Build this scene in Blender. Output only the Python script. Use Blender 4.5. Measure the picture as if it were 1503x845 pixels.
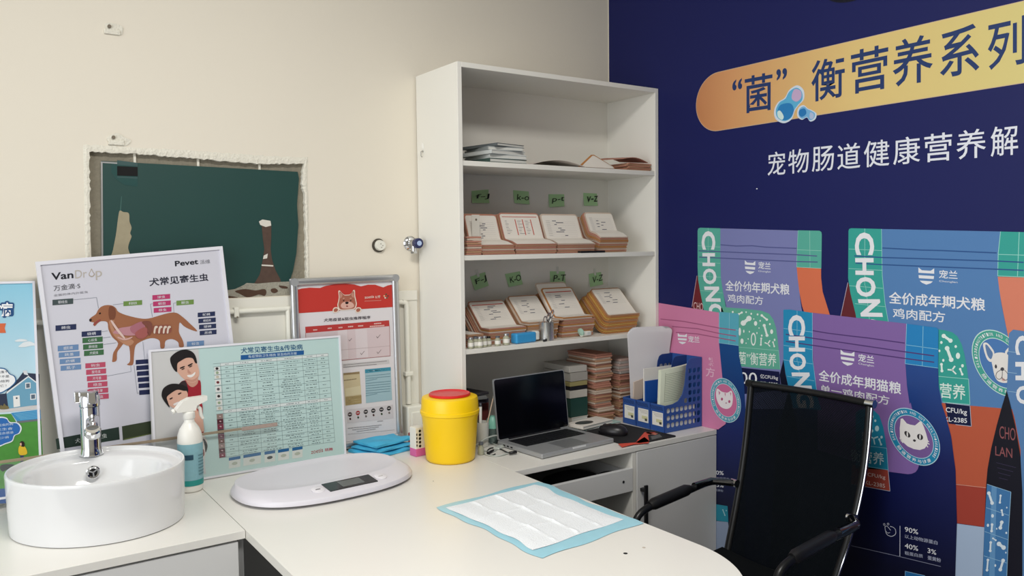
import bpy, bmesh, math, random
from mathutils import Vector, Matrix
random.seed(7)
SC = bpy.context.scene
COL = SC.collection
for o in list(bpy.data.objects):
    bpy.data.objects.remove(o)

# ------------------------------------------------------------------ camera
W_PX, H_PX, F_PX = 1503.0, 845.0, 1182.3
YAW, PITCH, ROLL = math.radians(34.5787), math.radians(-3.1589), math.radians(-0.6794)
CAM = Vector((-2.2979, -2.5969, 1.4469))
fw = Vector((math.sin(YAW)*math.cos(PITCH), math.cos(YAW)*math.cos(PITCH), math.sin(PITCH)))
r0 = Vector((math.cos(YAW), -math.sin(YAW), 0)); u0 = r0.cross(fw)
rt = math.cos(ROLL)*r0 + math.sin(ROLL)*u0
up = -math.sin(ROLL)*r0 + math.cos(ROLL)*u0
cam_d = bpy.data.cameras.new('camera'); cam = bpy.data.objects.new('camera', cam_d); COL.objects.link(cam)
cam_d.sensor_fit = 'HORIZONTAL'; cam_d.sensor_width = 36.0; cam_d.lens = F_PX/W_PX*36.0
cam_d.clip_start = 0.02
cam.matrix_world = Matrix(((rt.x, up.x, -fw.x, CAM.x), (rt.y, up.y, -fw.y, CAM.y), (rt.z, up.z, -fw.z, CAM.z), (0, 0, 0, 1)))
SC.camera = cam

# ------------------------------------------------------------------ light
wd = bpy.data.worlds.new('daylight'); SC.world = wd; wd.use_nodes = True
bg = wd.node_tree.nodes['Background']
bg.inputs[0].default_value = (0.93, 0.96, 1.0, 1); bg.inputs[1].default_value = 0.60

def area(name, loc, target, sx, sy, power, color):
    l = bpy.data.lights.new(name, 'AREA'); l.shape = 'RECTANGLE'; l.size = sx; l.size_y = sy
    l.energy = power; l.color = color
    o = bpy.data.objects.new(name, l); COL.objects.link(o); o.location = loc
    o.rotation_euler = (Vector(target)-Vector(loc)).to_track_quat('-Z', 'Y').to_euler()
    return o
area('ceiling_panel_light', (-1.75, -1.75, 2.80), (-1.75, -1.75, 0), 0.9, 0.45, 40, (1.0, 0.972, 0.92))
area('shop_window_light', (-4.45, -2.0, 1.55), (-1.0, -1.3, 1.1), 2.6, 2.0, 48, (0.96, 0.98, 1.0))
SC.view_settings.view_transform = 'Standard'; SC.view_settings.look = 'None'
SC.view_settings.gamma = 1.0; SC.view_settings.use_curve_mapping = False
SC.view_settings.exposure = 0.0
SC.cycles.use_denoising = True
SC.cycles.max_bounces = 8

# ------------------------------------------------------------------ pixel -> place
def ray(px, py):
    return fw + ((px-W_PX/2)/F_PX)*rt - ((py-H_PX/2)/F_PX)*up
def at(px, py, ax, val):
    d = ray(px, py); t = (val-CAM[ax])/d[ax]; return CAM + t*d

class Plane:
    def __init__(s, O, yaw=0.0, lean=0.0, e=None, u=None):
        s.O = Vector(O)
        if e is None:
            s.e = Vector((math.cos(yaw), math.sin(yaw), 0))
            b = Vector((-math.sin(yaw), math.cos(yaw), 0))
            s.u = math.cos(lean)*Vector((0, 0, 1)) + math.sin(lean)*b
        else:
            s.e = Vector(e); s.u = Vector(u)
        s.n = s.e.cross(s.u)
    def px(s, x, y, off=0.0):
        d = ray(x, y); O = s.O + s.n*off
        t = (O-CAM).dot(s.n)/d.dot(s.n); return CAM + t*d
    def uv(s, a, b, off=0.0):
        return s.O + s.e*a + s.u*b + s.n*off

# ------------------------------------------------------------------ materials
def lin(c):
    c = c/255.0
    return c/12.92 if c <= 0.04045 else ((c+0.055)/1.055)**2.4
MATS = {}
def mat(name, rgb, rough=0.5, metal=0.0, spec=0.5, alpha=None, trans=0.0, noise=None, bump=None, coat=0.0, ior=None):
    if name in MATS: return MATS[name]
    m = bpy.data.materials.new(name); m.use_nodes = True; MATS[name] = m
    nt = m.node_tree; b = nt.nodes['Principled BSDF']
    col = (lin(rgb[0]), lin(rgb[1]), lin(rgb[2]), 1)
    b.inputs['Base Color'].default_value = col
    b.inputs['Roughness'].default_value = rough; b.inputs['Metallic'].default_value = metal
    b.inputs['Specular IOR Level'].default_value = spec
    b.inputs['Transmission Weight'].default_value = trans
    b.inputs['Coat Weight'].default_value = coat
    if ior: b.inputs['IOR'].default_value = ior
    if alpha is not None: b.inputs['Alpha'].default_value = alpha
    tc = nt.nodes.new('ShaderNodeTexCoord')
    if noise:
        sc, amt = noise
        n = nt.nodes.new('ShaderNodeTexNoise'); n.inputs['Scale'].default_value = sc; n.inputs['Detail'].default_value = 5
        nt.links.new(tc.outputs['Object'], n.inputs['Vector'])
        mx = nt.nodes.new('ShaderNodeMix'); mx.data_type = 'RGBA'
        mx.inputs['A'].default_value = col
        mx.inputs['B'].default_value = (col[0]*(1-amt), col[1]*(1-amt), col[2]*(1-amt), 1)
        nt.links.new(n.outputs['Fac'], mx.inputs['Factor']); nt.links.new(mx.outputs['Result'], b.inputs['Base Color'])
    if bump:
        sc, st = bump
        n2 = nt.nodes.new('ShaderNodeTexNoise'); n2.inputs['Scale'].default_value = sc; n2.inputs['Detail'].default_value = 4
        nt.links.new(tc.outputs['Object'], n2.inputs['Vector'])
        bp = nt.nodes.new('ShaderNodeBump'); bp.inputs['Strength'].default_value = st; bp.inputs['Distance'].default_value = 0.01
        nt.links.new(n2.outputs['Fac'], bp.inputs['Height']); nt.links.new(bp.outputs['Normal'], b.inputs['Normal'])
    return m
def ink(r, g, b):
    l = 0.3*r+0.59*g+0.11*b; k = 0.90; d = 0.96
    return mat('ink_%d_%d_%d' % (r, g, b), tuple(d*(l+(c-l)*k) for c in (r, g, b)), rough=0.5, spec=0.22)
def ramp_mat(name, axis, p0, p1, stops, rough=0.4):
    """printed colour run along one world axis of the object"""
    if name in MATS: return MATS[name]
    m = bpy.data.materials.new(name); m.use_nodes = True; MATS[name] = m
    nt = m.node_tree; b = nt.nodes['Principled BSDF']; b.inputs['Roughness'].default_value = rough
    g = nt.nodes.new('ShaderNodeNewGeometry'); sp = nt.nodes.new('ShaderNodeSeparateXYZ')
    nt.links.new(g.outputs['Position'], sp.inputs[0])
    mr = nt.nodes.new('ShaderNodeMapRange'); mr.inputs[1].default_value = p0; mr.inputs[2].default_value = p1
    nt.links.new(sp.outputs[axis], mr.inputs[0])
    cr = nt.nodes.new('ShaderNodeValToRGB'); el = cr.color_ramp.elements
    while len(el) < len(stops): el.new(0.5)
    for e_, (p, c) in zip(el, stops):
        e_.position = p; e_.color = (lin(c[0]), lin(c[1]), lin(c[2]), 1)
    nt.links.new(mr.outputs[0], cr.inputs[0]); nt.links.new(cr.outputs[0], b.inputs['Base Color'])
    return m

# ------------------------------------------------------------------ mesh building
_TX = {}
def glyphs(s, bold=0.0):
    k = (s, bold)
    if k in _TX: return _TX[k]
    cu = bpy.data.curves.new('glyphs', 'FONT'); cu.body = s; cu.offset = bold; cu.resolution_u = 3
    ob = bpy.data.objects.new('glyphs', cu); COL.objects.link(ob)
    dg = bpy.context.evaluated_depsgraph_get(); me = ob.evaluated_get(dg).to_mesh()
    vs = [(v.co.x, v.co.y) for v in me.vertices]; fs = [tuple(p.vertices) for p in me.polygons]
    bpy.data.objects.remove(ob); bpy.data.curves.remove(cu)
    x0 = min(v[0] for v in vs); x1 = max(v[0] for v in vs); y0 = min(v[1] for v in vs); y1 = max(v[1] for v in vs)
    vs = [((x-x0)/max(x1-x0, 1e-6), (y-y0)/max(y1-y0, 1e-6)) for x, y in vs]
    _TX[k] = (vs, fs, (x1-x0)/max(y1-y0, 1e-6)); return _TX[k]

def smooth2(pts, n=6, closed=True):
    out = []; N = len(pts)
    rng = range(N) if closed else range(N-1)
    for i in rng:
        if closed: p = [pts[(i+k-1) % N] for k in range(4)]
        else: p = [pts[max(0, min(N-1, i+k-1))] for k in range(4)]
        for j in range(n):
            t = j/n
            out.append(tuple(0.5*((2*p[1][d]) + (-p[0][d]+p[2][d])*t + (2*p[0][d]-5*p[1][d]+4*p[2][d]-p[3][d])*t*t + (-p[0][d]+3*p[1][d]-3*p[2][d]+p[3][d])*t**3) for d in range(len(pts[0]))))
    if not closed: out.append(tuple(pts[-1]))
    return out

class MB:
    def __init__(s): s.v = []; s.f = []; s.m = []; s.ms = []; s.sm = []
    def mi(s, m):
        if m not in s.ms: s.ms.append(m)
        return s.ms.index(m)
    def add(s, vs, fs, m, smooth=False, M=None):
        b = len(s.v); i = s.mi(m)
        for p in vs:
            p = Vector(p); s.v.append(M @ p if M is not None else p)
        for f in fs:
            s.f.append(tuple(b+k for k in f)); s.m.append(i); s.sm.append(smooth)
        return s
    def bm(s, bm, m, smooth=False, M=None):
        bm.verts.index_update()
        s.add([v.co.copy() for v in bm.verts], [tuple(v.index for v in f.verts) for f in bm.faces], m, smooth, M); bm.free(); return s
    def box(s, lo, hi, m, bev=0.0, seg=2, M=None):
        bm = bmesh.new(); bmesh.ops.create_cube(bm, size=1.0)
        for v in bm.verts:
            v.co = Vector([lo[k]+(v.co[k]+0.5)*(hi[k]-lo[k]) for k in range(3)])
        if bev > 0: bmesh.ops.bevel(bm, geom=bm.edges[:], offset=bev, segments=seg, profile=0.5, affect='EDGES')
        return s.bm(bm, m, False, M)
    def poly(s, pts, m):            # flat face through 3D points
        return s.add(pts, [tuple(range(len(pts)))], m)
    def pp(s, P, pxs, off, m):      # polygon given on plane P by photo pixels
        return s.poly([P.px(x, y, off) for x, y in pxs], m)
    def line(s, P, a, b, w, off, m):
        A = P.px(a[0], a[1], off); B = P.px(b[0], b[1], off); d = (B-A).normalized(); n = P.n.cross(d)*(w/2)
        return s.poly([A-n, B-n, B+n, A+n], m)
    def pline(s, P, pts, w, off, m):
        for a, b in zip(pts[:-1], pts[1:]): s.line(P, a, b, w, off, m)
        return s
    def disc(s, P, c, ux, vx, off, m, n=36, a0=0.0, a1=2*math.pi, inner=0.0):
        """ellipse (pixel half-axis vectors) or ring on a plane"""
        full = abs(a1-a0-2*math.pi) < 1e-6
        T = [a0+(a1-a0)*i/n for i in range(n if full else n+1)]
        f = lambda k: [P.px(c[0]+k*(ux[0]*math.cos(t)+vx[0]*math.sin(t)), c[1]+k*(ux[1]*math.cos(t)+vx[1]*math.sin(t)), off) for t in T]
        if inner <= 0: return s.poly(f(1.0), m)
        o = f(1.0); i_ = f(inner); N = len(T)
        return s.add(o+i_, [(k, (k+1) % N, N+(k+1) % N, N+k) for k in range(N if full else N-1)], m)
    def text(s, t, BL, BR, TL, m, bold=0.0):
        vs, fs, _ = glyphs(t, bold)
        BL, BR, TL = Vector(BL), Vector(BR), Vector(TL)
        return s.add([BL+(BR-BL)*x+(TL-BL)*y for x, y in vs], fs, m)
    def ptext(s, t, P, bl, br, tl, off, m, bold=0.0):
        return s.text(t, P.px(bl[0], bl[1], off), P.px(br[0], br[1], off), P.px(tl[0], tl[1], off), m, bold)
    def lathe(s, prof, m, n=32, M=None, ax=1.0, ay=1.0, p=2.0, smooth=True, caps=True):
        vs = []; fs = []
        for (r, z) in prof:
            for i in range(n):
                t = 2*math.pi*i/n; c, q = math.cos(t), math.sin(t)
                if p != 2.0:
                    c = math.copysign(abs(c)**(2/p), c); q = math.copysign(abs(q)**(2/p), q)
                vs.append((r*ax*c, r*ay*q, z))
        for j in range(len(prof)-1):
            for i in range(n):
                a = j*n+i; b = j*n+(i+1) % n; fs.append((a, b, b+n, a+n))
        if caps:
            fs.append(tuple(reversed(range(n)))); k = (len(prof)-1)*n; fs.append(tuple(range(k, k+n)))
        return s.add(vs, fs, m, smooth, M)
    def loops(s, L, m, smooth=True, cap0=False, cap1=False, closed=True, M=None):
        n = len(L[0]); vs = [p for l in L for p in l]; fs = []
        for j in range(len(L)-1):
            for i in range(n if closed else n-1):
                a = j*n+i; b = j*n+(i+1) % n; fs.append((a, b, b+n, a+n))
        if cap0: fs.append(tuple(reversed(range(n))))
        if cap1: k = (len(L)-1)*n; fs.append(tuple(range(k, k+n)))
        return s.add(vs, fs, m, smooth, M)
    def tube(s, pts, r, m, n=8, M=None, smooth=True):
        pts = [Vector(p) for p in pts]; L = []; prev = None
        for i, p in enumerate(pts):
            d = (pts[min(i+1, len(pts)-1)]-pts[max(i-1, 0)]).normalized()
            a = prev if prev is not None else (Vector((0, 0, 1)) if abs(d.z) < 0.9 else Vector((1, 0, 0)))
            x = (a - d*a.dot(d)).normalized(); y = d.cross(x); prev = x
            rr = r[i] if isinstance(r, (list, tuple)) else r
            L.append([p + (x*math.cos(2*math.pi*k/n)+y*math.sin(2*math.pi*k/n))*rr for k in range(n)])
        return s.loops(L, m, smooth, True, True, True, M)
    def cyl(s, a, b, r, m, n=20, r2=None, M=None):
        a = Vector(a); b = Vector(b); d = (b-a).normalized()
        x = (Vector((0, 0, 1)) if abs(d.z) < 0.9 else Vector((1, 0, 0))); x = (x-d*x.dot(d)).normalized(); y = d.cross(x)
        L = [[p+(x*math.cos(2*math.pi*k/n)+y*math.sin(2*math.pi*k/n))*q for k in range(n)] for p, q in ((a, r), (b, r if r2 is None else r2))]
        nb = len(s.f); s.loops(L, m, True, True, True, True, M); s.sm[-1] = False; s.sm[-2] = False; return s
    def prism(s, pts, off, m, M=None):      # 3D outline extruded along a vector
        off = Vector(off); a = [Vector(p) for p in pts]; b = [p+off for p in a]; n = len(a)
        return s.add(a+b, [tuple(reversed(range(n))), tuple(range(n, 2*n))]+[(i, (i+1) % n, n+(i+1) % n, n+i) for i in range(n)], m, False, M)
    def build(s, name, parent=None, world=False, **kw):
        me = bpy.data.meshes.new(name)
        vs = s.v
        if world and parent is not None:
            inv = basis(parent).inverted(); vs = [inv @ p for p in vs]
        me.from_pydata([tuple(p) for p in vs], [], s.f)
        for m in s.ms: me.materials.append(m)
        me.polygons.foreach_set('material_index', s.m); me.polygons.foreach_set('use_smooth', s.sm)
        me.update()
        bm = bmesh.new(); bm.from_mesh(me); bmesh.ops.recalc_face_normals(bm, faces=bm.faces[:])
        for e in bm.edges:
            if len(e.link_faces) == 2 and e.calc_face_angle(0) > 0.6: e.smooth = False
        bm.to_mesh(me); bm.free()
        o = bpy.data.objects.new(name, me); COL.objects.link(o)
        if parent is not None: o.parent = parent
        for k, v in kw.items(): o[k] = v
        return o
def basis(o):
    M = Matrix.LocRotScale(o.location, o.rotation_euler, None)
    return basis(o.parent) @ M if o.parent is not None else M
def thing(name, label, cat, loc=(0, 0, 0), rz=0.0, group=None):
    o = bpy.data.objects.new(name, None); COL.objects.link(o); o.empty_display_size = 0.05
    o.location = loc; o.rotation_euler = (0, 0, rz); o['label'] = label; o['category'] = cat
    if group: o['group'] = group
    return o
def single(mb, name, label, cat, loc=(0, 0, 0), rz=0.0, group=None, world=False):
    """a thing that is one mesh; geometry local to loc unless world"""
    o = mb.build(name); o.location = loc; o.rotation_euler = (0, 0, rz)
    if world:
        inv = basis(o).inverted()
        for v in o.data.vertices: v.co = inv @ v.co
    o['label'] = label; o['category'] = cat
    if group: o['group'] = group
    return o
def struct(mb, name):
    o = mb.build(name); o['kind'] = 'structure'; return o
def copy_thing(o, loc, rz=None, label=None, group=None):
    def cp(q, par):
        c = q.copy(); COL.objects.link(c); c.parent = par
        for ch in [k for k in bpy.data.objects if k.parent == q]: cp(ch, c)
        return c
    r = cp(o, None); r.location = loc
    if rz is not None: r.rotation_euler = (0, 0, rz)
    if label: r['label'] = label
    if group: r['group'] = group
    return r
TABLE = 0.75
# ================================================================== THE ROOM
M_WALL = mat('wall_paint', (229, 222, 207), rough=0.75, spec=0.25, noise=(3.0, 0.03), bump=(60, 0.03))
M_TILE = mat('wall_tile_white', (226, 224, 214), rough=0.35)
M_FLOOR = mat('floor_tile_grey', (120, 118, 114), rough=0.4, noise=(8, 0.15))
M_CEIL = mat('ceiling_white', (235, 233, 226), rough=0.9)
M_CEMENT = mat('bare_cement', (150, 143, 126), rough=0.95, noise=(40, 0.35), bump=(120, 0.3))
M_PLASTER = mat('chipped_plaster', (232, 228, 214), rough=0.9, noise=(60, 0.12), bump=(150, 0.4))
M_WHITE = mat('white_laminate', (232, 230, 222), rough=0.38)
M_PVC = mat('white_pvc', (228, 227, 216), rough=0.35)
M_CHROME = mat('chrome', (215, 216, 218), rough=0.08, metal=1.0)
M_STEEL = mat('brushed_steel', (190, 190, 188), rough=0.28, metal=1.0)
M_ALU = mat('satin_aluminium', (196, 198, 200), rough=0.34, metal=0.85)
M_BLACK = mat('black_plastic', (18, 18, 20), rough=0.45)
M_DARK = mat('dark_hole', (12, 12, 13), rough=0.9)
M_GREYDIRT = mat('old_nail_hole', (120, 110, 96), rough=0.95)

b = MB().box((-4.6, -5.2, -0.10), (0.25, 0.25, 0.0), M_FLOOR); struct(b, 'floor')
b = MB().box((-4.6, -5.2, 2.92), (0.25, 0.25, 3.0), M_CEIL); struct(b, 'ceiling')
b = MB().box((0.0, -5.2, 0.0), (0.2, 0.2, 2.92), M_WALL); struct(b, 'wall_right')
b = MB().box((-4.6, -5.4, 0.0), (0.2, -5.2, 2.92), M_WALL); struct(b, 'wall_front_unseen')  # unseen wall behind the camera, added to block world light from the front
# back wall with the opening for the old board
NX0, NX1, NZ0, NZ1 = -1.977, -1.336, 1.285, 1.733
b = MB()
for lo, hi in (((-4.6, 0, 0), (NX0, 0.2, 2.92)), ((NX1, 0, 0), (0.0, 0.2, 2.92)), ((NX0, 0, 0), (NX1, 0.2, NZ0)), ((NX0, 0, NZ1), (NX1, 0.2, 2.92)), ((NX0, 0.05, NZ0), (NX1, 0.2, NZ1))):
    b.box(lo, hi, M_WALL)
struct(b, 'wall_back')
# white tiled lower wall with its cap strip
b = MB()
b.box((-4.6, -0.006, 0.0), (-0.93, -0.0005, 1.247), M_TILE)
b.box((-4.6, -0.010, 1.247), (-0.93, -0.0005, 1.283), M_TILE, 0.002)
struct(b, 'trim_1')
# bare cement reveal and the ragged plaster edge round the opening
PB = Plane((0, -0.001, 0))
rnd = random.Random(3)
b = MB()
b.box((NX0-0.001, 0.016, NZ0), (NX1+0.001, 0.0495, NZ1), M_CEMENT)
for px_ in (196+2, 291, 381): # plaster bridges across the cement
    c = at(px_, 228, 1, 0.012)
    b.box((c.x-0.004, 0.012, 1.690), (c.x+0.003, 0.017, 1.731), M_PLASTER, 0.001)
struct(b, 'trim_2')
def ragged(pts_in, pts_out, seed):
    r = random.Random(seed); A = []; B = []
    for (x0, z0), (x1, z1), (x2, z2), (x3, z3) in zip(pts_in[:-1], pts_in[1:], pts_out[:-1], pts_out[1:]):
        n = max(8, int(Vector((x1-x0, z1-z0)).length/0.008))
        for i in range(n):
            t = i/n; j = r.uniform(-0.0022, 0.0022)
            A.append((x0+(x1-x0)*t+j*(1 if x0 == x1 or abs(x1-x0) < abs(z1-z0) else 0), z0+(z1-z0)*t+j*(0 if abs(x1-x0) < abs(z1-z0) else 1)))
            B.append((x2+(x3-x2)*t, z2+(z3-z2)*t+r.uniform(-0.002, 0.002)))
    A.append(pts_in[-1]); B.append(pts_out[-1]); return A, B
wq = lambda x, y: (at(x, y, 1, -0.001).x, at(x, y, 1, -0.001).z)
IN = [(wq(132, 450)[0], 1.286), wq(131, 372), wq(132.5, 286), wq(131, 222.5), wq(196, 225), wq(292, 233), wq(381, 240.5), wq(446, 240), wq(443, 270), wq(447, 286), wq(448.5, 330), (wq(450, 437)[0], 1.286)]
OUT = [(wq(126, 450)[0], 1.286), wq(125, 372), wq(123.5, 286), wq(122, 212), wq(196, 216), wq(292, 222), wq(381, 228), wq(452, 231), wq(451, 270), wq(452.5, 286), wq(453, 330), (wq(455, 437)[0], 1.286)]
A, B = ragged(IN, OUT, 11)
b = MB(); L = []
for (ax, az), (bx, bz) in zip(A, B):
    j = rnd.uniform(0, 0.0012)
    L.append([(ax, 0.0155, az), (ax, -0.0008-j, az), ((ax+bx)/2, -0.0020-j, (az+bz)/2), (bx, -0.0006, bz), (bx, 0.012, bz)])
b.loops(L, M_PLASTER, False, True, True)
struct(b, 'trim_3')

# dark green board in the opening
Y_B = 0.010
bd = MB(); M_GREEN = mat('dark_green_board', (24, 66, 62), rough=0.5, noise=(5, 0.12))
PBd = Plane((0, Y_B, 0))
outl = [(149, 236), (330, 246), (437, 252), (439, 262), (436, 300), (438, 330), (435, 372), (430, 398), (424, 415), (330, 430), (330, 445), (150, 445)]
pts = [PBd.px(x, y) for x, y in outl]
rootb = thing('wall_board', 'dark green peeling board set into the broken wall opening', 'board', (-1.66, 0.016, NZ0))
pts = [Vector((p.x, p.y, max(p.z, NZ0+0.001))) for p in pts]
bd.prism(pts, (0, 0.0055, 0), M_GREEN); bd.build('panel', rootb, True)
PB2 = Plane((0, Y_B, 0))
b = MB()
b.pp(PB2, [(148, 237), (150.5, 237), (152, 445), (149.5, 445)], 0.0006, M_ALU); b.pp(PB2, [(150, 237), (198, 240), (198, 242), (150, 239)], 0.0006, M_ALU)
b.build('metal_edge_strip', rootb, True, label='thin metal edge strip along the left side')
b = MB(); M_TAPE = mat('clear_grey_tape', (62, 88, 88), rough=0.3)
b.pp(PB2, [(172, 237), (202, 240), (202, 274), (182, 271), (170, 262), (163, 252), (164, 240)], 0.0005, mat('tape_smear', (30, 72, 70), rough=0.35))
b.pp(PB2, [(172, 235), (202, 239), (202, 244), (172, 241.5)], 0.0008, M_TAPE); b.pp(PB2, [(172, 259), (202, 260), (202, 262), (172, 260.5)], 0.0008, M_TAPE)
b.build('tape', rootb, True, label='strip of grey tape at the top left corner')
b = MB(); b.pp(PB2, [(172, 243.5), (202, 245), (202, 258.5), (172, 257.5)], 0.0012, M_DARK); b.build('cut_out', rootb, True, label='small black rectangular cut-out')
b = MB(); torn = mat('torn_paper_backing', (168, 158, 132), rough=0.95, noise=(60, 0.2))
tp = smooth2([(176, 309), (181, 311), (189, 313), (190, 325), (193, 334), (191, 342), (193, 347), (190, 355), (188, 364), (190, 380), (163, 384), (166, 366), (170, 345), (172, 330), (174, 315)], 4)
b.prism([PB2.px(x, y, 0.0) for x, y in tp], (0, -0.0012, 0), torn)
b.pp(PB2, [(178, 288), (179, 288), (177.5, 309), (176, 309)], 0.0006, mat('scratch_green', (58, 98, 92)))
b.build('torn_patch', rootb, True, label='beige torn patch')
b = MB(); brn = mat('exposed_brown_board', (92, 72, 62), rough=0.9, noise=(80, 0.4)); grc = mat('grey_crumbs', (176, 172, 158), rough=0.95, noise=(90, 0.35), bump=(200, 0.6))
b.prism([PB2.px(x, y, 0.0) for x, y in [(384, 331), (398, 331), (398, 350), (397, 365), (399, 380), (404, 396), (411, 409), (413, 416), (372, 418), (381, 403), (384, 390), (386, 378), (388, 366), (386, 352)]], (0, -0.0010, 0), brn)
for poly in ([(380, 325), (385, 322), (397, 324), (398, 331), (390, 333), (382, 330)], [(387, 375), (393, 372), (392, 379), (386, 380)], [(384, 388), (401, 389), (401, 391), (384, 390)]):
    b.prism([PB2.px(x, y, 0.0011) for x, y in poly], (0, -0.0006, 0), mat('white_flake', (214, 210, 200), rough=0.9))
b.build('torn_strip', rootb, True, label='brown torn strip shaped like a chimney')
b = MB()
b.prism([PB2.px(x, y, 0.0) for x, y in [(331, 426), (345, 424), (358, 418), (362, 415), (378, 416), (400, 414), (424, 413), (425, 436), (331, 439)]], (0, -0.0022, 0), grc)
brn2 = mat('brown_glue_stain', (84, 60, 46), rough=0.9, noise=(70, 0.3))
for poly in ([(345, 427), (360, 424), (375, 426), (388, 424), (391, 429), (388, 434), (380, 432), (370, 435), (362, 436), (352, 431)], [(398, 424), (404, 423), (408, 427), (403, 430), (398, 428)], [(331, 434), (348, 436), (346, 438), (331, 439)], [(409, 419), (420, 420), (422, 423), (414, 423)]):
    b.prism([PB2.px(x, y, 0.0023) for x, y in smooth2(poly, 3)], (0, -0.0007, 0), brn2)
b.build('crumbled_edge', rootb, True, label='crumbled grey and brown bottom edge')

# small things left on the wall
def wall_plug(px, py, label, seed):
    c = at(px, py, 1, 0); r = random.Random(seed); b = MB()
    out = smooth2([(0.030*math.cos(a)*r.uniform(.7, 1.2), 0.018*math.sin(a)*r.uniform(.7, 1.2)) for a in [k*math.pi/4 for k in range(8)]], 4)
    b.prism([(x, -0.0005, z) for x, z in out], (0, -0.0015, 0), M_PLASTER)
    b.box((-0.026, -0.006, -0.016), (0.016, -0.001, -0.002), M_PLASTER, 0.002)
    b.cyl((-0.012, -0.007, 0.006), (-0.012, -0.001, 0.006), 0.005, M_GREYDIRT, 10)
    single(b, 'filled_anchor', label, 'wall anchor', (c.x, 0, c.z))
wall_plug(167, 43, 'plaster filled wall anchor high on the beige back wall', 1)
wall_plug(173, 205, 'plaster filled wall anchor just above the green board opening', 2)
b = MB(); c = at(555, 360, 1, 0)
b.cyl((0, -0.0006, 0), (0, -0.004, 0), 0.024, mat('dark_rubber_ring', (70, 64, 54), rough=0.8), 28)
b.cyl((0.004, -0.003, 0), (0.004, -0.016, 0), 0.0195, M_PVC, 28, 0.017)
for dx, dz in ((0.001, 0.004), (0.008, -0.002), (0.004, -0.008)):
    b.box((dx, -0.0168, dz), (dx+0.004, -0.0158, dz+0.002), M_GREYDIRT)
single(b, 'pipe_plug', 'round white plug capping a pipe hole in the back wall', 'pipe plug', (c.x, 0, c.z))
# angle valve
c = at(603, 357, 1, 0); v = thing('angle_valve', 'small chrome angle valve with dark blue knob at the bookcase edge', 'valve', (c.x-0.004, -0.001, c.z))
b = MB(); b.lathe([(0.026, 0), (0.026, 0.002), (0.020, 0.008), (0.012, 0.010)], M_CHROME, 28, Matrix.Rotation(math.pi/2, 4, 'X')); b.build('flange', v)
b = MB(); b.cyl((0, -0.008, 0), (0, -0.050, 0), 0.0125, M_STEEL, 20); b.cyl((0, -0.030, -0.004), (0, -0.030, -0.034), 0.010, M_CHROME, 18); b.cyl((0, -0.030, -0.028), (0, -0.030, -0.036), 0.013, M_CHROME, 6); b.build('body', v)
b = MB(); b.lathe([(0.013, 0), (0.018, 0.003), (0.018, 0.020), (0.015, 0.023)], mat('navy_knob', (30, 38, 84), rough=0.35), 24, Matrix.Translation((0, -0.048, 0)) @ Matrix.Rotation(math.pi/2, 4, 'X'))
b.cyl((0, -0.0705, 0), (0, -0.0725, 0), 0.009, mat('pale_blue_dot', (170, 190, 225), rough=0.4), 18); b.build('knob', v, label='dark blue knob with a pale centre')
# water pipe run on the tiles
wp = thing('water_pipe', 'white plastic water pipe running along the tiled wall below the green board', 'pipe', (-1.41, -0.02, 0.76))
b = MB(); b.tube([(-2.6, -0.0165, 1.243), (-1.42, -0.0165, 1.243)], 0.0085, M_PVC, 14); b.tube([(-1.42, -0.0165, 1.243), (-0.995, -0.0165, 1.243)], 0.0085, M_PVC, 14)
b.tube([(-0.995, -0.0165, 1.243), (-0.982, -0.0165, 1.240), (-0.978, -0.0165, 1.228), (-0.977, -0.0165, 0.876)], 0.0095, M_PVC, 14); b.tube([(-1.41, -0.0165, 1.243), (-1.41, -0.0165, 0.77)], 0.0085, M_PVC, 14)
b.build('pipe', wp, True)
for x, z, hor in ((-1.578, 1.243, 1), (-0.977, 0.985, 0), (-1.41, 1.05, 0)):
    b = MB()
    if hor: b.box((x-0.008, -0.028, z-0.018), (x+0.008, -0.007, z+0.014), M_PVC, 0.003); b.cyl((x+0.001, -0.029, z-0.017), (x+0.001, -0.027, z-0.017), 0.003, M_GREYDIRT, 8)
    else: b.box((x-0.016, -0.028, z-0.008), (x+0.016, -0.007, z+0.008), M_PVC, 0.003)
    b.build('pipe_clip', wp, True)
b = MB(); b.box((-0.999, -0.052, 0.752), (-0.932, -0.007, 0.872), M_PVC, 0.005); b.box((-0.985, -0.055, 0.80), (-0.945, -0.05, 0.85), M_PVC, 0.002)
single(b, 'socket_box', 'white plastic junction box on the tiles under the vertical pipe', 'junction box', (-0.965, -0.02, 0.752), world=True)
# ================================================================== FURNITURE
SW, SD, STOP = 0.918, 0.296, 2.046     # bookcase width, depth, top
TH = 0.017
bz = [1.724, 1.409, 1.093]             # upper faces of the three boards
bc = thing('bookcase', 'tall white open bookcase standing on the desk in the corner', 'bookcase', (-0.46, -0.15, TABLE))
x0, x1 = -0.920, -0.004
MB().box((x0, -SD, TABLE+0.001), (x0+TH, -0.008, STOP), M_WHITE, 0.0012).build('side_panel', bc, True)
MB().box((x1-TH, -SD, TABLE+0.001), (x1, -0.008, STOP), M_WHITE, 0.0012).build('side_panel', bc, True)
MB().box((x0+TH, -SD, STOP-TH), (x1-TH, -0.008, STOP), M_WHITE, 0.0012).build('top_panel', bc, True)
MB().box((x0+TH, -0.014, TABLE+0.001), (x1-TH, -0.009, STOP-TH), M_WHITE).build('back_panel', bc, True)
for z in bz:
    MB().box((x0+TH, -SD+0.003, z-TH), (x1-TH, -0.0145, z), M_WHITE, 0.0012).build('shelf_board', bc, True)
b = MB(); c = at(621, 218, 0, x0)
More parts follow.
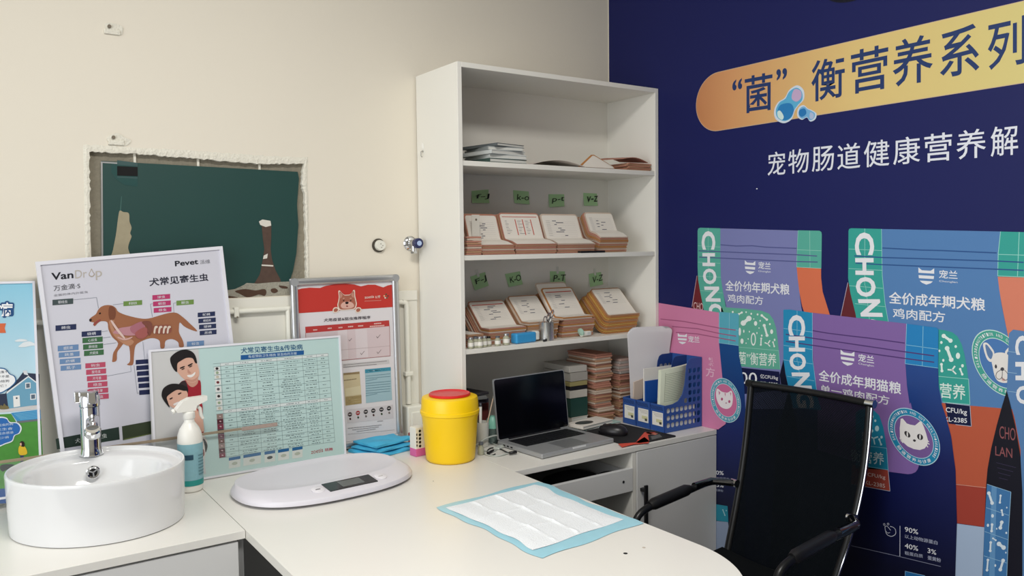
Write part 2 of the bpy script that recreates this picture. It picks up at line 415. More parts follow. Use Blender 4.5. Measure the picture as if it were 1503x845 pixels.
b.cyl((x0-0.0005, c.y, c.z-0.010), (x0-0.004, c.y, c.z-0.010), 0.0035, M_STEEL, 10); b.tube([(x0-0.003, c.y, c.z-0.008), (x0-0.009, c.y, c.z-0.012), (x0-0.009, c.y, c.z-0.026), (x0-0.004, c.y, c.z-0.030)], 0.002, M_STEEL, 6)
b.prism([(x0-0.0004, c.y+dy, c.z+dz) for dy, dz in ((-0.008, 0.0), (0.004, -0.002), (0.009, 0.010), (0.006, 0.020), (-0.004, 0.018))], (-0.0008, 0, 0), mat('chipped_white', (240, 239, 234), rough=0.9))
b.build('side_hook', bc, True, label='small metal hook on the left side panel')

# continuous worktops
M_TOP = mat('white_worktop', (230, 228, 222), rough=0.30, spec=0.45, noise=(2.0, 0.02))
M_EDGE = mat('white_edge_band', (222, 219, 210), rough=0.4)
M_CAB = mat('white_cabinet_board', (214, 214, 213), rough=0.45)
M_CABG = mat('grey_cabinet_board', (150, 151, 152), rough=0.5)
# counter running out from the back wall
cx0, cx1 = -1.738, -0.9165
yend = -2.05; R = 0.34
def arc(c, r, a0, a1, n=18):
    return [(c[0]+r*math.cos(a0+(a1-a0)*i/n), c[1]+r*math.sin(a0+(a1-a0)*i/n)) for i in range(n+1)]
# the free end of the counter is rounded
YE = -1.62; RC = 0.28
out = [(cx0, -0.012)] + [(cx0, YE)] + arc((cx1-RC, YE+RC), RC, -math.pi/2, 0, 24) + [(cx1, -0.012)]
def slab(pts, z0, z1, m_top, m_side):
    b = MB(); n = len(pts); e = 0.0015
    vs = [(x, y, z0) for x, y in pts]+[(x, y, z1) for x, y in pts]
    b.add(vs, [tuple(range(n, 2*n))], m_top)
    b.add(vs, [tuple(reversed(range(n)))]+[(i, (i+1) % n, n+(i+1) % n, n+i) for i in range(n)], m_side)
    return b
ct = thing('counter_table', 'white counter with a rounded free end carrying the baby scale and blue pad', 'counter', (-1.33, -0.8, 0))
b = slab(out, TABLE-0.022, TABLE, M_TOP, M_EDGE)
b.build('worktop', ct, True)
for px_, py_, r_, m_, lb in ((918, 812, 0.005, M_DARK, 'small dark burn mark'), (636, 706, 0.0015, M_DARK, 'tiny dark speck'), (945, 803.5, 0.004, mat('faint_scratch', (190, 178, 166), rough=0.8), 'faint scratch')):
    b = MB(); c = at(px_, py_, 2, TABLE); b.cyl((c.x, c.y, TABLE+0.0002), (c.x, c.y, TABLE+0.0006), r_, m_, 10); b.build('worktop_mark', ct, True, label=lb)
MB().box((cx1-0.16, YE+0.30, 0.001), (cx1-0.142, -0.02, TABLE-0.022), M_CAB).build('support_panel', ct, True)
MB().box((cx0+0.10, -0.04, 0.001), (cx1-0.165, -0.022, TABLE-0.022), M_CABG).build('back_board', ct, True)
# basin cabinet on the left
vc = thing('basin_cabinet', 'white cabinet under the wash basin on the left', 'cabinet', (-2.3, -0.3, 0))
MB().box((-3.1, -0.617, TABLE-0.020), (cx0-0.0012, -0.012, TABLE), M_TOP, 0.0008).build('worktop', vc, True)
MB().box((-3.1, -0.595, 0.08), (cx0-0.016, -0.015, TABLE-0.0215), M_CAB).build('body', vc, True)
MB().box((-3.1, -0.613, 0.09), (-2.36, -0.5955, TABLE-0.026), M_CAB, 0.001).build('door', vc, True)
MB().box((-2.352, -0.613, 0.09), (cx0-0.018, -0.5955, TABLE-0.026), M_CAB, 0.001).build('door', vc, True)
MB().box((cx0-0.0155, -0.600, 0.0), (cx0-0.002, -0.015, TABLE-0.0215), M_CABG).build('side_panel', vc, True, label='grey side panel at the right end')
MB().box((-3.1, -0.56, 0.0), (cx0-0.03, -0.05, 0.08), M_CABG).build('plinth', vc, True)

# desk under the bookcase
DX0, DX1, DY = -0.9155, -0.004, -0.594
dk = thing('desk', 'white desk under the bookcase with an open drawer slot and a cupboard', 'desk', (-0.46, -0.3, 0))
MB().box((DX0, DY, TABLE-0.018), (DX1, -0.005, TABLE), M_TOP, 0.0008).build('worktop', dk, True)
dvx = -0.425
MB().box((dvx, DY+0.003, 0.06), (dvx+0.017, -0.03, TABLE-0.0185), M_WHITE, 0.001).build('divider', dk, True)
MB().box((DX1-0.018, DY+0.022, 0.0), (DX1, -0.02, TABLE-0.0185), M_CAB).build('side_panel', dk, True)
MB().box((DX0+0.001, DY+0.022, 0.0), (DX0+0.018, -0.02, TABLE-0.0185), M_CAB).build('side_panel', dk, True)
MB().box((DX0+0.019, -0.036, 0.0), (DX1-0.019, -0.022, TABLE-0.0185), M_CABG).build('back_board', dk, True)
MB().box((DX0+0.019, DY+0.03, 0.05), (DX1-0.019, -0.037, 0.0595), M_CABG).build('bottom_board', dk, True)
dr = MB().box((dvx+0.020, DY, 0.075), (DX1-0.001, DY+0.017, TABLE-0.021), M_CAB, 0.001).build('door', dk, True)
b = MB(); b.box((-0.392, DY-0.026, 0.44), (-0.377, DY-0.018, 0.615), M_BLACK, 0.002); b.box((-0.392, DY-0.02, 0.45), (-0.377, DY-0.0005, 0.46), M_BLACK); b.box((-0.392, DY-0.02, 0.592), (-0.377, DY-0.0005, 0.602), M_BLACK)
h = b.build('handle', dr, True); h['label'] = 'black vertical bar handle'
dw = MB().box((DX0+0.021, DY-0.001, 0.598), (dvx-0.001, DY+0.015, 0.677), M_CAB, 0.001).build('drawer', dk, True)
b = MB(); b.box((DX0+0.03, DY+0.0155, 0.603), (dvx-0.012, DY+0.40, 0.608), M_CABG); b.box((dvx-0.012, DY+0.0155, 0.603), (dvx-0.001, DY+0.40, 0.665), M_CAB); b.box((DX0+0.021, DY+0.0155, 0.603), (DX0+0.03, DY+0.40, 0.665), M_CAB); b.box((DX0+0.03, DY+0.392, 0.608), (dvx-0.012, DY+0.40, 0.665), M_CABG)
b.build('drawer_box', dw, True)
c = at(915, 707, 1, DY-0.001); b = MB(); b.cyl((c.x, DY-0.0012, c.z), (c.x, DY-0.0025, c.z), 0.0045, M_DARK, 14); b.build('screw_hole', dw, True, label='dark screw hole')
# black bag inside the open drawer
b = MB(); mb_ = mat('black_nylon', (14, 14, 18), rough=0.6)
bx = at(870, 690, 1, -0.42)
b.lathe([(0.0, 0.0), (0.8, 0.002), (1.0, 0.012), (0.95, 0.028), (0.6, 0.040), (0.0, 0.044)], mb_, 24, Matrix.Scale(1, 4), 0.105, 0.07, 2.6, True, False)
single(b, 'black_pouch', 'black pouch lying inside the open desk drawer', 'pouch', (-0.575, -0.44, 0.6085))
b = MB(); b.tube(smooth2([(-0.54, -0.50, 0.617), (-0.51, -0.52, 0.650), (-0.475, -0.535, 0.655), (-0.455, -0.545, 0.640), (-0.47, -0.555, 0.617)], 5, False), 0.007, mb_, 8)
single(b, 'black_strap', 'black strap looping out of the drawer beside the pouch', 'strap', (-0.48, -0.53, 0.6085), world=True)

# ------------------------------------------------------------------ sticky notes
M_NOTE = mat('green_sticky_note', (172, 212, 160), rough=0.8); M_PEN = mat('black_marker', (28, 36, 32), rough=0.7); M_CLEAR = mat('clear_tape', (214, 216, 208), rough=0.25)
NP = Plane((0, -0.0145, 0))
NOTES = [('f-J', (692, 280, 717, 278, 717, 298, 692, 298), 'on the upper row, at the far left', 'lowercase'),
 ('k-o', (753, 279, 776, 281, 776, 300, 754, 298), 'second from the left on the upper row', ''),
 ('p-t', (805, 285, 828, 285, 827, 303, 805, 304), 'third from the left on the upper row', ''),
 ('v-z', (856, 283, 876, 284, 876, 302, 856, 302), 'at the right end of the upper row', ''),
 ('F-J', (690, 406, 712, 399, 716, 419, 696, 426), 'tilted, at the left of the lower row', ''),
 ('K-O', (741, 402, 763, 398, 766, 417, 746, 421), 'tilted, second on the lower row', ''),
 ('P-T', (807, 398, 829, 398, 829, 418, 807, 418), 'half hidden behind tall records on the lower row', ''),
 ('V-Z', (864, 402, 882, 399, 884, 417, 865, 421), 'tilted, at the right of the lower row', '')]
for t, q, where, _ in NOTES:
    P4 = [NP.px(q[i], q[i+1], 0.0) for i in (0, 2, 4, 6)]
    cc = sum(P4, Vector())/4
    n = thing('sticky_note', 'green sticky note marked %s, %s' % (t, where), 'sticky note', tuple(cc), 0, 'green letter notes on the bookcase back')
    b = MB(); L = []
    TL, TR, BR, BL = P4
    for i in range(7):
        f = i/6; bow = 0.0008+0.006*f*f
        L.append([TL+(BL-TL)*f+Vector((0, -bow, 0)), TR+(BR-TR)*f+Vector((0, -bow, 0)), TR+(BR-TR)*f+Vector((0, -bow+0.0004, 0)), TL+(BL-TL)*f+Vector((0, -bow+0.0004, 0))])
    b.loops(L, M_NOTE, False, True, True); b.build('paper', n, True)
    b = MB(); A = BL+(BR-BL)*0.18+(TL-BL)*0.26; o = Vector((0, -0.0050, 0))
    b.text(t, A+o, A+(BR-BL)*0.80+(TL-BL)*0.06+o, A+(TL-BL)*0.46+(BR-BL)*0.05+o, M_PEN, 0.0); b.build('handwriting', n, True, label='black handwritten letters')
    if t in ('F-J', 'V-Z', 'P-T'):
        b = MB(); A = TL+(TR-TL)*0.42; B_ = TL+(TR-TL)*0.58; k = (TL-BL)*0.35
        b.poly([A-k*0.5+Vector((0, -0.0022, 0)), B_-k*0.5+Vector((0, -0.0022, 0)), B_+k+Vector((0, -0.0004, 0)), A+k+Vector((0, -0.0004, 0))], M_CLEAR); b.build('tape', n, True)

# ------------------------------------------------------------------ record folders
EDGE = {'pink': mat('folder_card_pink', (188, 132, 112), rough=0.8, noise=(30, 0.2)), 'tan': mat('folder_card_tan', (184, 142, 110), rough=0.8, noise=(30, 0.2)),
        'cream': mat('folder_card_cream', (208, 188, 170), rough=0.8, noise=(30, 0.2)),
        'orange': mat('folder_card_orange', (192, 132, 74), rough=0.8, noise=(30, 0.2)), 'yellow': mat('folder_card_yellow', (204, 160, 84), rough=0.8, noise=(30, 0.2))}
M_FORM = mat('printed_form_paper', (232, 226, 216), rough=0.8, noise=(25, 0.04)); M_PENB = mat('blue_black_pen', (70, 70, 92), rough=0.8); M_REDL = mat('red_form_line', (196, 92, 78), rough=0.8); M_GREYL = mat('grey_form_line', (176, 172, 168), rough=0.8)
def profile(flat, lean, th, r, h, n_arc=6, n_lin=4, squash=1.0):
    """side view of one folder: (distance back, height); h = its height in the stack; squash thins the front of the pile"""
    P = [(0.0, h*squash), (flat*0.5, h*(0.35*squash+0.65)), (flat, h)] if squash < 1 else [(0.0, h), (flat*0.5, h), (flat, h)]; Rr = max(r-h, 0.004)
    if lean > 0:
        for i in range(1, n_arc+1):
            a = th*i/n_arc; P.append((flat+Rr*math.sin(a), r-Rr*math.cos(a)))
        y, z = P[-1]
        for i in range(1, n_lin+1):
            d = lean*i/n_lin; P.append((y+d*math.cos(th), z+d*math.sin(th)))
    return P
def sheet_mb(P, w, t0, m, rc=0.012, wav=0.0, seed=0, x_off=0.0, squash=1.0):
    r = random.Random(seed)
    # arc length
    S = [0.0]
    for a, c in zip(P[:-1], P[1:]): S.append(S[-1]+math.hypot(c[0]-a[0], c[1]-a[1]))
    T = S[-1]
    # extra rows near the far end for the rounded corners
    rows = [(p, s) for p, s in zip(P, S) if s < T-rc*1.05]
    a, c = P[-2], P[-1]; d = ((c[0]-a[0])/(S[-1]-S[-2]), (c[1]-a[1])/(S[-1]-S[-2]))
    for k in (1.0, 0.75, 0.5, 0.25, 0.08, 0.0):
        q = rc*k; rows.append(((c[0]-d[0]*q, c[1]-d[1]*q), T-q))
    b = MB(); L = []
    for i, (p, s) in enumerate(rows):
        q = T-s; t = t0*(squash if i == 0 else (0.35*squash+0.65 if i == 1 else 1.0)); hw = w/2
        if q < rc: hw = w/2-rc+math.sqrt(max(rc*rc-(rc-q)**2, 0))
        j = min(i+1, len(rows)-1); k = max(i-1, 0)
        tx, tz = rows[j][0][0]-rows[k][0][0], rows[j][0][1]-rows[k][0][1]; l = math.hypot(tx, tz) or 1
        nx, nz = -tz/l, tx/l
        z = p[1]+wav*math.sin(s*40+seed)
        ring = [(x_off-hw, p[0]+nx*t/2, z+nz*t/2), (x_off, p[0]+nx*t/2, z+nz*t/2), (x_off+hw, p[0]+nx*t/2, z+nz*t/2), (x_off+hw, p[0]-nx*t/2, z-nz*t/2), (x_off, p[0]-nx*t/2, z-nz*t/2), (x_off-hw, p[0]-nx*t/2, z-nz*t/2)]
        L.append(ring)
    b.loops(L, m, False, True, True)
    return b
def point_on(P, s):
    for a, c in zip(P[:-1], P[1:]):
        l = math.hypot(c[0]-a[0], c[1]-a[1])
        if s <= l or c is P[-1]:
            k = s/l if l else 0; tx, tz = (c[0]-a[0])/l, (c[1]-a[1])/l
            return (a[0]+(c[0]-a[0])*k-tz*0.0, a[1]+(c[1]-a[1])*k, -tz, tx)
        s -= l
def writing(b, P, w, lift, style, seed):
    r = random.Random(seed); T = sum(math.hypot(c[0]-a[0], c[1]-a[1]) for a, c in zip(P[:-1], P[1:]))
    def q(x0, x1, s0, s1, m, lf=0.0):
        pts = []
        for x, s in ((x0, s0), (x1, s0), (x1, s1), (x0, s1)):
            y, z, nx, nz = point_on(P, s); pts.append((x, y+nx*(lift+lf), z+nz*(lift+lf)))
        b.poly(pts, m)
    hw = w/2-0.008
    if style == 'columns':
        for k in (-0.30, 0.12, 0.60): q(hw*k-0.002, hw*k+0.002, T*0.52, T*0.88, M_REDL)
        q(-hw, hw, T*0.93, T*0.945, M_REDL)
        for i in range(9):
            s = T*(0.55+0.036*i)
            for k in (-0.9, -0.2, 0.25): q(hw*k, hw*k+r.uniform(.1, .3)*hw, s, s+0.0013, M_GREYL if i % 2 else M_PENB, 0.0001)
    else:
        n = 9
        for i in range(n):
            s = T*(0.50+0.045*i); q(-hw*0.92, hw*0.9, s-0.003, s-0.0026, M_GREYL)
            x = -hw*0.92; q(x, x+hw*0.25, s, s+0.0012, M_GREYL, 0.0001)
            if r.random() < 0.6:
                x = -hw*0.5+r.uniform(-.1, .6)*hw; q(x, x+r.uniform(.15, .5)*hw, s-0.001, s+0.0016, M_PENB, 0.0001)
        if style == 'header': q(-hw, hw, T*0.90, T*0.925, M_REDL)
FOLDER_MESH = {}
def folder_stack(tag_, xl, xr, Yf, z, n, t, flat, lean, deg, colors, top_style, top_label, rest_label, group, rz=0.0, form=True, dx=0.0, squash=1.0, second=None):
    w = xr-xl; xc = (xl+xr)/2; th = math.radians(deg); r = n*t+0.014; R = random.Random(sum(map(ord, tag_)))
    for i in range(n):
        h = t*(i+0.5)
        sec = second is not None and i == n-2
        P = profile(flat, (lean+R.uniform(-.006, .003)+(0.034 if sec else 0)) if lean > 0 else 0.0, th, r, h, squash=squash)
        jx = R.uniform(-.003, .003)+dx*(i/(max(1, n-1))-0.5)-(0.012 if sec else 0)
        m = EDGE[colors[i % len(colors)]]
        b = sheet_mb(P, w*R.uniform(.96, 1.0), t*0.80, m, 0.012, 0.0, i, 0.0, squash)
        last = i == n-1
        lab = top_label if last else (second if sec else rest_label)
        if (last or sec) and form:
            o = thing('record_folder', lab, 'folder', (xc+jx, Yf, z+0.0006), rz, group)
            b.build('cover', o)
            L_ = sum(math.hypot(c[0]-a[0], c[1]-a[1]) for a, c in zip(P[:-1], P[1:]))
            Q = [(a, c+t*0.5+0.0003) if False else (a, c) for a, c in P]
            # the form lies on the cover
            Q2 = []
            for k, (a, c) in enumerate(P):
                j = min(k+1, len(P)-1); i0 = max(k-1, 0); tx, tz = P[j][0]-P[i0][0], P[j][1]-P[i0][1]; l = math.hypot(tx, tz)
                Q2.append((a-tz/l*(t*0.40+0.0006), c+tx/l*(t*0.40+0.0006)))
            if lean > 0:
                a, c = Q2[-2], Q2[-1]; Q2[-1] = (c[0]-(c[0]-a[0])*0.006/(lean/4), c[1]-(c[1]-a[1])*0.006/(lean/4))
            Q2[0] = (Q2[0][0]+0.003, Q2[0][1])
            f = sheet_mb(Q2, w-0.010, 0.0005, M_FORM, 0.009, 0, 0); writing(f, Q2, w-0.010, 0.0005, top_style if last else 'plain', n)
            f.build('form_sheet', o, label='white printed form with handwriting')
        else:
            single(b, 'record_folder', lab, 'folder', (xc+jx, Yf, z+0.0006), rz, group)
def X(px, Y, py): return at(px, py, 1, Y).x
# upper row (board 2)
z2 = bz[1]
folder_stack('a', X(684, -.28, 365), X(706, -.28, 365), -0.285, z2, 9, 0.0070, 0.10, 0.0, 0, ['pink', 'tan', 'pink', 'cream'], 'plain', 'topmost record folder of the short pile at the left end of the upper row', 'pink edged record folder in the short pile at the left end of the upper row', 'folders in the short upper left pile')
folder_stack('b', X(707, -.28, 365), X(756, -.28, 360), -0.280, z2, 7, 0.0072, 0.070, 0.092, 70, ['pink', 'tan', 'pink', 'cream'], 'plain', 'topmost record folder under the f-J note, bent up with a white form', 'pink edged record folder in the stack under the f-J note', 'folders under the f-J note', squash=0.66)
folder_stack('c', X(757, -.28, 365), X(817, -.28, 360), -0.280, z2, 8, 0.0066, 0.066, 0.098, 68, ['pink', 'tan', 'pink', 'cream', 'pink'], 'columns', 'topmost record folder under the k-o note, its form ruled with red columns', 'pink edged record folder in the stack under the k-o note', 'folders under the k-o note', squash=0.66)
folder_stack('d', X(819, -.28, 365), X(874, -.28, 360), -0.278, z2, 8, 0.0066, 0.062, 0.090, 68, ['pink', 'tan', 'pink', 'cream'], 'plain', 'topmost record folder under the p-t note, its plain form bent up', 'pink edged record folder in the stack under the p-t note', 'folders under the p-t note', dx=0.006, squash=0.66)
folder_stack('e', X(880, -.27, 365), X(922, -.27, 360), -0.268, z2, 13, 0.0062, 0.052, 0.076, 64, ['tan', 'pink', 'cream', 'tan', 'orange'], 'plain', 'topmost record folder under the v-z note, on the tallest upper stack', 'tan edged record folder in the tall stack under the v-z note', 'folders under the v-z note', dx=0.012, squash=0.72)
# lower row (board 3)
z3 = bz[2]
folder_stack('f', X(686, -.26, 485), X(709, -.26, 485), -0.262, z3, 6, 0.0075, 0.16, 0.0, 0, ['pink', 'tan', 'pink', 'cream'], 'plain', 'topmost record folder of the low pile at the left end of the lower row', 'pink edged record folder in the low pile behind the glass vials', 'folders in the low lower left pile')
folder_stack('g', X(716, -.24, 490), X(771, -.24, 485), -0.240, z3, 10, 0.0056, 0.050, 0.120, 44, ['tan', 'pink', 'cream', 'orange', 'pink'], 'header', 'topmost record folder under the F-J note, leaning back with a white form', 'tan edged record folder in the leaning stack under the F-J note', 'folders under the F-J note', dx=0.012)
folder_stack('h', X(774, -.24, 485), X(819, -.24, 480), -0.240, z3, 12, 0.0056, 0.045, 0.125, 44, ['tan', 'orange', 'cream', 'tan'], 'plain', 'topmost record folder under the K-O note, leaning back behind the steel cup', 'orange edged record folder in the leaning stack under the K-O note', 'folders under the K-O note', dx=0.010)
folder_stack('i', X(826, -.24, 480), X(872, -.24, 475), -0.240, z3, 14, 0.0054, 0.050, 0.128, 50, ['tan', 'pink', 'cream', 'orange', 'pink'], 'header', 'topmost record folder under the P-T note, leaning in front of a longer one', 'pink edged record folder in the tall stack under the P-T note', 'folders under the P-T note', dx=0.008, second='longer record folder under the P-T note, sticking up behind the topmost one')
folder_stack('j', X(884, -.22, 470), X(928, -.22, 470), -0.252, z3, 12, 0.0060, 0.012, 0.138, 43, ['orange', 'yellow', 'orange', 'tan'], 'plain', 'topmost record folder under the V-Z note, with a yellow edged form', 'orange edged record folder in the fanned stack under the V-Z note', 'folders under the V-Z note', dx=0.026)

# top shelf (board 1): books and loose papers
z1 = bz[0]
def flat_item(name, label, cat, x, y, z, w, d, h, rz, cover, page, group=None):
    t = thing(name, label, cat, (x, y, z), rz, group)
    b = MB(); b.box((-w/2, -d/2, 0), (w/2, d/2, h*0.16), cover, 0.0006, 1); b.box((-w/2, -d/2, h*0.84), (w/2, d/2, h), cover, 0.0006, 1); b.box((-w/2, -d/2, h*0.16), (-w/2+0.0012, d/2, h*0.84), cover)
    b.build('cover', t)
    MB().box((-w/2+0.0013, -d/2+0.002, h*0.165), (w/2-0.003, d/2-0.002, h*0.835), page).build('pages', t)
    return t
M_PAGE = mat('book_pages', (206, 206, 200), rough=0.85); gcov = [mat('book_cover_grey', (150, 156, 156), rough=0.45), mat('book_cover_pale', (204, 208, 206), rough=0.45), mat('book_cover_green', (62, 84, 78), rough=0.45), mat('book_cover_dark', (96, 102, 104), rough=0.4)]
z = z1+0.0006
for i, (w, d, h, ci, dx_, r_, lb) in enumerate([(.16, .19, .014, 2, .0, .05, 'dark green book at the bottom of the pile on the top shelf'), (.15, .185, .014, 1, .012, -.06, 'pale book second from the bottom of the pile on the top shelf'), (.155, .188, .013, 1, -.004, .12, 'pale book in the middle of the pile on the top shelf'), (.14, .185, .013, 0, .006, -.1, 'grey book second from the top of the pile on the top shelf'), (.135, .185, .010, 3, .0, .2, 'thin grey book lying topmost on the pile on the top shelf')]):
    c = at(720, 240, 1, -0.17)
    flat_item('book', lb, 'book', c.x-0.005+dx_, -0.190, z, w, d, h, r_, gcov[ci], M_PAGE, 'books piled on the top shelf'); z += h+0.0006
def loose(name, label, cat, xs, Y0, Y1, z, bow, m, lift=0.0, w2=None):
    """one loose sheet with a bow, flat on z"""
    b = MB(); L = []; n = 10
    for i in range(n+1):
        f = i/n; x = xs[0]+(xs[1]-xs[0])*f; zz = z+0.0008+lift*f+bow*math.sin(math.pi*f)
        L.append([(x, Y0, zz), (x, Y1, zz+0.001), (x, Y1, zz+0.0018), (x, Y0, zz+0.0008)])
    b.loops(L, m, False, True, True); return single(b, name, label, cat, (xs[0], Y0, z), world=True)
loose('paper_sheet', 'bowed grey paper sheet lying in the middle of the top shelf', 'paper', (X(760, -.2, 240), X(838, -.2, 242)), -0.288, -0.10, z1, 0.020, mat('grey_paper', (222, 212, 204), rough=0.8))
# opened folder standing like a tent at the right of the top shelf, and a pile
t = thing('record_folder', 'open record folder standing up like a tent on the top shelf', 'folder', (X(875, -.2, 240), -0.2, z1+0.0006), 0, 'loose folders on the top shelf')
YT = -0.276
P0 = at(849, 243.5, 1, YT); P1 = at(878, 226, 1, YT); P2 = at(903, 241, 1, YT)
zz1 = z1+0.0012
b = MB(); b.prism([(P0.x, YT, zz1), (P2.x, YT, zz1), (P2.x+0.004, YT+0.012, zz1+0.010), (P1.x+0.006, YT+0.030, P1.z), (P1.x-0.008, YT+0.030, P1.z-0.001)], (0, 0.003, 0.001), EDGE['orange']); b.build('cover', t, True)
b = MB(); b.prism([(P0.x+0.012, YT-0.0003, zz1+0.002), (P2.x-0.006, YT-0.0003, zz1+0.002), (P2.x-0.002, YT+0.0115, zz1+0.011), (P1.x+0.004, YT+0.0275, P1.z-0.004), (P1.x-0.005, YT+0.0275, P1.z-0.004)], (0, -0.0004, 0.0002), M_FORM); b.build('form_sheet', t, True, label='white printed form')
z = z1+0.0006
for i in range(6):
    c = at(917, 250, 1, -0.2); b = MB(); b.box((-0.062, -0.075, 0), (0.062, 0.075, 0.0042), EDGE['pink' if i % 2 else 'tan'], 0.001, 1)
    single(b, 'record_folder', 'pink edged record folder in the low pile at the right end of the top shelf', 'folder', (c.x+0.003*(i % 3), -0.205, z), 0.05*((i*7) % 3-1), 'folders piled at the right end of the top shelf'); z += 0.0048
b = MB(); L = []
for i in range(9):
    f = i/8; L.append([(-0.07+0.14*f, -0.075, 0.012*math.sin(f*3)-0.010*f), (-0.07+0.14*f, 0.075, 0.012*math.sin(f*3)+0.006), (-0.07+0.14*f, 0.075, 0.012*math.sin(f*3)+0.008), (-0.07+0.14*f, -0.075, 0.012*math.sin(f*3)+0.002-0.010*f)])
b.loops(L, EDGE['pink'], False, True, True); single(b, 'record_folder', 'warped record folder lying topmost at the right end of the top shelf', 'folder', (at(912, 250, 1, -.2).x-0.006, -0.208, z+0.0115), 0.10)
# rolled white card standing on the short pile
b = MB(); c = at(688, 312, 1, -0.16); zt = z2+9*0.0070+0.0015
b.box((-0.016, -0.0015, 0), (0.016, 0.0015, 0.075), mat('white_card', (224, 220, 210), rough=0.8), 0.0014, 2); b.cyl((0.001, -0.0017, 0.058), (0.001, -0.0022, 0.058), 0.004, M_GREYDIRT, 12)
single(b, 'white_tag', 'narrow white card standing at the left end of the upper row', 'card', (c.x, -0.205, zt))
b = MB(); b.box((-0.06, -0.012, 0), (0.06, 0.012, 0.007), M_BLACK, 0.002)
single(b, 'black_marker', 'flat black object lying at the shelf edge in front of the v-z stack', 'marker', (X(868, -.285, 370), -0.2835, z2+0.0005))
# ================================================================== THINGS ON THE LOWER SHELF EDGE
M_GLASS = mat('clear_glass', (235, 240, 240), rough=0.03, trans=0.92, ior=1.45)
M_LABELW = mat('white_label', (232, 230, 222), rough=0.6)
M_GREYCAP = mat('grey_stopper', (92, 96, 104), rough=0.5)
def vial(px, py, Y, z, label, hgt=0.038, rad=0.0105, cap=None, liquid=None, group='glass vials on the shelf edge'):
    c = at(px, py, 1, Y); t = thing('glass_vial', label, 'vial', (c.x, Y, z+0.0006), 0, group)
    b = MB(); b.lathe([(rad*0.9, 0), (rad, 0.001), (rad, hgt*0.62), (rad*0.62, hgt*0.76), (rad*0.62, hgt*0.84)], mat('vial_body', (170, 170, 148), rough=0.12) if liquid is None else liquid, 18); b.build('bottle', t)
    b = MB(); b.lathe([(rad*1.015, hgt*0.20), (rad*1.015, hgt*0.54)], M_LABELW, 18, caps=False)
    b.build('paper_label', t)
    b = MB(); b.lathe([(rad*0.74, hgt*0.84), (rad*0.74, hgt*0.97), (rad*0.66, hgt)], cap or M_ALU, 18); b.build('cap', t)
    return t
z3 = bz[2]
vial(691, 505, -0.283, z3, 'glass vial with a white label, first from the left on the lower shelf edge', cap=M_ALU)
vial(698, 505, -0.276, z3, 'glass vial with a white label, second from the left on the lower shelf edge', cap=M_GREYCAP)
vial(704.5, 505, -0.283, z3, 'glass vial with a white label, third from the left on the lower shelf edge', cap=M_ALU)
vial(711, 505, -0.276, z3, 'glass vial with a white label, fourth from the left on the lower shelf edge', cap=M_ALU)
vial(717, 503, -0.2655, z3, 'dark capped glass vial behind the row of four on the lower shelf edge', cap=M_BLACK, hgt=0.034)
vial(730.5, 500, -0.278, z3, 'small glass vial standing alone left of the blue packet', hgt=0.034, cap=M_GREYCAP)
vial(743, 497, -0.276, z3, 'glass vial with a white and dark label beside the blue box', hgt=0.040, rad=0.0125, cap=M_ALU)
# blue box
c = at(770, 496, 1, -0.258); t = thing('blue_box', 'bright blue soft packet with a white end lying on the lower shelf edge', 'packet', (c.x, -0.262, z3+0.0006), 0.12)
MB().box((-0.056, -0.017, 0), (0.040, 0.017, 0.036), mat('bright_blue_packet', (58, 156, 214), rough=0.35), 0.006, 3).build('packet_body', t)
MB().box((0.0405, -0.015, 0.006), (0.058, 0.015, 0.037), mat('white_packet_end', (226, 228, 220), rough=0.5), 0.004).build('packet_end', t)
# steel cup with scissors
c = at(803, 489, 1, -0.262); CUPX = c.x
t = thing('steel_cup', 'shiny steel cup on the lower shelf edge holding scissors', 'cup', (CUPX, -0.258, z3+0.0006))
b = MB(); b.lathe([(0.0265, 0), (0.0275, 0.001), (0.0275, 0.066), (0.0285, 0.0675), (0.0268, 0.0675), (0.0262, 0.065), (0.0262, 0.003)], mat('polished_steel', (200, 200, 198), rough=0.26, metal=0.8), 36); b.build('cup_body', t)
def ring_pts(c, ax, ay, u, v, n=20): return [Vector(c)+Vector(u)*(ax*math.cos(2*math.pi*i/n))+Vector(v)*(ay*math.sin(2*math.pi*i/n)) for i in range(n+1)]
def scissors(name, label, x, dz, lean):
    s = thing(name, label, 'scissors', (x, -0.262, z3+0.005), 0, 'scissors in the steel cup')
    u = Vector((math.cos(0.4), 0.3, 0.35)).normalized(); v = Vector((lean, 0.1, 1)).normalized()
    top = Vector((x+lean*0.07, -0.262, z3+0.085+dz))
    for k, sg in enumerate((-1, 1)):
        b = MB(); cc = top+u*(0.0125*sg)
        b.tube(ring_pts(cc, 0.0105, 0.0130, u, v), 0.0020, M_STEEL, 8)
        b.tube([cc-v*0.0125, top-v*0.030, Vector((x+0.004*sg, -0.262, z3+0.008))], [0.0018, 0.0022, 0.0009], M_STEEL, 8)
        b.build('blade', s, True)
scissors('scissors', 'pair of steel scissors standing in the steel cup, leaning right', CUPX, 0.006, 0.22)
scissors('scissors', 'lower pair of steel scissors in the steel cup', CUPX-0.008, -0.006, 0.10)
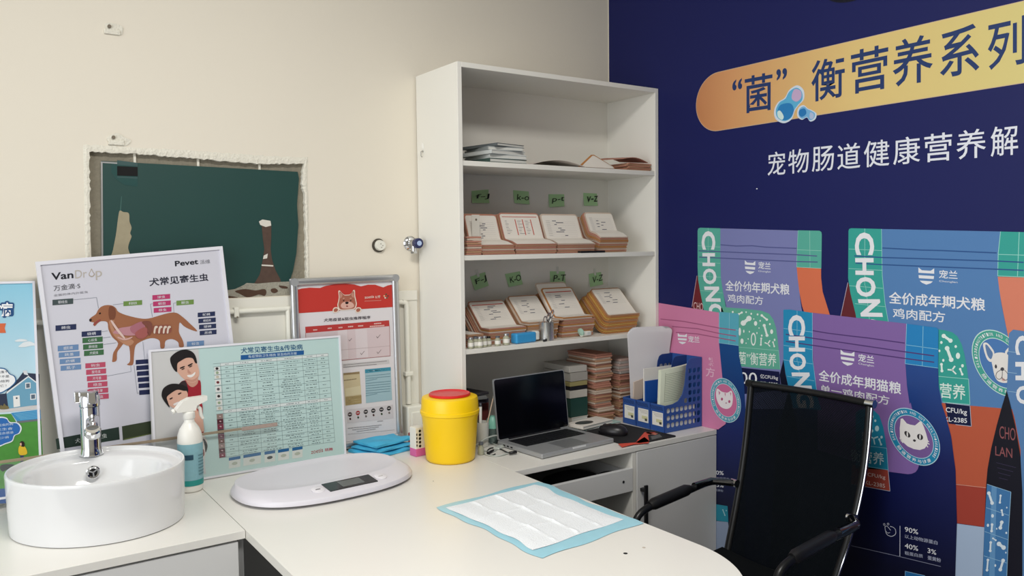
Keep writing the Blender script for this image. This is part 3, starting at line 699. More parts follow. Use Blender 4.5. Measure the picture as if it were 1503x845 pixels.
# white tube with green cap
c = at(853, 487, 1, -0.255); t = thing('ointment_tube', 'small white plastic tube with a pale green cap lying on the lower shelf edge', 'tube', (c.x, -0.262, z3+0.0006), 0.06)
b = MB(); b.cyl((-0.006, 0, 0.011), (0.038, 0, 0.011), 0.0105, M_LABELW, 18, 0.009); b.box((0.016, -0.0115, 0.005), (0.034, -0.0085, 0.016), mat('pale_print', (196, 202, 200), rough=0.6)); b.build('tube_body', t)
b = MB(); b.lathe([(0.004, 0), (0.015, 0.004), (0.015, 0.010), (0.006, 0.016)], mat('pale_green_cap', (164, 198, 182), rough=0.2), 20, Matrix.Translation((-0.0135, 0, 0.0155)) @ Matrix.Rotation(math.radians(70), 4, 'Y')); b.build('cap', t, label='pale green flared cap')
c = at(797, 497, 1, -0.285); b = MB(); b.box((-0.012, -0.004, 0), (0.012, 0.004, 0.008), M_BLACK, 0.002); single(b, 'black_clip', 'small black clip at the foot of the steel cup', 'clip', (CUPX-0.028, -0.286, z3+0.0006), 0.5)

# ================================================================== IN THE BOTTOM BAY OF THE BOOKCASE
zb = TABLE+0.0006
R = random.Random(21)
def card(name, label, cat, x, y, z, w, d, h, rz, m, group=None, slope=0.0):
    b = MB(); b.box((-w/2, -d/2, 0), (w/2, d/2, h), m, min(0.001, h*0.3), 1)
    return single(b, name, label, cat, (x, y, z), rz, group)
xm = at(886, 560, 1, -0.235).x
z = zb
for i in range(34):      # main column of folders
    h = 0.0078; m = EDGE[R.choice(('pink', 'tan', 'pink', 'cream'))]
    top = i == 33
    card('record_folder', 'topmost record folder of the high column behind the laptop' if top else 'pink edged record folder in the high column behind the laptop', 'folder', xm+R.uniform(-.006, .006)+(0.010 if i < 8 else 0), -0.150+R.uniform(-.006, .006), z, 0.084, 0.17, h*0.92, R.uniform(-.06, .06), m, 'folders in the high column behind the laptop'); z += h
zc = z
xr_ = at(917, 560, 1, -0.22).x; z = zb
for i in range(22):
    card('record_folder', 'topmost record folder of the short column beside the blue file rack' if i == 21 else 'pink edged record folder in the short column beside the blue file rack', 'folder', xr_+0.004+R.uniform(-.005, .005), -0.142+R.uniform(-.006, .006), z, 0.066, 0.16, 0.0078*0.92, R.uniform(-.04, .04), EDGE[R.choice(('tan', 'pink', 'cream', 'pink'))], 'folders in the short column beside the file rack'); z += 0.0078
z += 0.002
greys = [mat('bundle_grey', (168, 160, 154), rough=0.8), mat('bundle_pinkgrey', (186, 160, 150), rough=0.8)]
for i in range(6):
    card('paper_bundle', 'grey bundle of papers lying on the short folder column' if i < 5 else 'topmost grey bundle of papers on the short folder column', 'papers', xr_+0.008+R.uniform(-.006, .006), -0.145, z, 0.074, 0.16, 0.0095, R.uniform(-.10, .06), greys[i % 2], 'grey bundles on the short folder column'); z += 0.0100
# left column: books and white papers
xl_ = at(851, 560, 1, -0.235).x; z = zb
mdg = mat('dark_green_binder', (20, 62, 54), rough=0.45); wp_ = mat('white_paper_stack', (190, 186, 176), rough=0.85, noise=(40, 0.08))
seq = [('magazine', 'white magazine with a dark picture at the bottom of the left column behind the laptop', 0.012, wp_, 0), ('book', 'white book second from the bottom of the left column behind the laptop', 0.022, wp_, .1),
 ('binder', 'thick dark green binder in the left column behind the laptop', 0.072, mdg, 0.02), ('paper_stack', 'white paper stack lying on the dark green binder', 0.030, wp_, -.04), ('notebook', 'black notebook lying on the white paper stack behind the laptop', 0.014, mat('black_notebook', (22, 20, 26), rough=0.4), .03),
 ('book', 'olive yellow book lying on the black notebook behind the laptop', 0.018, mat('olive_cover', (150, 140, 92), rough=0.6), -.02), ('paper_stack', 'thick grey paper stack near the top of the left column', 0.034, mat('grey_paper_stack', (164, 160, 152), rough=0.85, noise=(40, 0.1)), .05), ('paper_stack', 'grey paper stack topmost in the left column behind the laptop', 0.024, mat('grey_paper_stack2', (176, 172, 164), rough=0.85), -.08)]
for nm, lb, h, m, r_ in seq:
    if nm in ('magazine',) or lb.startswith('white book'): flat_item(nm, lb, nm, xl_-0.004, -0.15, z, 0.084, 0.17, h, r_*0.5, m, M_PAGE)
    else: card(nm, lb, 'papers' if nm == 'paper_stack' else nm, xl_-0.004, -0.15, z, 0.084, 0.17, h-0.001, r_*0.5, m)
    z += h+0.0006
# magazines in front of the columns, under the shelf edge
c = at(860, 596, 2, TABLE)
flat_item('magazine', 'pale magazine with a dark circle picture lying in front of the folder columns', 'magazine', -0.352, -0.282, zb+0.011, 0.17, 0.085, 0.012, 0.15, M_FORM, M_PAGE)
b = MB(); b.lathe([(0.0, 0.0), (0.040, 0.0), (0.040, 0.0004), (0.0, 0.0004)], mat('dark_picture', (70, 74, 72), rough=0.5), 24, Matrix.Translation((-0.385, -0.288, zb+0.0234)) @ Matrix.Diagonal((1, 0.6, 1, 1)), caps=False)
b.build('cover_picture', [o for o in bpy.data.objects if o.get('label', '').startswith('pale magazine')][0], True, label='dark round picture on the cover')
flat_item('magazine', 'pale green tinted booklet at the bottom in front of the folder columns', 'magazine', -0.318, -0.282, zb, 0.19, 0.078, 0.010, 0.08, mat('pale_green_cover', (176, 204, 198), rough=0.5), M_PAGE)
# left end of the bay, behind the yellow bin
z = zb
mdk = mat('dark_grey_box', (60, 58, 64), rough=0.6); mrd = mat('dark_red_box', (104, 44, 42), rough=0.6)
t = single(MB().box((-0.075, -0.065, 0), (0.075, 0.065, 0.125), mrd, 0.002), 'carton', 'dark red carton standing in the bottom bay behind the pen cup', 'carton', (-0.795, -0.085, zb), 0.0)
z += 0.126
dark_names = [('book', 'dark patterned book lying on the dark red carton', 0.016, mat('dark_pattern_cover', (66, 62, 76), rough=0.5, noise=(60, 0.6))), ('paper_stack', 'grey papers on the dark red carton under a dark folder', 0.012, mat('grey_dim_paper', (120, 122, 122), rough=0.8)), ('folder', 'dark folder on top of the papers on the dark red carton', 0.010, mdk)]
for k, (nm, lb, h, m) in enumerate(dark_names):
    card(nm, lb, 'papers' if nm != 'book' else 'book', -0.815, -0.110, z, 0.14, 0.15, h-0.001, (0.1, -0.12, 0.2)[k], m); z += h
# pen cup
c = at(709, 640, 2, TABLE); c = Vector((-0.845, -0.30, TABLE))
c = at(710, 660, 1, -0.27); PX = at(709, 625, 1, -0.28).x
t = thing('pen_cup', 'plain white pen cup behind the yellow bin', 'pen cup', (PX, -0.275, zb))
b = MB(); b.lathe([(0.020, 0), (0.021, 0.001), (0.023, 0.085), (0.0215, 0.085), (0.0195, 0.004)], mat('white_plastic_cup', (206, 206, 198), rough=0.4), 24); b.build('cup_body', t)
def pen(label, name, base, tip, r, m, mt, cat='pen', group='pens in the white cup'):
    t = thing(name, label, cat, base, 0, group); b = MB(); b.cyl(base, tip, r, m, 10); b.build('barrel', t, True)
    d = (Vector(tip)-Vector(base)).normalized(); b = MB(); b.cyl(Vector(tip)+d*0.0005, Vector(tip)+d*0.012, r*1.05, mt, 10, r*0.7); b.build('end', t, True)
pen('white capped marker pen standing in the white pen cup', 'pen', (PX-0.008, -0.274, zb+0.006), (PX+0.002, -0.262, zb+0.135), 0.005, M_LABELW, M_GREYCAP)
pen('black pen leaning left in the white pen cup', 'pen', (PX+0.004, -0.276, zb+0.006), (PX-0.018, -0.255, zb+0.125), 0.004, M_BLACK, M_BLACK)
pen('thin cotton swab stick leaning far right in the white pen cup', 'swab', (PX-0.004, -0.280, zb+0.006), (PX+0.048, -0.272, zb+0.160), 0.0022, mat('swab_stick', (206, 182, 160), rough=0.7), M_LABELW)
# teal capped clear tumbler
TX = at(722, 620, 1, -0.262).x+0.004
t = thing('small_jar', 'clear plastic jar with a domed pale teal lid beside the pen cup', 'jar', (TX, -0.262, zb))
b = MB(); b.lathe([(0.016, 0), (0.018, 0.002), (0.022, 0.055), (0.021, 0.055), (0.017, 0.004)], mat('clear_jar', (150, 172, 168), rough=0.1, trans=0.7), 24); b.build('jar_body', t)
b = MB(); b.lathe([(0.0235, 0.0552), (0.0235, 0.070), (0.021, 0.086), (0.012, 0.096), (0.0, 0.098)], mat('pale_teal_lid', (132, 196, 178), rough=0.4), 24, caps=False); b.build('lid', t, label='domed pale teal lid')
# cables and a vial beside the laptop
M_CABW = mat('grey_white_cable', (184, 190, 184), rough=0.5)
def desk(px, py, dz=0.0): p = at(px, py, 2, TABLE+dz); return (p.x, p.y, TABLE+dz)
b = MB(); b.tube(smooth2([(-0.885, -0.285, zb+0.004), (-0.860, -0.300, zb+0.020), (-0.83, -0.305, zb+0.034), (-0.79, -0.300, zb+0.036), (-0.765, -0.285, zb+0.022), (-0.755, -0.27, zb+0.004)], 6, False), 0.0026, M_CABW, 8)
single(b, 'grey_cable', 'pale grey cable arching up beside the laptop', 'cable', (-0.82, -0.29, zb), world=True)
b = MB(); pts = [desk(708, 655, .003), desk(720, 650, .003), desk(731, 656, .003), desk(722, 663, .003), desk(709, 661, .003), desk(714, 667, .003), desk(730, 669, .003), desk(745, 665, .004)]
b.tube(smooth2(pts, 6, False), 0.0022, M_CABW, 8); single(b, 'grey_cable', 'pale grey cable curled flat on the desk by the laptop corner', 'cable', pts[0], world=True)
t = thing('usb_cable', 'black usb cable looping from the laptop side', 'cable', desk(730, 662))
b = MB(); pts = [desk(756, 663, .0085), desk(746, 664, .006), desk(735, 659, .003), desk(722, 657, .003), desk(715, 662, .003), desk(720, 668, .003), desk(727, 666, .003)]
b.tube(smooth2(pts, 6, False), 0.002, M_BLACK, 8); b.build('wire', t, True)
b = MB(); A = Vector(desk(748, 664.5, .0085)); B_ = Vector(desk(758, 663, .0085)); d = (B_-A).normalized(); b.cyl(A, B_, 0.005, M_BLACK, 8); b.build('plug', t, True)
b = MB(); A = Vector(desk(716, 665, .0045)); B_ = Vector(desk(724, 661, .0045)); b.cyl(A, B_, 0.0045, M_BLACK, 8); b.build('connector', t, True)
p = desk(706, 667); t = vial(0, 0, p[1], TABLE, 'small glass vial with a grey cap on the desk between bin and laptop', 0.042, 0.0105, M_GREYCAP, None, None) if False else None
tv = thing('glass_vial', 'small glass vial with a grey stopper on the desk beside the yellow bin', 'vial', (p[0], p[1], zb))
b = MB(); b.lathe([(0.009, 0), (0.0105, 0.001), (0.0105, 0.022), (0.0062, 0.029), (0.0062, 0.033)], mat('vial_body', (206, 206, 188), rough=0.15), 18); b.build('bottle', tv)
b = MB(); b.lathe([(0.0078, 0.033), (0.0078, 0.040), (0.007, 0.042)], M_GREYCAP, 18); b.build('cap', tv)
b = MB(); b.box((-0.022, -0.012, 0), (0.022, 0.012, 0.007), mat('pale_wrapper', (200, 206, 200), rough=0.35), 0.003); single(b, 'wrapper', 'crumpled pale wrapper on the desk beside the curled cable', 'wrapper', (-0.80, -0.335, zb), 0.5)

# ================================================================== LAPTOP, MOUSE, MAT, FILE RACK
a = math.radians(4.0)
t = thing('laptop', 'open silver laptop with a black screen on the desk', 'laptop', (-0.612, -0.408, zb), a)
M_LAP = mat('laptop_aluminium', (166, 168, 170), rough=0.38, metal=0.35)
LW, LD = 0.330, 0.238
b = MB(); b.box((-LW/2, -LD/2, 0.0012), (LW/2, LD/2, 0.0165), M_LAP, 0.004, 3); bs = b.build('base', t)
b = MB()
for i in range(3):
    b.box((-LW/2-0.0003, LD/2-0.045-0.020*i, 0.006), (-LW/2+0.001, LD/2-0.034-0.020*i, 0.011), M_DARK)
b.build('ports', bs)
b = MB(); b.box((-0.137, -0.006, 0.0164), (0.137, 0.096, 0.0168), mat('keyboard_well', (16, 17, 19), rough=0.5), 0)
KM = mat('laptop_key', (26, 27, 30), rough=0.45)
for r_ in range(6):
    n = 14 if r_ < 5 else 9
    for k in range(n):
        w = 0.272/n; x = -0.136+w*k; y = 0.0795-0.0165*r_
        b.box((x+0.0012, y, 0.0168), (x+w-0.0012, y+0.0142, 0.0178), KM)
b.build('keyboard', bs, label='black keyboard')
b = MB(); b.box((-0.055, -0.108, 0.0164), (0.055, -0.018, 0.0167), mat('trackpad', (150, 152, 154), rough=0.3, metal=0.5)); b.box((-0.03, -LD/2-0.0004, 0.011), (0.03, -LD/2+0.002, 0.0168), mat('grip_notch', (206, 208, 210), rough=0.3)); b.build('trackpad', bs)
tilt = math.radians(7)
Mh = Matrix.Translation((0, LD/2-0.006, 0.0175)) @ Matrix.Rotation(-tilt, 4, 'X')
b = MB()
def rrect(w, h, r, n=6): return [(sx*(w/2-r)+r*math.cos(a_), sy*(h/2-r)+r*math.sin(a_)) for sx, sy, a0 in ((1, 1, 0), (-1, 1, 90), (-1, -1, 180), (1, -1, 270)) for a_ in [math.radians(a0+90*i/n) for i in range(n+1)]]
LH = 0.212
b.prism([Mh @ Vector((x, -0.0005, y+LH/2)) for x, y in rrect(LW, LH, 0.009)], Mh.to_3x3() @ Vector((0, 0.0065, 0)), M_LAP); lid = b.build('screen_lid', t)
b = MB(); b.prism([Mh @ Vector((x, -0.0012, y+LH/2)) for x, y in rrect(LW-0.006, LH-0.006, 0.008)], Mh.to_3x3() @ Vector((0, 0.0008, 0)), mat('dark_screen_glass', (6, 7, 12), rough=0.12, spec=0.4)); b.build('screen_glass', lid, label='switched off black glass screen')
b = MB(); b.cyl((-0.12, LD/2-0.006, 0.0165), (0.12, LD/2-0.006, 0.0165), 0.005, M_BLACK, 12); b.build('hinge', t)
# mouse mat
t = thing('mouse_mat', 'black mouse mat with red angular shapes hanging near the desk edge', 'mouse mat', (-0.32, -0.43, zb))
pts = [(-0.484, -0.575), (-0.200, -0.578), (-0.212, -0.33), (-0.215, -0.275), (-0.44, -0.275), (-0.44, -0.30)]
def rounded(pts, r=0.018, n=5):
    out = []; N = len(pts)
    for i in range(N):
        p = Vector(pts[i]); a_ = (Vector(pts[i-1])-p).normalized(); c_ = (Vector(pts[(i+1) % N])-p).normalized()
        q0, q1 = p+a_*r, p+c_*r
        for k in range(n+1):
            f = k/n; out.append(tuple((1-f)**2*q0+2*f*(1-f)*p+f*f*q1))
    return out
mt = rounded([(-0.436, -0.580), (-0.200, -0.584), (-0.228, -0.275), (-0.430, -0.290)], 0.014)
MB().prism([(x, y, zb) for x, y in mt], (0, 0, 0.0030), mat('mat_black_cloth', (22, 21, 23), rough=0.8)).build('mat_sheet', t, True)
b = MB(); mr = mat('mat_red_print', (214, 78, 58), rough=0.7); zz = zb+0.0033
D = lambda x, y: Vector((at(x, y, 2, zz).x, at(x, y, 2, zz).y, zz))
b.poly([D(907, 651), D(933, 649), D(946, 641), D(953, 647), D(952, 650), D(930, 652), D(913, 656)], mr); b.poly([D(933, 649), D(946, 634), D(963, 634), D(951, 638), D(953, 648), D(938, 650)], mr)
b.poly([D(955, 640), D(968, 637), D(972, 641), D(957, 645)], mat('mat_grey_patch', (96, 96, 96), rough=0.7))
b.poly([D(947, 633.5), D(960, 635), D(966, 636), D(962, 638), D(950, 636)], mat('mat_pale_red', (196, 112, 92), rough=0.7))
b.build('print', t, True, label='red and grey angular print')
# mouse
c = at(905, 636, 2, TABLE+0.01); t = thing('computer_mouse', 'black computer mouse on the mouse mat', 'mouse', (c.x, c.y+0.02, zb+0.0036), 0.5)
b = MB(); L = []; n = 24
for k, (f, zz_) in enumerate([(0.94, 0.0), (1.0, 0.006), (0.98, 0.016), (0.86, 0.026), (0.62, 0.033), (0.3, 0.0365), (0.02, 0.0372)]):
    L.append([(0.031*f*math.cos(2*math.pi*i/n)*(1-0.08*math.sin(2*math.pi*i/n)), 0.056*f*math.sin(2*math.pi*i/n)-0.006*(1-f), zz_) for i in range(n)])
b.loops(L, mat('mouse_black', (26, 24, 28), rough=0.35), True, True, True); b.build('shell', t)
b = MB(); b.lathe([(0.0085, -0.0035), (0.0085, 0.0035)], mat('mouse_wheel', (60, 58, 60), rough=0.6), 18, Matrix.Translation((0, 0.030, 0.0275)) @ Matrix.Rotation(math.pi/2, 4, 'Y')); b.build('scroll_wheel', t)
b = MB(); b.box((-0.0006, 0.004, 0.034), (0.0006, 0.012, 0.0376), M_DARK); b.build('button_gap', t)

# blue three-bay file rack
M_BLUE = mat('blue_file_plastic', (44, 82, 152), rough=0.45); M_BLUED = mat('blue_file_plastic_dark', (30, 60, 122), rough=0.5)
RX0, RX1 = -0.200, -0.006; RY0, RY1 = -0.524, -0.299; RZ = TABLE+0.001
rk = thing('file_rack', 'blue perforated plastic file rack with three bays on the desk end', 'file rack', (-0.11, -0.39, RZ))
bay = (RY1-RY0)/3
def side_profile(y, th):
    """perforated side wall in the XZ plane: low front, tall back"""
    pts = [(RX0, 0.0), (RX1, 0.0), (RX1, 0.262)]
    pts += [(RX0+0.138, 0.262), (RX0, 0.100)]
    return pts
def perforated(y, m):
    """wall made of a grid of strips leaving round-cornered slots"""
    outer = side_profile(y, 0)
    def top(x):
        P = [(RX0, .100), (RX0+.040, .102), (RX0+.068, .110), (RX0+.090, .132), (RX0+.103, .170), (RX0+.111, .235), (RX0+.121, .256), (RX0+.136, .262), (RX1, .262)]
        for a_, c_ in zip(P[:-1], P[1:]):
            if x <= c_[0]+1e-9: return a_[1]+(c_[1]-a_[1])*(x-a_[0])/(c_[0]-a_[0])
        return .262
    b = MB(); th = 0.0022
    cw = (RX1-RX0-0.012)/8; rh = 0.0272
    # cells: every cell is a frame with an octagonal hole, skipped (solid) where it would cross the outline
    bot = 0.012; xs0 = RX0+0.006
    nrow = 9
    def quadstrip(x_lo, x_hi, z_lo, z_hi):
        if z_hi-z_lo > 1e-5 and x_hi-x_lo > 1e-5: b.box((x_lo, y-th/2, RZ+z_lo), (x_hi, y+th/2, RZ+z_hi), m)
    quadstrip(RX0, RX1, 0, bot)
    quadstrip(RX0, xs0, bot, top(RX0)); quadstrip(RX1-0.006, RX1, bot, .262)
    for c_ in range(8):
        xa, xb = xs0+cw*c_, xs0+cw*(c_+1); tz = min(top(xa+1e-4), top(xb))
        zc = bot
        for r_ in range(nrow):
            za, zb_ = bot+rh*r_, bot+rh*(r_+1)
            if zb_ > tz-0.006: break
            k = 0.0042; h = 0.0062; ex = 0.0024
            hx0, hx1, hz0, hz1 = xa+ex, xb-ex, za+h*0.75, zb_-h*0.75
            oct_ = [(hx0+k, hz0), (hx1-k, hz0), (hx1, hz0+k), (hx1, hz1-k), (hx1-k, hz1), (hx0+k, hz1), (hx0, hz1-k), (hx0, hz0+k)]
            sq = [(hx0+k, za), (hx1-k, za), (xb, za), (xb, zb_), (hx1-k, zb_), (hx0+k, zb_), (xa, zb_), (xa, za)]
            vs = []
            for yy in (y-th/2, y+th/2): vs += [(x, yy, RZ+z_) for x, z_ in oct_]+[(x, yy, RZ+z_) for x, z_ in sq]
            fs = []
            for o_ in (0, 16):
                for i in range(8): fs.append((o_+i, o_+(i+1) % 8, o_+8+(i+1) % 8, o_+8+i))
            for i in range(8): fs.append((i, (i+1) % 8, 16+(i+1) % 8, 16+i))
            b.add(vs, fs, m); zc = zb_
        # solid cap above the last hole, following the outline
        n_ = 6
        for q in range(n_):
            x_0, x_1 = xa+cw*q/n_, xa+cw*(q+1)/n_; ta, tb = top(x_0+1e-4), top(x_1)
            b.prism([(x_0, y-th/2, RZ+zc), (x_1, y-th/2, RZ+zc), (x_1, y-th/2, RZ+tb), (x_0, y-th/2, RZ+ta)], (0, th, 0), m)
    return b
perforated(RY0+0.0012, M_BLUE).build('side_wall', rk, True)
perforated(RY1-0.0012, M_BLUE).build('side_wall', rk, True)
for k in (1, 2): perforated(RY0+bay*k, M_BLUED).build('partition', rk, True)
MB().box((RX0+0.001, RY0+0.0025, RZ), (RX1, RY1-0.0025, RZ+0.003), M_BLUE).build('floor_plate', rk, True)
# back wall with finger holes
b = MB(); b.box((RX1-0.003, RY0+0.0025, RZ+0.003), (RX1, RY1-0.0025, RZ+0.262), M_BLUE); b.build('back_wall', rk, True)
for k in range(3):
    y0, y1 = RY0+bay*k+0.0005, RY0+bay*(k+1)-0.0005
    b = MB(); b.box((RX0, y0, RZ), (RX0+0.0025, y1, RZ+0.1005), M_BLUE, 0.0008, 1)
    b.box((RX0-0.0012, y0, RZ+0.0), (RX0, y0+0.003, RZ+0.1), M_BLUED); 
    for i in range(9):
        yy = y0+0.010+i*0.0068
        b.prism([(RX0-0.0004, yy, RZ+0.080), (RX0-0.0004, yy+0.0022, RZ+0.080), (RX0-0.0004, yy+0.0095, RZ+0.094), (RX0-0.0004, yy+0.0073, RZ+0.094)], (0.0003, 0, 0), mat('dark_vent_slot', (14, 26, 60), rough=0.7))
    fp = b.build('front_plate', rk, True)
    b = MB(); b.box((RX0-0.0010, y0+0.010, RZ+0.022), (RX0-0.0002, y1-0.010, RZ+0.072), M_LABELW)
    for i in range(3): b.box((RX0-0.0013, y0+0.013, RZ+0.066-0.005*i), (RX0-0.0010, y1-0.013-0.006*i, RZ+0.0675-0.005*i), M_GREYL)
    b.box((RX0-0.0013, y0+0.016, RZ+0.028), (RX0-0.0010, y0+0.028, RZ+0.037), mat('label_print_dark', (84, 84, 78), rough=0.7)); b.box((RX0-0.0013, y0+0.014, RZ+0.034), (RX0-0.0010, y1-0.03, RZ+0.046), mat('label_print_yellow', (206, 204, 160), rough=0.7))
    b.build('label_card', fp, True, label='white printed label card')
b = MB()
for k in range(2):
    b.box((RX0+0.010, RY0+0.0055+0.006*k, RZ+0.0035), (RX1-0.034, RY0+0.0075+0.006*k, RZ+0.092-0.01*k), M_LABELW)
single(b, 'plain_sheets', 'plain white sheets seen through the holes of the front side of the blue rack', 'papers', (RX0+0.07, RY0+0.008, RZ+0.0035), world=True)
# papers standing in the rack
ym = RY0+bay*1.0
def curved_sheet(name, label, cat, outline_fn, m, th, label_world=True, group=None):
    pass
t = thing('paper_pad', 'bundle of printed pale green sheets standing in the front bay of the blue rack', 'papers', (RX0+0.07, RY0+bay*0.5, RZ+0.004), 0)
M_SHEET = mat('pale_green_sheet', (222, 228, 206), rough=0.8, noise=(30, 0.05)); M_SLINE = mat('sheet_print', (150, 158, 136), rough=0.8)
b = MB(); L = []
yb_ = RY0+bay*0.55
def pad_pt(f, g, off):          # f across (X), g up
    x = RX0+0.008+0.165*f; bulge = 0.022*math.sin(math.pi*f)*(0.4+0.6*g)
    return (x, yb_-bulge-0.004-off-0.010*g+0.018*f, RZ+0.006+0.226*g-0.006*(1-f)*g+0.012*math.sin(math.pi*f)*g*0.4)
for i in range(13):
    f = i/12; L.append([pad_pt(f, g/8, 0) for g in range(9)]+[pad_pt(f, g/8, -0.014) for g in range(8, -1, -1)])
b.loops(L, M_SHEET, True, True, True); b.build('sheets', t, True)
b = MB()
for i in range(16):
    g = 0.46+0.030*i
    for f0, f1 in ((0.10, 0.68), (0.78, 0.96)):
        n = 6; A_ = [pad_pt(f0+(f1-f0)*k/n, g, 0.0008) for k in range(n+1)]; B_ = [pad_pt(f0+(f1-f0)*k/n, g+0.006, 0.0008) for k in range(n+1)]
        b.add(A_+B_, [(k, k+1, n+2+k, n+1+k) for k in range(n)], M_SLINE)
for f in (0.10, 0.72, 0.78, 0.96):
    A_ = [pad_pt(f, 0.45+0.5*k/8, 0.0008) for k in range(9)]; B_ = [pad_pt(f+0.008, 0.45+0.5*k/8, 0.0008) for k in range(9)]
    b.add(A_+B_, [(k, k+1, 10+k, 9+k) for k in range(8)], M_SLINE)
b.build('printed_form', t, True)
t = thing('plastic_folder', 'blue plastic folder with a white top edge standing in the middle bay', 'folder', (RX0+0.02, RY0+bay*1.5, RZ+0.004), 0)
b = MB(); b.box((RX0+0.006, RY0+bay*1.42, RZ+0.004), (RX0+0.16, RY0+bay*1.48, RZ+0.176), mat('royal_blue_folder', (30, 84, 170), rough=0.35)); b.build('cover', t, True)
b = MB(); b.box((RX0+0.004, RY0+bay*1.50, RZ+0.004), (RX0+0.158, RY0+bay*1.56, RZ+0.222), M_LABELW); b.build('pages', t, True)
b = MB(); b.prism([(RX0+0.01, RY0+bay*2.45, RZ+0.004), (RX0+0.05, RY0+bay*2.45, RZ+0.004), (RX0+0.075, RY0+bay*2.45, RZ+0.17), (RX0+0.022, RY0+bay*2.45, RZ+0.16)], (0, 0.006, 0), mat('pinkish_paper', (206, 190, 176), rough=0.8))
single(b, 'paper_slip', 'pinkish paper slip leaning in the far bay of the blue rack', 'paper', (RX0+0.03, RY0+bay*2.45, RZ+0.004), world=True)
# big curled sheet rising out of the far bay
L = []; xa_, xb_ = -0.186, -0.010
GS = [k/18 for k in range(17)]+[0.905, 0.925, 0.945, 0.958, 0.970, 0.980, 0.989, 0.995, 1.0]
for j, g in enumerate(GS):
    z = RZ+0.006+(1.121-RZ-0.006)*g; row = []
    s_ = min(1, max(0, (z-0.985)/0.11)); s_ = s_*s_*(3-2*s_)
    for k in range(21):
        f = k/20; x = xa_-0.012*g*g+0.016*(1-g)+(xb_-xa_)*f*(1.0+0.0*g); x = min(x, -0.010)
        s2 = min(1, max(0, (z-1.02)/0.08)); y = -0.316-0.046*f-0.022*f*s2-0.006*(1-f)**2*g
        zz = z
        cr = 0.045          # rounded upper corners
        dz = max(0, z-(1.121-cr)); 
        if f > 0.5 and dz > 0: lim = xb_-cr+math.sqrt(max(0, cr*cr-dz*dz)); x = min(x, lim)
        if f < 0.5 and dz > 0: lim = xa_-0.012+cr-math.sqrt(max(0, cr*cr-dz*dz)); x = max(x, lim)
        row.append(Vector((x, y, zz)))
    L.append(row)
nr, nc = len(L), 21
b2 = MB(); off = Vector((0, 0.003, 0))
vs = [p for r_ in L for p in r_]+[p+off for r_ in L for p in r_]; N = nr*nc; fs = []
for j in range(nr-1):
    for i in range(nc-1):
        q = (j*nc+i, j*nc+i+1, (j+1)*nc+i+1, (j+1)*nc+i); fs.append(q); fs.append(tuple(N+k for k in reversed(q)))
bd_ = [j*nc for j in range(nr)]+[(nr-1)*nc+i for i in range(1, nc)]+[j*nc+nc-1 for j in range(nr-2, -1, -1)]+[i for i in range(nc-2, 0, -1)]
for a_, c_ in zip(bd_, bd_[1:]+bd_[:1]): fs.append((a_, c_, N+c_, N+a_))
b2.add(vs, fs, mat('grey_white_pad', (214, 212, 214), rough=0.6), True)
single(b2, 'large_paper', 'large blank grey white sheet with rounded corners standing behind the papers in the rack', 'paper', (-0.1, -0.302, RZ+0.004), world=True)
# ================================================================== THINGS ON THE COUNTERS
# wash basin
M_CER = mat('white_ceramic', (226, 227, 228), rough=0.12, spec=0.6)
BCX, BCY, BA, BB, BROT, BZ = -2.022, -0.3255, 0.213, 0.192, -0.829, 0.148
t = thing('wash_basin', 'round white ceramic wash basin standing on the left counter', 'wash basin', (BCX, BCY, TABLE+0.0006))
def bell(f, z, dx=0.0, dy=0.0, ka=None, n=64):
    a_, b_ = (BA*f, BB*f) if ka is None else ka
    L = []
    for i in range(n):
        q = 2*math.pi*i/n; x, y = a_*math.cos(q), b_*math.sin(q)
        L.append((x*math.cos(BROT)-y*math.sin(BROT)+dx, x*math.sin(BROT)+y*math.cos(BROT)+dy, z))
    return L
b = MB()
L = [bell(0.955, 0.0), bell(0.975, 0.002), bell(0.985, 0.05), bell(0.998, 0.138), bell(1.0, 0.144), bell(0.993, BZ), bell(0.975, BZ+0.0005), bell(0.962, BZ-0.002), bell(0.955, BZ-0.008), bell(0.945, BZ-0.011)]
ib = (0.172, 0.150)
L += [bell(1, BZ-0.0125, 0, -0.026, (0.178, 0.156)), bell(1, BZ-0.015, 0, -0.027, (0.174, 0.152)), bell(1, BZ-0.024, 0, -0.028, (0.169, 0.147)), bell(1, BZ-0.060, 0, -0.030, (0.158, 0.136)), bell(1, BZ-0.095, 0, -0.030, (0.135, 0.115)), bell(1, BZ-0.115, 0, -0.030, (0.09, 0.077)), bell(1, BZ-0.121, 0, -0.030, (0.022, 0.022))]
b.loops(L, M_CER, True, True, True); b.build('bowl', t)
b = MB(); oy = at(135, 686, 1, -0.205)
Mo = Matrix.Translation((oy.x-BCX, -0.2205-BCY+0.0, BZ-0.046)) @ Matrix.Rotation(math.radians(82), 4, 'X')
b.lathe([(0.010, 0.0), (0.0165, 0.001), (0.0175, 0.004), (0.015, 0.006), (0.0105, 0.005)], M_CHROME, 28, Mo, caps=False)
b.lathe([(0.0, 0.0035), (0.0115, 0.0035)], M_DARK, 24, Mo, caps=False)
for k in range(3): b.box((0.0, -0.0018, 0.0036), (0.0118, 0.0018, 0.0058), M_CHROME, M=Mo @ Matrix.Rotation(k*2*math.pi/3+0.6, 4, 'Z'))
b.build('overflow_ring', t, label='small chrome overflow ring with three spokes')
b = MB(); b.lathe([(0.0, 0.001), (0.020, 0.001), (0.023, -0.001)], M_CHROME, 28, Matrix.Translation((0, -0.030, BZ-0.1200)), caps=False); b.build('drain', t)
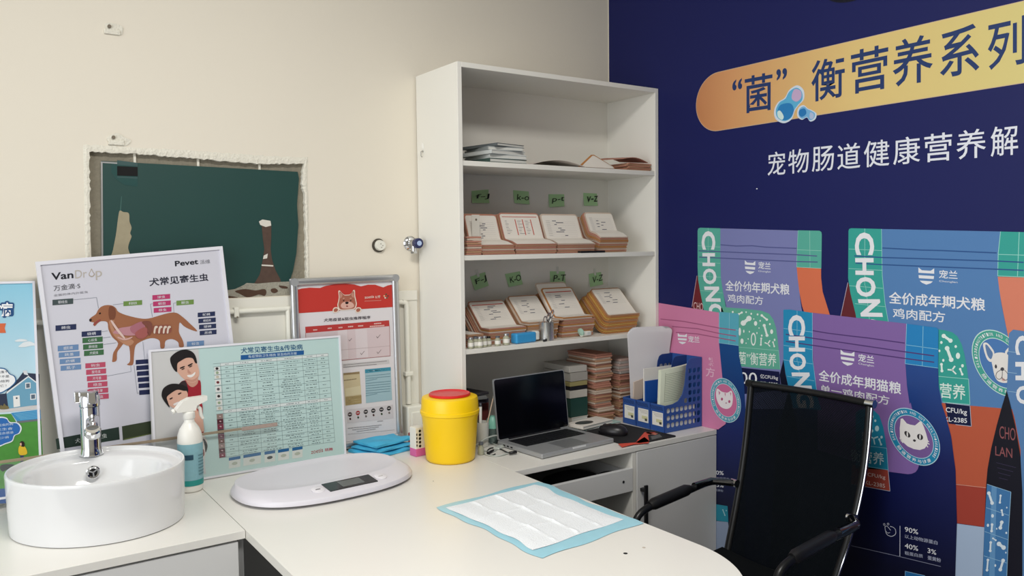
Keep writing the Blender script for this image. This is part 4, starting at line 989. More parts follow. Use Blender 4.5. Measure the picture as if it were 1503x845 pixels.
# faucet on the basin ledge
fx, fy, fz = -2.016, -0.165, TABLE+BZ-0.0098
t = thing('faucet', 'chrome single lever faucet standing on the basin ledge', 'faucet', (fx, fy, fz), math.radians(-8))
b = MB(); b.lathe([(0.0300, 0), (0.0300, 0.003), (0.0275, 0.008), (0.0250, 0.020), (0.0245, 0.128), (0.0235, 0.132)], M_CHROME, 36); b.build('column', t)
b = MB(); b.lathe([(0.0240, 0.1330), (0.0262, 0.134), (0.0262, 0.158), (0.024, 0.163), (0.0, 0.165)], M_CHROME, 36, caps=False); b.build('lever_base', t)
b = MB(); b.box((-0.036, -0.012, 0.145), (-0.020, 0.012, 0.176), M_CHROME, 0.003); b.box((-0.025, -0.018, 0.160), (0.022, 0.018, 0.176), M_CHROME, 0.004); b.box((-0.004, -0.030, 0.142), (0.018, -0.018, 0.175), M_CHROME, 0.003); b.build('lever', t)
b = MB(); b.tube([(0.006, -0.010, 0.098), (0.006, -0.050, 0.092), (0.007, -0.078, 0.082)], [0.017, 0.0165, 0.016], M_CHROME, 24); b.lathe([(0.019, -0.012), (0.020, -0.008), (0.020, 0.006), (0.017, 0.010)], M_CHROME, 28, Matrix.Translation((0.007, -0.078, 0.078)) @ Matrix.Rotation(math.radians(30), 4, 'X')); b.lathe([(0.0, -0.0125), (0.014, -0.0125)], M_DARK, 24, Matrix.Translation((0.007, -0.078, 0.078)) @ Matrix.Rotation(math.radians(30), 4, 'X'), caps=False); b.build('spout', t)

# acrylic splash guard behind the basin
t = thing('splash_guard', 'low clear acrylic splash guard with a tan strip along its top edge behind the basin', 'splash guard', (-2.1, -0.1035, TABLE+0.0006))
gx0, gx1, gz = -3.0, -1.492, 0.8925
b = MB(); b.box((gx0, -0.1165, TABLE+0.0008), (gx1, -0.1140, gz), mat('clear_acrylic', (225, 232, 228), rough=0.02, alpha=0.05)); b.build('panel', t, True)
b = MB(); ms = mat('tan_edge_strip', (164, 146, 122), rough=0.35, alpha=0.75); b.box((gx0, -0.1172, gz-0.006), (-1.60, -0.1133, gz+0.002), ms, 0.001); b.box((-1.5995, -0.1174, gz-0.009), (gx1+0.004, -0.1131, gz+0.003), mat('pinkish_edge_strip', (186, 158, 146), rough=0.35, alpha=0.6), 0.0025); b.build('edge_strip', t, True)

# spray bottle
sx, sy = -1.768, -0.194
t = thing('spray_bottle', 'white spray bottle with a blue label between basin and posters', 'spray bottle', (sx, sy, TABLE+0.0006), 0.15)
M_BOT = mat('white_bottle_plastic', (236, 235, 228), rough=0.35)
b = MB(); b.lathe([(0.026, 0), (0.030, 0.004), (0.0325, 0.018), (0.0335, 0.10), (0.0340, 0.145), (0.0325, 0.163), (0.0270, 0.180), (0.0175, 0.194), (0.0140, 0.200), (0.0140, 0.208)], M_BOT, 36); b.build('bottle', t)
b = MB(); ML = mat('pale_blue_label', (142, 192, 204), rough=0.45, noise=(90, 0.2)); b.lathe([(0.0331, 0.020), (0.0341, 0.10), (0.0346, 0.140)], ML, 36, caps=False); b.lathe([(0.0334, 0.020), (0.0337, 0.036)], mat('teal_label_band', (34, 146, 140), rough=0.45), 36, caps=False)
def on_cyl(r, a0, a1, z0, z1, m, n=6):
    A_ = [(r*math.cos(a0+(a1-a0)*k/n), r*math.sin(a0+(a1-a0)*k/n), z0) for k in range(n+1)]; B_ = [(x, y, z1) for x, y, z in A_]
    b.add(A_+B_, [(k, k+1, n+2+k, n+1+k) for k in range(n)], m)
on_cyl(0.0352, math.radians(212), math.radians(262), 0.096, 0.110, mat('dark_teal_print', (28, 70, 92), rough=0.5))
for i in range(7): on_cyl(0.0350, math.radians(285), math.radians(325), 0.050+0.009*i, 0.0535+0.009*i, mat('grey_teal_print', (96, 140, 150), rough=0.5))
b.build('label_wrap', t, label='pale blue printed label with a teal band')
b = MB(); b.lathe([(0.0155, 0.2085), (0.0165, 0.210), (0.0165, 0.226), (0.013, 0.230)], M_BOT, 28); b.build('collar', t)
b = MB()
prof = [(-0.052, 0.246), (-0.050, 0.238), (-0.030, 0.232), (0.002, 0.2305), (0.020, 0.236), (0.046, 0.252), (0.042, 0.259), (-0.008, 0.262), (-0.028, 0.258)]
prof = [(-0.040, 0.238), (-0.036, 0.231), (-0.012, 0.2305), (0.016, 0.2305), (0.020, 0.244), (0.050, 0.255), (0.050, 0.268), (0.000, 0.268), (-0.020, 0.260)]
b.prism([(x, -0.0115, z) for x, z in prof], (0, 0.023, 0), M_BOT)
b.build('spray_head', t)
b = MB(); b.tube([(0.022, 0, 0.244), (0.032, 0, 0.232), (0.034, 0, 0.214), (0.040, 0, 0.202)], [0.005, 0.0055, 0.005, 0.004], M_BOT, 10); b.build('trigger', t)
b = MB(); b.cyl((-0.041, 0, 0.236), (-0.047, 0, 0.233), 0.007, M_BOT, 14); b.build('nozzle', t)

# baby scale
t = thing('baby_scale', 'white oval baby scale with a black display strip on the counter', 'scale', (-1.436, -0.368, TABLE+0.0006), 0.069)
SA, SB = 0.262, 0.186
def sl(f, z, g=None, n=72, dy=0.0):
    g = f if g is None else g; L = []
    for i in range(n):
        q = 2*math.pi*i/n; c, s = math.cos(q), math.sin(q); e = 2/2.45
        L.append((SA*f*math.copysign(abs(c)**e, c), SB*g*math.copysign(abs(s)**e, s)+dy, z))
    return L
M_SCALE = mat('scale_white_plastic', (218, 216, 224), rough=0.35)
b = MB(); b.loops([sl(0.96, 0.004, 0.95), sl(1.0, 0.008), sl(1.0, 0.013), sl(0.985, 0.020, 0.98), sl(0.962, 0.0255, 0.91, dy=0.003), sl(0.925, 0.0330, 0.72, dy=0.036), sl(0.915, 0.0334, 0.70, dy=0.037), sl(0.885, 0.0308, 0.665, dy=0.038), sl(0.60, 0.0275, 0.44, dy=0.038), sl(0.2, 0.0262, 0.14, dy=0.038)], M_SCALE, True, True, True); b.build('tray', t)
b = MB()
for sx_, sy_ in ((1, 1), (1, -1), (-1, 1), (-1, -1)): b.lathe([(0.016, 0), (0.016, 0.0055)], M_BLACK, 16, Matrix.Translation((sx_*0.16, sy_*0.10, 0)))
b.build('rubber_feet', t)
slope = math.atan2(0.0105, 0.050)
# display set into the sloping front lip
def lip(x, s, lift=0.0):
    # s from 0 (front) to 1 (up the lip)
    y0, z0, y1, z1 = -0.160, 0.0260, -0.103, 0.0323
    return (x, y0+(y1-y0)*s, z0+(z1-z0)*s+lift+0.0004)
def lipq(x0, x1, s0, s1, lift, m): b.poly([lip(x0, s0, lift), lip(x1, s0, lift), lip(x1, s1, lift), lip(x0, s1, lift)], m)
b = MB(); M_DISP = mat('display_black', (24, 26, 28), rough=0.15)
b.prism([lip(-0.058, 0.02, -0.004), lip(0.088, 0.02, -0.004), lip(0.088, 1.0, -0.004), lip(-0.058, 1.0, -0.004)], (0, 0, 0.0060), M_DISP)
b.build('display', t, label='black display strip')
b = MB(); lipq(-0.016, 0.052, 0.16, 0.86, 0.0024, mat('lcd_grey', (92, 98, 98), rough=0.25)); b.build('lcd_window', t, label='grey lcd window')
for xx in (-0.082, 0.112):
    b = MB(); c = lip(xx, 0.5); Mq = Matrix.Translation((c[0], c[1], c[2]+0.0010)) @ Matrix.Rotation(slope, 4, 'X'); b.lathe([(0.018, -0.001), (0.0185, 0.0004), (0.017, 0.0012)], mat('button_white', (226, 224, 230), rough=0.4), 24, Mq)
    b.box((-0.007, -0.0016, 0.0013), (0.007, 0.0016, 0.0016), M_BLACK if xx < 0 else M_GREYL, M=Mq)
    b.build('button', t)

# absorbent pad: blue film with a quilted white core
t = thing('absorbent_pad', 'blue edged white absorbent pad lying flat on the counter', 'pad', (-1.10, -0.96, TABLE+0.0006))
PC = [Vector((-1.276, -0.749)), Vector((-0.920, -0.722)), Vector((-0.924, -1.160)), Vector((-1.258, -1.193))]  # far left, far right, near right, near left
def padp(u, v):  # u left->right, v far->near
    p = (PC[0]*(1-u)+PC[1]*u)*(1-v)+(PC[3]*(1-u)+PC[2]*u)*v
    w = 0.004*math.sin(v*9)+0.003*math.sin(v*23+u*5)
    return Vector((p.x+(w if u > .5 else -w)*abs(u-.5)*2, p.y+0.004*math.sin(u*11)*abs(v-.5)*2, 0))
r = random.Random(5)
def ridge(u, v):
    z = 0.0010+0.0012*abs(math.sin(u*7+v*13))*abs(math.sin(v*17+u*3))
    return z
b = MB(); n, m_ = 34, 40; vs = []
for j in range(m_+1):
    for i in range(n+1):
        u, v = i/n, j/m_; p = padp(u, v); e = min(u, 1-u, v, 1-v); p.z = TABLE+0.0008+ridge(u, v)*(1.0 if e > 0.01 else 0.3); vs.append(p)
b.add(vs, [(j*(n+1)+i, j*(n+1)+i+1, (j+1)*(n+1)+i+1, (j+1)*(n+1)+i) for j in range(m_) for i in range(n)], mat('pale_blue_film', (164, 216, 232), rough=0.35, noise=(30, 0.12)), True); b.build('backing_film', t, True)
b = MB(); vs = []; n, m_ = 60, 72
M_CORE = mat('white_quilted_core', (234, 238, 242), rough=0.8, noise=(260, 0.05), bump=(260, 0.25))
for j in range(m_+1):
    for i in range(n+1):
        a_, c_ = i/n, j/m_; u, v = 0.055+0.855*a_, 0.055+0.845*c_
        u += 0.012*math.sin(c_*14)*(abs(a_-.5)*2)**3*(1 if a_ > .5 else -.6); v += 0.012*math.sin(a_*10)*(abs(c_-.5)*2)**3
        p = padp(u, v)
        crease = 0.0
        for k in (0.25, 0.5, 0.75): crease += math.exp(-((a_-k)/0.012)**2)*(1 if k != .5 else 1.4)
        for k in (0.36, 0.70): crease += 0.6*math.exp(-((c_-k+0.02*math.sin(a_*8))/0.014)**2)
        e = min(a_, 1-a_, c_, 1-c_)
        p.z = TABLE+0.0032+0.0016*min(1, e*14)+(0.0007+0.0007*math.sin(a_*12.57+1)*math.sin(c_*7))*min(1, e*10)+0.0030*crease*(0.7+0.3*math.sin(c_*20))*min(1, e*25); vs.append(p)
b.add(vs, [(j*(n+1)+i, j*(n+1)+i+1, (j+1)*(n+1)+i+1, (j+1)*(n+1)+i) for j in range(m_) for i in range(n)], M_CORE, True); b.build('quilted_core', t, True, label='white quilted absorbent core with fold creases')

# yellow sharps bin
t = thing('sharps_bin', 'yellow plastic medical waste bin with a red lid on the counter corner', 'bin', (-1.0, -0.351, TABLE+0.0006))
M_YEL = mat('yellow_bin_plastic', (250, 206, 4), rough=0.35)
b = MB(); b.lathe([(0.074, 0.0), (0.0785, 0.004), (0.0800, 0.010), (0.0905, 0.140), (0.0930, 0.146), (0.0935, 0.152)], M_YEL, 48); b.build('body', t)
b = MB(); b.lathe([(0.0945, 0.1525), (0.0960, 0.154), (0.0960, 0.163), (0.0930, 0.165), (0.0915, 0.198), (0.0890, 0.205), (0.0800, 0.2085), (0.0690, 0.2085)], M_YEL, 48); b.build('collar', t)
b = MB(); b.lathe([(0.0655, 0.2090), (0.0670, 0.2095), (0.0675, 0.2150), (0.0645, 0.2170), (0.0600, 0.2135), (0.0560, 0.2125), (0.0300, 0.2130), (0.012, 0.2138), (0.0, 0.2138)], mat('red_lid_plastic', (214, 34, 44), rough=0.35), 48, caps=False); b.build('lid', t, label='red lid')

# folded blue masks
t = None
M_MASK = mat('blue_nonwoven', (66, 178, 222), rough=0.6, noise=(25, 0.12))
def mask_sheet(label, corners, z, h, seed):
    r_ = random.Random(seed); b = MB(); n, m_ = 16, 12; top = []; bot = []
    C_ = [Vector(c) for c in corners]
    for j in range(m_+1):
        for i in range(n+1):
            u, v = i/n, j/m_; p = (C_[0]*(1-u)+C_[1]*u)*(1-v)+(C_[3]*(1-u)+C_[2]*u)*v
            e = min(u, 1-u, v, 1-v); zz = z+h*(0.55+0.45*math.sin(min(1, e*6)*math.pi/2))+0.0035*math.sin(u*9+seed)*math.sin(v*6+seed*2)+0.005*u*math.sin(v*3+seed)
            top.append(Vector((p.x+0.003*math.sin(v*14+seed), p.y+0.003*math.sin(u*12+seed), zz))); bot.append(Vector((p.x, p.y, z+0.0005)))
    N = len(top); fs = []
    for j in range(m_):
        for i in range(n):
            q = (j*(n+1)+i, j*(n+1)+i+1, (j+1)*(n+1)+i+1, (j+1)*(n+1)+i); fs.append(q); fs.append(tuple(N+k for k in reversed(q)))
    bd_ = [i for i in range(n)]+[j*(n+1)+n for j in range(m_)]+[m_*(n+1)+i for i in range(n, 0, -1)]+[j*(n+1) for j in range(m_, 0, -1)]
    for a_, c_ in zip(bd_, bd_[1:]+bd_[:1]): fs.append((a_, c_, N+c_, N+a_))
    b.add(top+bot, fs, M_MASK, True); cc = sum(C_, Vector((0, 0)))/4
    return single(b, 'folded_mask', label, 'mask', (cc.x, cc.y, z), 0, 'folded blue masks in front of the red framed poster', True)
mask_sheet('lowest folded blue mask of the three in front of the red framed poster', [(-1.235, -0.068), (-1.045, -0.068), (-1.040, -0.170), (-1.185, -0.205)], TABLE+0.0006, 0.012, 1)
mask_sheet('middle folded blue mask of the three in front of the red framed poster', [(-1.225, -0.070), (-1.085, -0.066), (-1.015, -0.155), (-1.175, -0.192)], TABLE+0.0145, 0.012, 2)
mask_sheet('topmost folded blue mask of the three in front of the red framed poster', [(-1.215, -0.066), (-1.060, -0.062), (-1.020, -0.147), (-1.185, -0.186)], TABLE+0.0290, 0.013, 3)

# little packs by the wall
b = MB(); b.box((-0.020, -0.020, 0), (0.020, 0.020, 0.034), mat('dark_red_pack', (146, 36, 42), rough=0.4), 0.001); b.box((-0.016, -0.0206, 0.008), (0.012, -0.0202, 0.026), mat('darker_red_print', (96, 20, 30), rough=0.4)); b.box((0.0205, -0.02, 0), (0.034, 0.02, 0.036), M_DARK)
single(b, 'red_pack', 'small dark red pack at the wall between red framed poster and bin', 'pack', (-0.985, -0.085, TABLE+0.0006), 0.15)
t = thing('medicine_box', 'white and pink upright box with black print half hidden behind the yellow bin', 'box', (-1.056, -0.243, TABLE+0.0006), 0.1)
MB().box((-0.026, -0.018, 0), (0.026, 0.018, 0.095), M_LABELW, 0.001).build('carton', t)
b = MB(); b.box((-0.0264, -0.0184, 0.0), (0.0264, 0.0184, 0.026), mat('pink_band', (218, 104, 168), rough=0.5), 0.001); b.build('pink_band', t)
b = MB()
for i in range(5): b.lathe([(0.0, 0.0003), (0.0048, 0.0003)], M_BLACK, 12, Matrix.Translation((-0.010, -0.0184, 0.034+0.0125*i)) @ Matrix.Rotation(math.pi/2, 4, 'X'), caps=False)
for i in range(4): b.box((-0.024, -0.0187, 0.034+0.012*i), (-0.020, -0.0183, 0.041+0.012*i), M_BLACK)
b.build('print', t, label='black printed dots')

# ================================================================== OFFICE CHAIR
M_TUBE = mat('black_chair_tube', (20, 21, 23), rough=0.35, spec=0.4); M_SEAT = mat('chair_seat_mesh', (12, 15, 18), rough=0.9, spec=0.1)
def mesh_fabric():
    m = bpy.data.materials.new('chair_mesh_fabric'); m.use_nodes = True; nt = m.node_tree; p = nt.nodes['Principled BSDF']
    p.inputs['Base Color'].default_value = (lin(7), lin(12), lin(17), 1); p.inputs['Roughness'].default_value = 0.8; p.inputs['Specular IOR Level'].default_value = 0.08
    tc = nt.nodes.new('ShaderNodeTexCoord'); ch = nt.nodes.new('ShaderNodeTexChecker'); ch.inputs['Scale'].default_value = 260
    nt.links.new(tc.outputs['Object'], ch.inputs['Vector'])
    mr = nt.nodes.new('ShaderNodeMapRange'); mr.inputs[3].default_value = 0.90; mr.inputs[4].default_value = 0.99
    nt.links.new(ch.outputs['Fac'], mr.inputs[0]); nt.links.new(mr.outputs[0], p.inputs['Alpha']); return m
M_MESHF = mesh_fabric()
ch = thing('office_chair', 'black mesh office chair with chrome edged frame and armrests in front of the mural', 'chair', (-0.50, -1.075, 0.0), math.radians(-90))
# local: x = across (left/right of sitter), y = back(+)... chair faces -X in the room
# local y axis after the turn points to +X of the room (the back side)
def backp(u, v):      # u -1..1 across, v 0..1 up
    y = 0.205+0.150*v+0.050*math.sin(math.pi*v)*0.6-0.035*(1-u*u)*0.4*0+0.018*u*u*0-0.0; z = 0.435+0.535*v
    hw = 0.180+0.026*v+0.010*math.sin(math.pi*v)
    return Vector((u*hw, y+0.020*(1-u*u)*(0.5+0.5*v), z))
b = MB(); n, m_ = 20, 26; vs = [backp(-0.97+1.94*i/n, j/m_) for j in range(m_+1) for i in range(n+1)]
b.add(vs, [(j*(n+1)+i, j*(n+1)+i+1, (j+1)*(n+1)+i+1, (j+1)*(n+1)+i) for j in range(m_) for i in range(n)], M_MESHF, True); b.build('backrest', ch)
for sg in (-1, 1):
    b = MB(); pts = [backp(sg, k/24)+Vector((sg*0.004, 0, 0)) for k in range(25)]
    low = [Vector((sg*0.200, -0.19, 0.425)), Vector((sg*0.198, 0.05, 0.415)), Vector((sg*0.190, 0.15, 0.417)), Vector((sg*0.186, 0.19, 0.424))]
    b.tube(low+pts, 0.0105, M_TUBE, 12); 
    b.tube([p+Vector((sg*0.0085, -0.004, 0)) for p in pts], 0.0032, M_CHROME if sg > 0 else M_TUBE, 8)
    b.build('back_frame', ch)
    b = MB(); top = backp(sg, 1)+Vector((sg*0.004, 0, 0)); b.cyl(top+Vector((-sg*0.010, 0, 0.004)), top+Vector((sg*0.016, 0, 0.004)), 0.0125, M_CHROME if sg > 0 else M_TUBE, 20); ec = b.build('end_cap', ch)
    if sg > 0: ec['label'] = 'chrome end cap'
b = MB(); b.tube([backp(-1+2*k/16, 1)+Vector((0, 0, 0.004)) for k in range(17)], 0.011, M_TUBE, 12); b.build('top_rail', ch)
b = MB(); b.tube([backp(-1+2*k/16, 0)+Vector((0, 0, 0.0)) for k in range(17)], 0.009, M_TUBE, 12); b.build('lower_rail', ch)
b = MB(); vs = []; n, m_ = 16, 16
def seatp(u, v): return Vector((u*0.198, -0.235+0.435*v, 0.452+0.010*u*u-0.010*math.sin(math.pi*v)-0.050*max(0, 0.14-v)**1.0*2))
vs = [seatp(-1+2*i/n, j/m_) for j in range(m_+1) for i in range(n+1)]; vs += [p-Vector((0, 0, 0.022)) for p in vs]; N = (n+1)*(m_+1); fs = []
for j in range(m_):
    for i in range(n):
        q = (j*(n+1)+i, j*(n+1)+i+1, (j+1)*(n+1)+i+1, (j+1)*(n+1)+i); fs += [q, tuple(N+k for k in reversed(q))]
bd_ = [i for i in range(n)]+[j*(n+1)+n for j in range(m_)]+[m_*(n+1)+i for i in range(n, 0, -1)]+[j*(n+1) for j in range(m_, 0, -1)]
for a_, c_ in zip(bd_, bd_[1:]+bd_[:1]): fs.append((a_, c_, N+c_, N+a_))
b.add(vs, fs, M_SEAT, True); b.build('seat', ch)
for sg in (-1, 1):
    b = MB(); sx_ = sg*0.258
    pts = smooth2([(sx_*0.815, 0.268, 0.655), (sx_, 0.215, 0.658), (sx_, 0.10, 0.648), (sx_, 0.00, 0.637), (sx_, -0.085, 0.624), (sx_, -0.122, 0.595), (sx_, -0.120, 0.54), (sx_*0.92, -0.110, 0.46), (sx_*0.80, -0.100, 0.430)], 6, False)
    b.tube(pts, 0.0115, M_TUBE, 12); fr = b.build('armrest', ch)
    b = MB(); pts = [Vector((sx_, 0.115-0.18*k/10, 0.652-0.021*k/10+0.002)) for k in range(11)]; b.tube(pts, [0.012]+[0.0185]*9+[0.013], M_BLACK, 14); b.build('arm_pad', fr)
    b = MB(); b.tube([Vector((sx_*0.84, 0.262, 0.657)), Vector((sx_, 0.215, 0.6605)), Vector((sx_, 0.135, 0.657))], 0.0122, mat('dark_chrome', (120, 122, 126), rough=0.15, metal=1.0), 14); b.cyl((sx_*0.77, 0.272, 0.655), (sx_*0.86, 0.272, 0.655), 0.013, M_CHROME, 16); b.build('arm_joint', fr, label='chrome joint between arm and back')
b = MB(); b.cyl((0, 0, 0.12), (0, 0, 0.425), 0.025, M_TUBE, 20); b.box((-0.10, -0.10, 0.405), (0.10, 0.10, 0.428), M_TUBE, 0.004); b.build('column', ch)
for k in range(5):
    a_ = 2*math.pi*k/5+0.3; d = Vector((math.cos(a_), math.sin(a_), 0)); b = MB()
    b.tube([d*0.02+Vector((0, 0, 0.115)), d*0.15+Vector((0, 0, 0.095)), d*0.29+Vector((0, 0, 0.068))], [0.024, 0.020, 0.014], M_TUBE, 10); lg = b.build('base_leg', ch)
    b = MB(); w = d.cross(Vector((0, 0, 1))); c = d*0.285+Vector((0, 0, 0.026)); b.cyl(c-w*0.022, c-w*0.004, 0.0255, M_BLACK, 18); b.cyl(c+w*0.004, c+w*0.022, 0.0255, M_BLACK, 18); b.cyl(c, c+Vector((0, 0, 0.040)), 0.006, M_STEEL, 8); b.build('caster', lg)
# ================================================================== POSTER BOARDS
def zm(ox, oy, s): return lambda *p: [(ox+p[i]/s, oy+p[i+1]/s) for i in range(0, len(p), 2)]
def board(name, label, cat, P, TL, TR, height, thick, frame_w, m_face, m_frame, group=None, frame_d=0.004):
    """rigid board on plane P: face rectangle from two top corner points and a height; returns root and its face corners"""
    e = (TR-TL).normalized(); d = P.n.cross(e); d = d if d.z < 0 else -d
    BL, BR = TL+d*height, TR+d*height
    t = thing(name, label, cat, tuple((BL+BR)/2-P.n*thick), 0, group)
    def at_(x, y, off=0.0): return TL+(TR-TL).normalized()*x+d*y+P.n*off
    w = (TR-TL).length
    b = MB(); b.prism([at_(0.001, 0.001, -0.0), at_(w-0.001, 0.001), at_(w-0.001, height-0.001), at_(0.001, height-0.001)], -P.n*thick, m_face); b.build('printed_face', t, True)
    if frame_w:
        for (x0, y0, x1, y1) in ((0, 0, w, frame_w), (0, height-frame_w, w, height), (0, frame_w, frame_w, height-frame_w), (w-frame_w, frame_w, w, height-frame_w)):
            b = MB(); b.prism([at_(x0, y0, frame_d), at_(x1, y0, frame_d), at_(x1, y1, frame_d), at_(x0, y1, frame_d)], -P.n*(thick+frame_d+0.001), m_frame); b.build('frame_rail', t, True)
    return t, at_, w
WHT = ink(238, 238, 236); INKD = ink(36, 38, 48)

# --- white poster with the dog anatomy
P1 = Plane(at(326, 361, 1, -0.040), math.radians(3.0), math.radians(1.2))
TL, TR = P1.px(52, 384), P1.px(326, 361)
pv, pa, pw = board('dog_parasite_poster', 'tall white poster board with a brown dog and coloured chips leaning on the wall', 'poster', P1, TL, TR, 0.640, 0.010, 0.010, ink(214, 214, 226), mat('white_frame_plastic', (226, 226, 234), rough=0.3))
z3_ = zm(50, 355, 5.183); z4_ = zm(50, 500, 5.183)
b = MB()
b.ptext('Van', P1, *z3_(132, 292, 300, 275, 130, 236), 0.0006, INKD, 0.02)
b.ptext('Dr', P1, *z3_(313, 278, 402, 268, 311, 216), 0.0006, ink(190, 182, 172), 0.0)
b.ptext('p', P1, *z3_(470, 290, 518, 285, 468, 222), 0.0006, ink(190, 182, 172), 0.0)
drop = smooth2([(437, 202), (450, 228), (462, 244), (452, 262), (436, 266), (420, 258), (416, 242), (426, 224)], 4)
b.pp(P1, [z3_(x, y)[0] for x, y in drop], 0.0006, ink(178, 166, 150)); b.pp(P1, [z3_(437+(x-437)*.7, 240+(y-240)*.7)[0] for x, y in drop], 0.0009, ink(214, 214, 226))
b.ptext('万金滴·S', P1, *z3_(150, 374, 352, 352, 147, 332), 0.0006, INKD, 0.0)
b.ptext('全面的体内外驱虫', P1, *z3_(150, 416, 410, 388, 148, 398), 0.0006, ink(132, 132, 142))
b.build('heading', pv, True, label='dark heading lettering and logo'); b = MB()
b.ptext('Pevet', P1, *z3_(1073, 186, 1250, 168, 1070, 145), 0.0006, INKD, 0.025); b.ptext('派维', P1, *z3_(1262, 170, 1340, 163, 1260, 138), 0.0006, ink(120, 122, 130))
b.build('maker_logo', pv, True); b = MB()
b.ptext('犬常见寄生虫', P1, *z3_(878, 338, 1328, 296, 872, 276), 0.0006, ink(48, 50, 66), 0.02)
b.build('heading', pv, True, label='dark heading lettering and logo')
CH = {'slate': ink(70, 84, 86), 'navy': ink(44, 54, 92), 'blue': ink(108, 144, 190), 'green': ink(64, 112, 72), 'lime': ink(112, 148, 72), 'mag': ink(196, 58, 112), 'rose': ink(198, 78, 106), 'dknavy': ink(36, 44, 84)}
def chip(zf, x, y, w, h, col, txt, sl=-0.075, name='name_chip'):
    b = MB(); p = zf(x, y, x+w, y+sl*w, x+w, y+sl*w+h, x, y+h)
    b.pp(P1, p, 0.0006, CH[col])
    if txt: b.ptext(txt, P1, *zf(x+w*.28, y+h*.80+sl*w*.28, x+w*.72, y+h*.80+sl*w*.72, x+w*.28, y+h*.22+sl*w*.28), 0.0010, ink(226, 228, 236))
    b.build(name, pv, True)
for a_ in [(z3_, 140, 440, 158, 42, 'slate', '眼线虫'), (z3_, 163, 635, 158, 42, 'navy', '蜱虫'), (z3_, 362, 682, 150, 40, 'navy', '蛲螨'), (z3_, 368, 730, 154, 40, 'green', '心丝虫'), (z3_, 373, 780, 152, 40, 'green', '肺线虫'), (z3_, 380, 828, 150, 40, 'green', '犬蛔虫'),
          (z3_, 180, 790, 158, 42, 'blue', '蠕形螨'), (z4_, 188, 90, 158, 38, 'blue', '跳蚤'), (z4_, 195, 140, 158, 38, 'blue', '疥螨'), (z4_, 202, 190, 156, 38, 'blue', '虱子'),
          (z3_, 900, 405, 135, 36, 'mag', '球虫'), (z3_, 905, 454, 135, 36, 'mag', '蛔虫'), (z3_, 910, 503, 135, 36, 'mag', '绦虫'), (z3_, 680, 452, 142, 36, 'lime', '食道线虫'), (z3_, 1083, 447, 132, 36, 'lime', '鞭虫'),
          (z3_, 1245, 538, 132, 34, 'navy', '虻蝇'), (z3_, 1250, 584, 132, 34, 'navy', '蝇蛆病'), (z3_, 1255, 630, 130, 34, 'navy', '硬蜱'), (z3_, 1260, 676, 128, 34, 'navy', '恙螨'), (z3_, 1163, 758, 130, 38, 'blue', '蚊虫'),
          (z4_, 390, 172, 153, 38, 'rose', '钩虫'), (z4_, 396, 221, 152, 38, 'rose', '旋毛虫'), (z4_, 402, 270, 152, 38, 'rose', '犬弓首'), (z4_, 408, 318, 150, 38, 'rose', '绦虫'), (z4_, 414, 366, 150, 38, 'rose', '华支睾'), (z4_, 420, 412, 148, 38, 'rose', '吸虫'),
          (z4_, 773, 146, 100, 34, 'dknavy', ''), (z4_, 778, 190, 100, 34, 'dknavy', ''), (z4_, 783, 234, 100, 34, 'dknavy', ''), (z4_, 789, 280, 100, 34, 'dknavy', ''), (z4_, 795, 326, 100, 34, 'dknavy', ''), (z4_, 800, 376, 100, 36, 'dknavy', '')]:
    chip(*a_)
b = MB(); gl = ink(140, 146, 160)
for pl in (z3_(298, 440, 475, 422, 490, 505), z3_(680, 468, 600, 478), z3_(903, 470, 885, 472, 900, 570), z3_(1083, 462, 1060, 466, 1064, 540), z3_(515, 682, 560, 676), z3_(525, 730, 580, 722), z3_(528, 780, 625, 766), z4_(556, 268, 738, 234, 735, 190), z4_(760, 186, 785, 400, 800, 395), z3_(828, 760, 842, 900)):
    b.pline(P1, pl, 0.0012, 0.0005, gl)
b.build('leader_lines', pv, True)
# the dog
BRN, BRD, BRL = ink(164, 104, 72), ink(128, 74, 52), ink(190, 134, 102)
b = MB()
dog = [(420, 590), (436, 572), (470, 548), (488, 515), (512, 492), (548, 480), (592, 483), (622, 502), (640, 530), (700, 556), (800, 580), (870, 582), (950, 560), (1020, 541), (1080, 538), (1130, 570), (1180, 615), (1243, 678), (1190, 666), (1140, 640), (1108, 612), (1102, 660), (1105, 695), (1132, 750), (1138, 796), (1104, 797), (1096, 762), (1050, 738), (1000, 752), (992, 804), (962, 806), (955, 752), (915, 732), (860, 737), (790, 770), (768, 800), (760, 865), (756, 920), (742, 938), (706, 932), (730, 905), (724, 800), (690, 768), (660, 800), (632, 840), (628, 900), (596, 912), (596, 890), (604, 840), (640, 772), (596, 724), (566, 665), (558, 612), (520, 602), (490, 612), (462, 640), (450, 626), (455, 612), (428, 606)]
b.pp(P1, [z3_(x, y)[0] for x, y in smooth2(dog, 3)], 0.0006, BRN); b.build('dog_figure', pv, True, label='brown dog illustration')
b = MB()
def blob(pts, off, col, n=4): b.pp(P1, [z3_(x, y)[0] for x, y in smooth2(pts, n)], off, col)
blob([(575, 490), (605, 495), (622, 530), (616, 575), (592, 600), (572, 580), (566, 530)], 0.0010, BRD)
blob([(420, 588), (438, 585), (436, 602), (424, 605)], 0.0010, ink(50, 36, 34)); blob([(468, 606), (500, 588), (506, 596), (482, 612), (458, 632), (450, 626)], 0.0010, ink(160, 70, 70))
blob([(494, 540), (506, 536), (508, 546), (497, 550)], 0.0010, ink(40, 28, 26))
blob([(570, 612), (590, 590), (612, 600), (600, 640), (640, 700), (720, 730), (760, 760), (720, 790), (660, 760), (600, 700)], 0.0010, BRL)
blob([(600, 690), (650, 655), (735, 640), (815, 605), (830, 640), (800, 700), (720, 712), (650, 702)], 0.0014, ink(194, 136, 146)); blob([(735, 645), (820, 605), (845, 650), (800, 700), (745, 690)], 0.0018, ink(176, 108, 122))
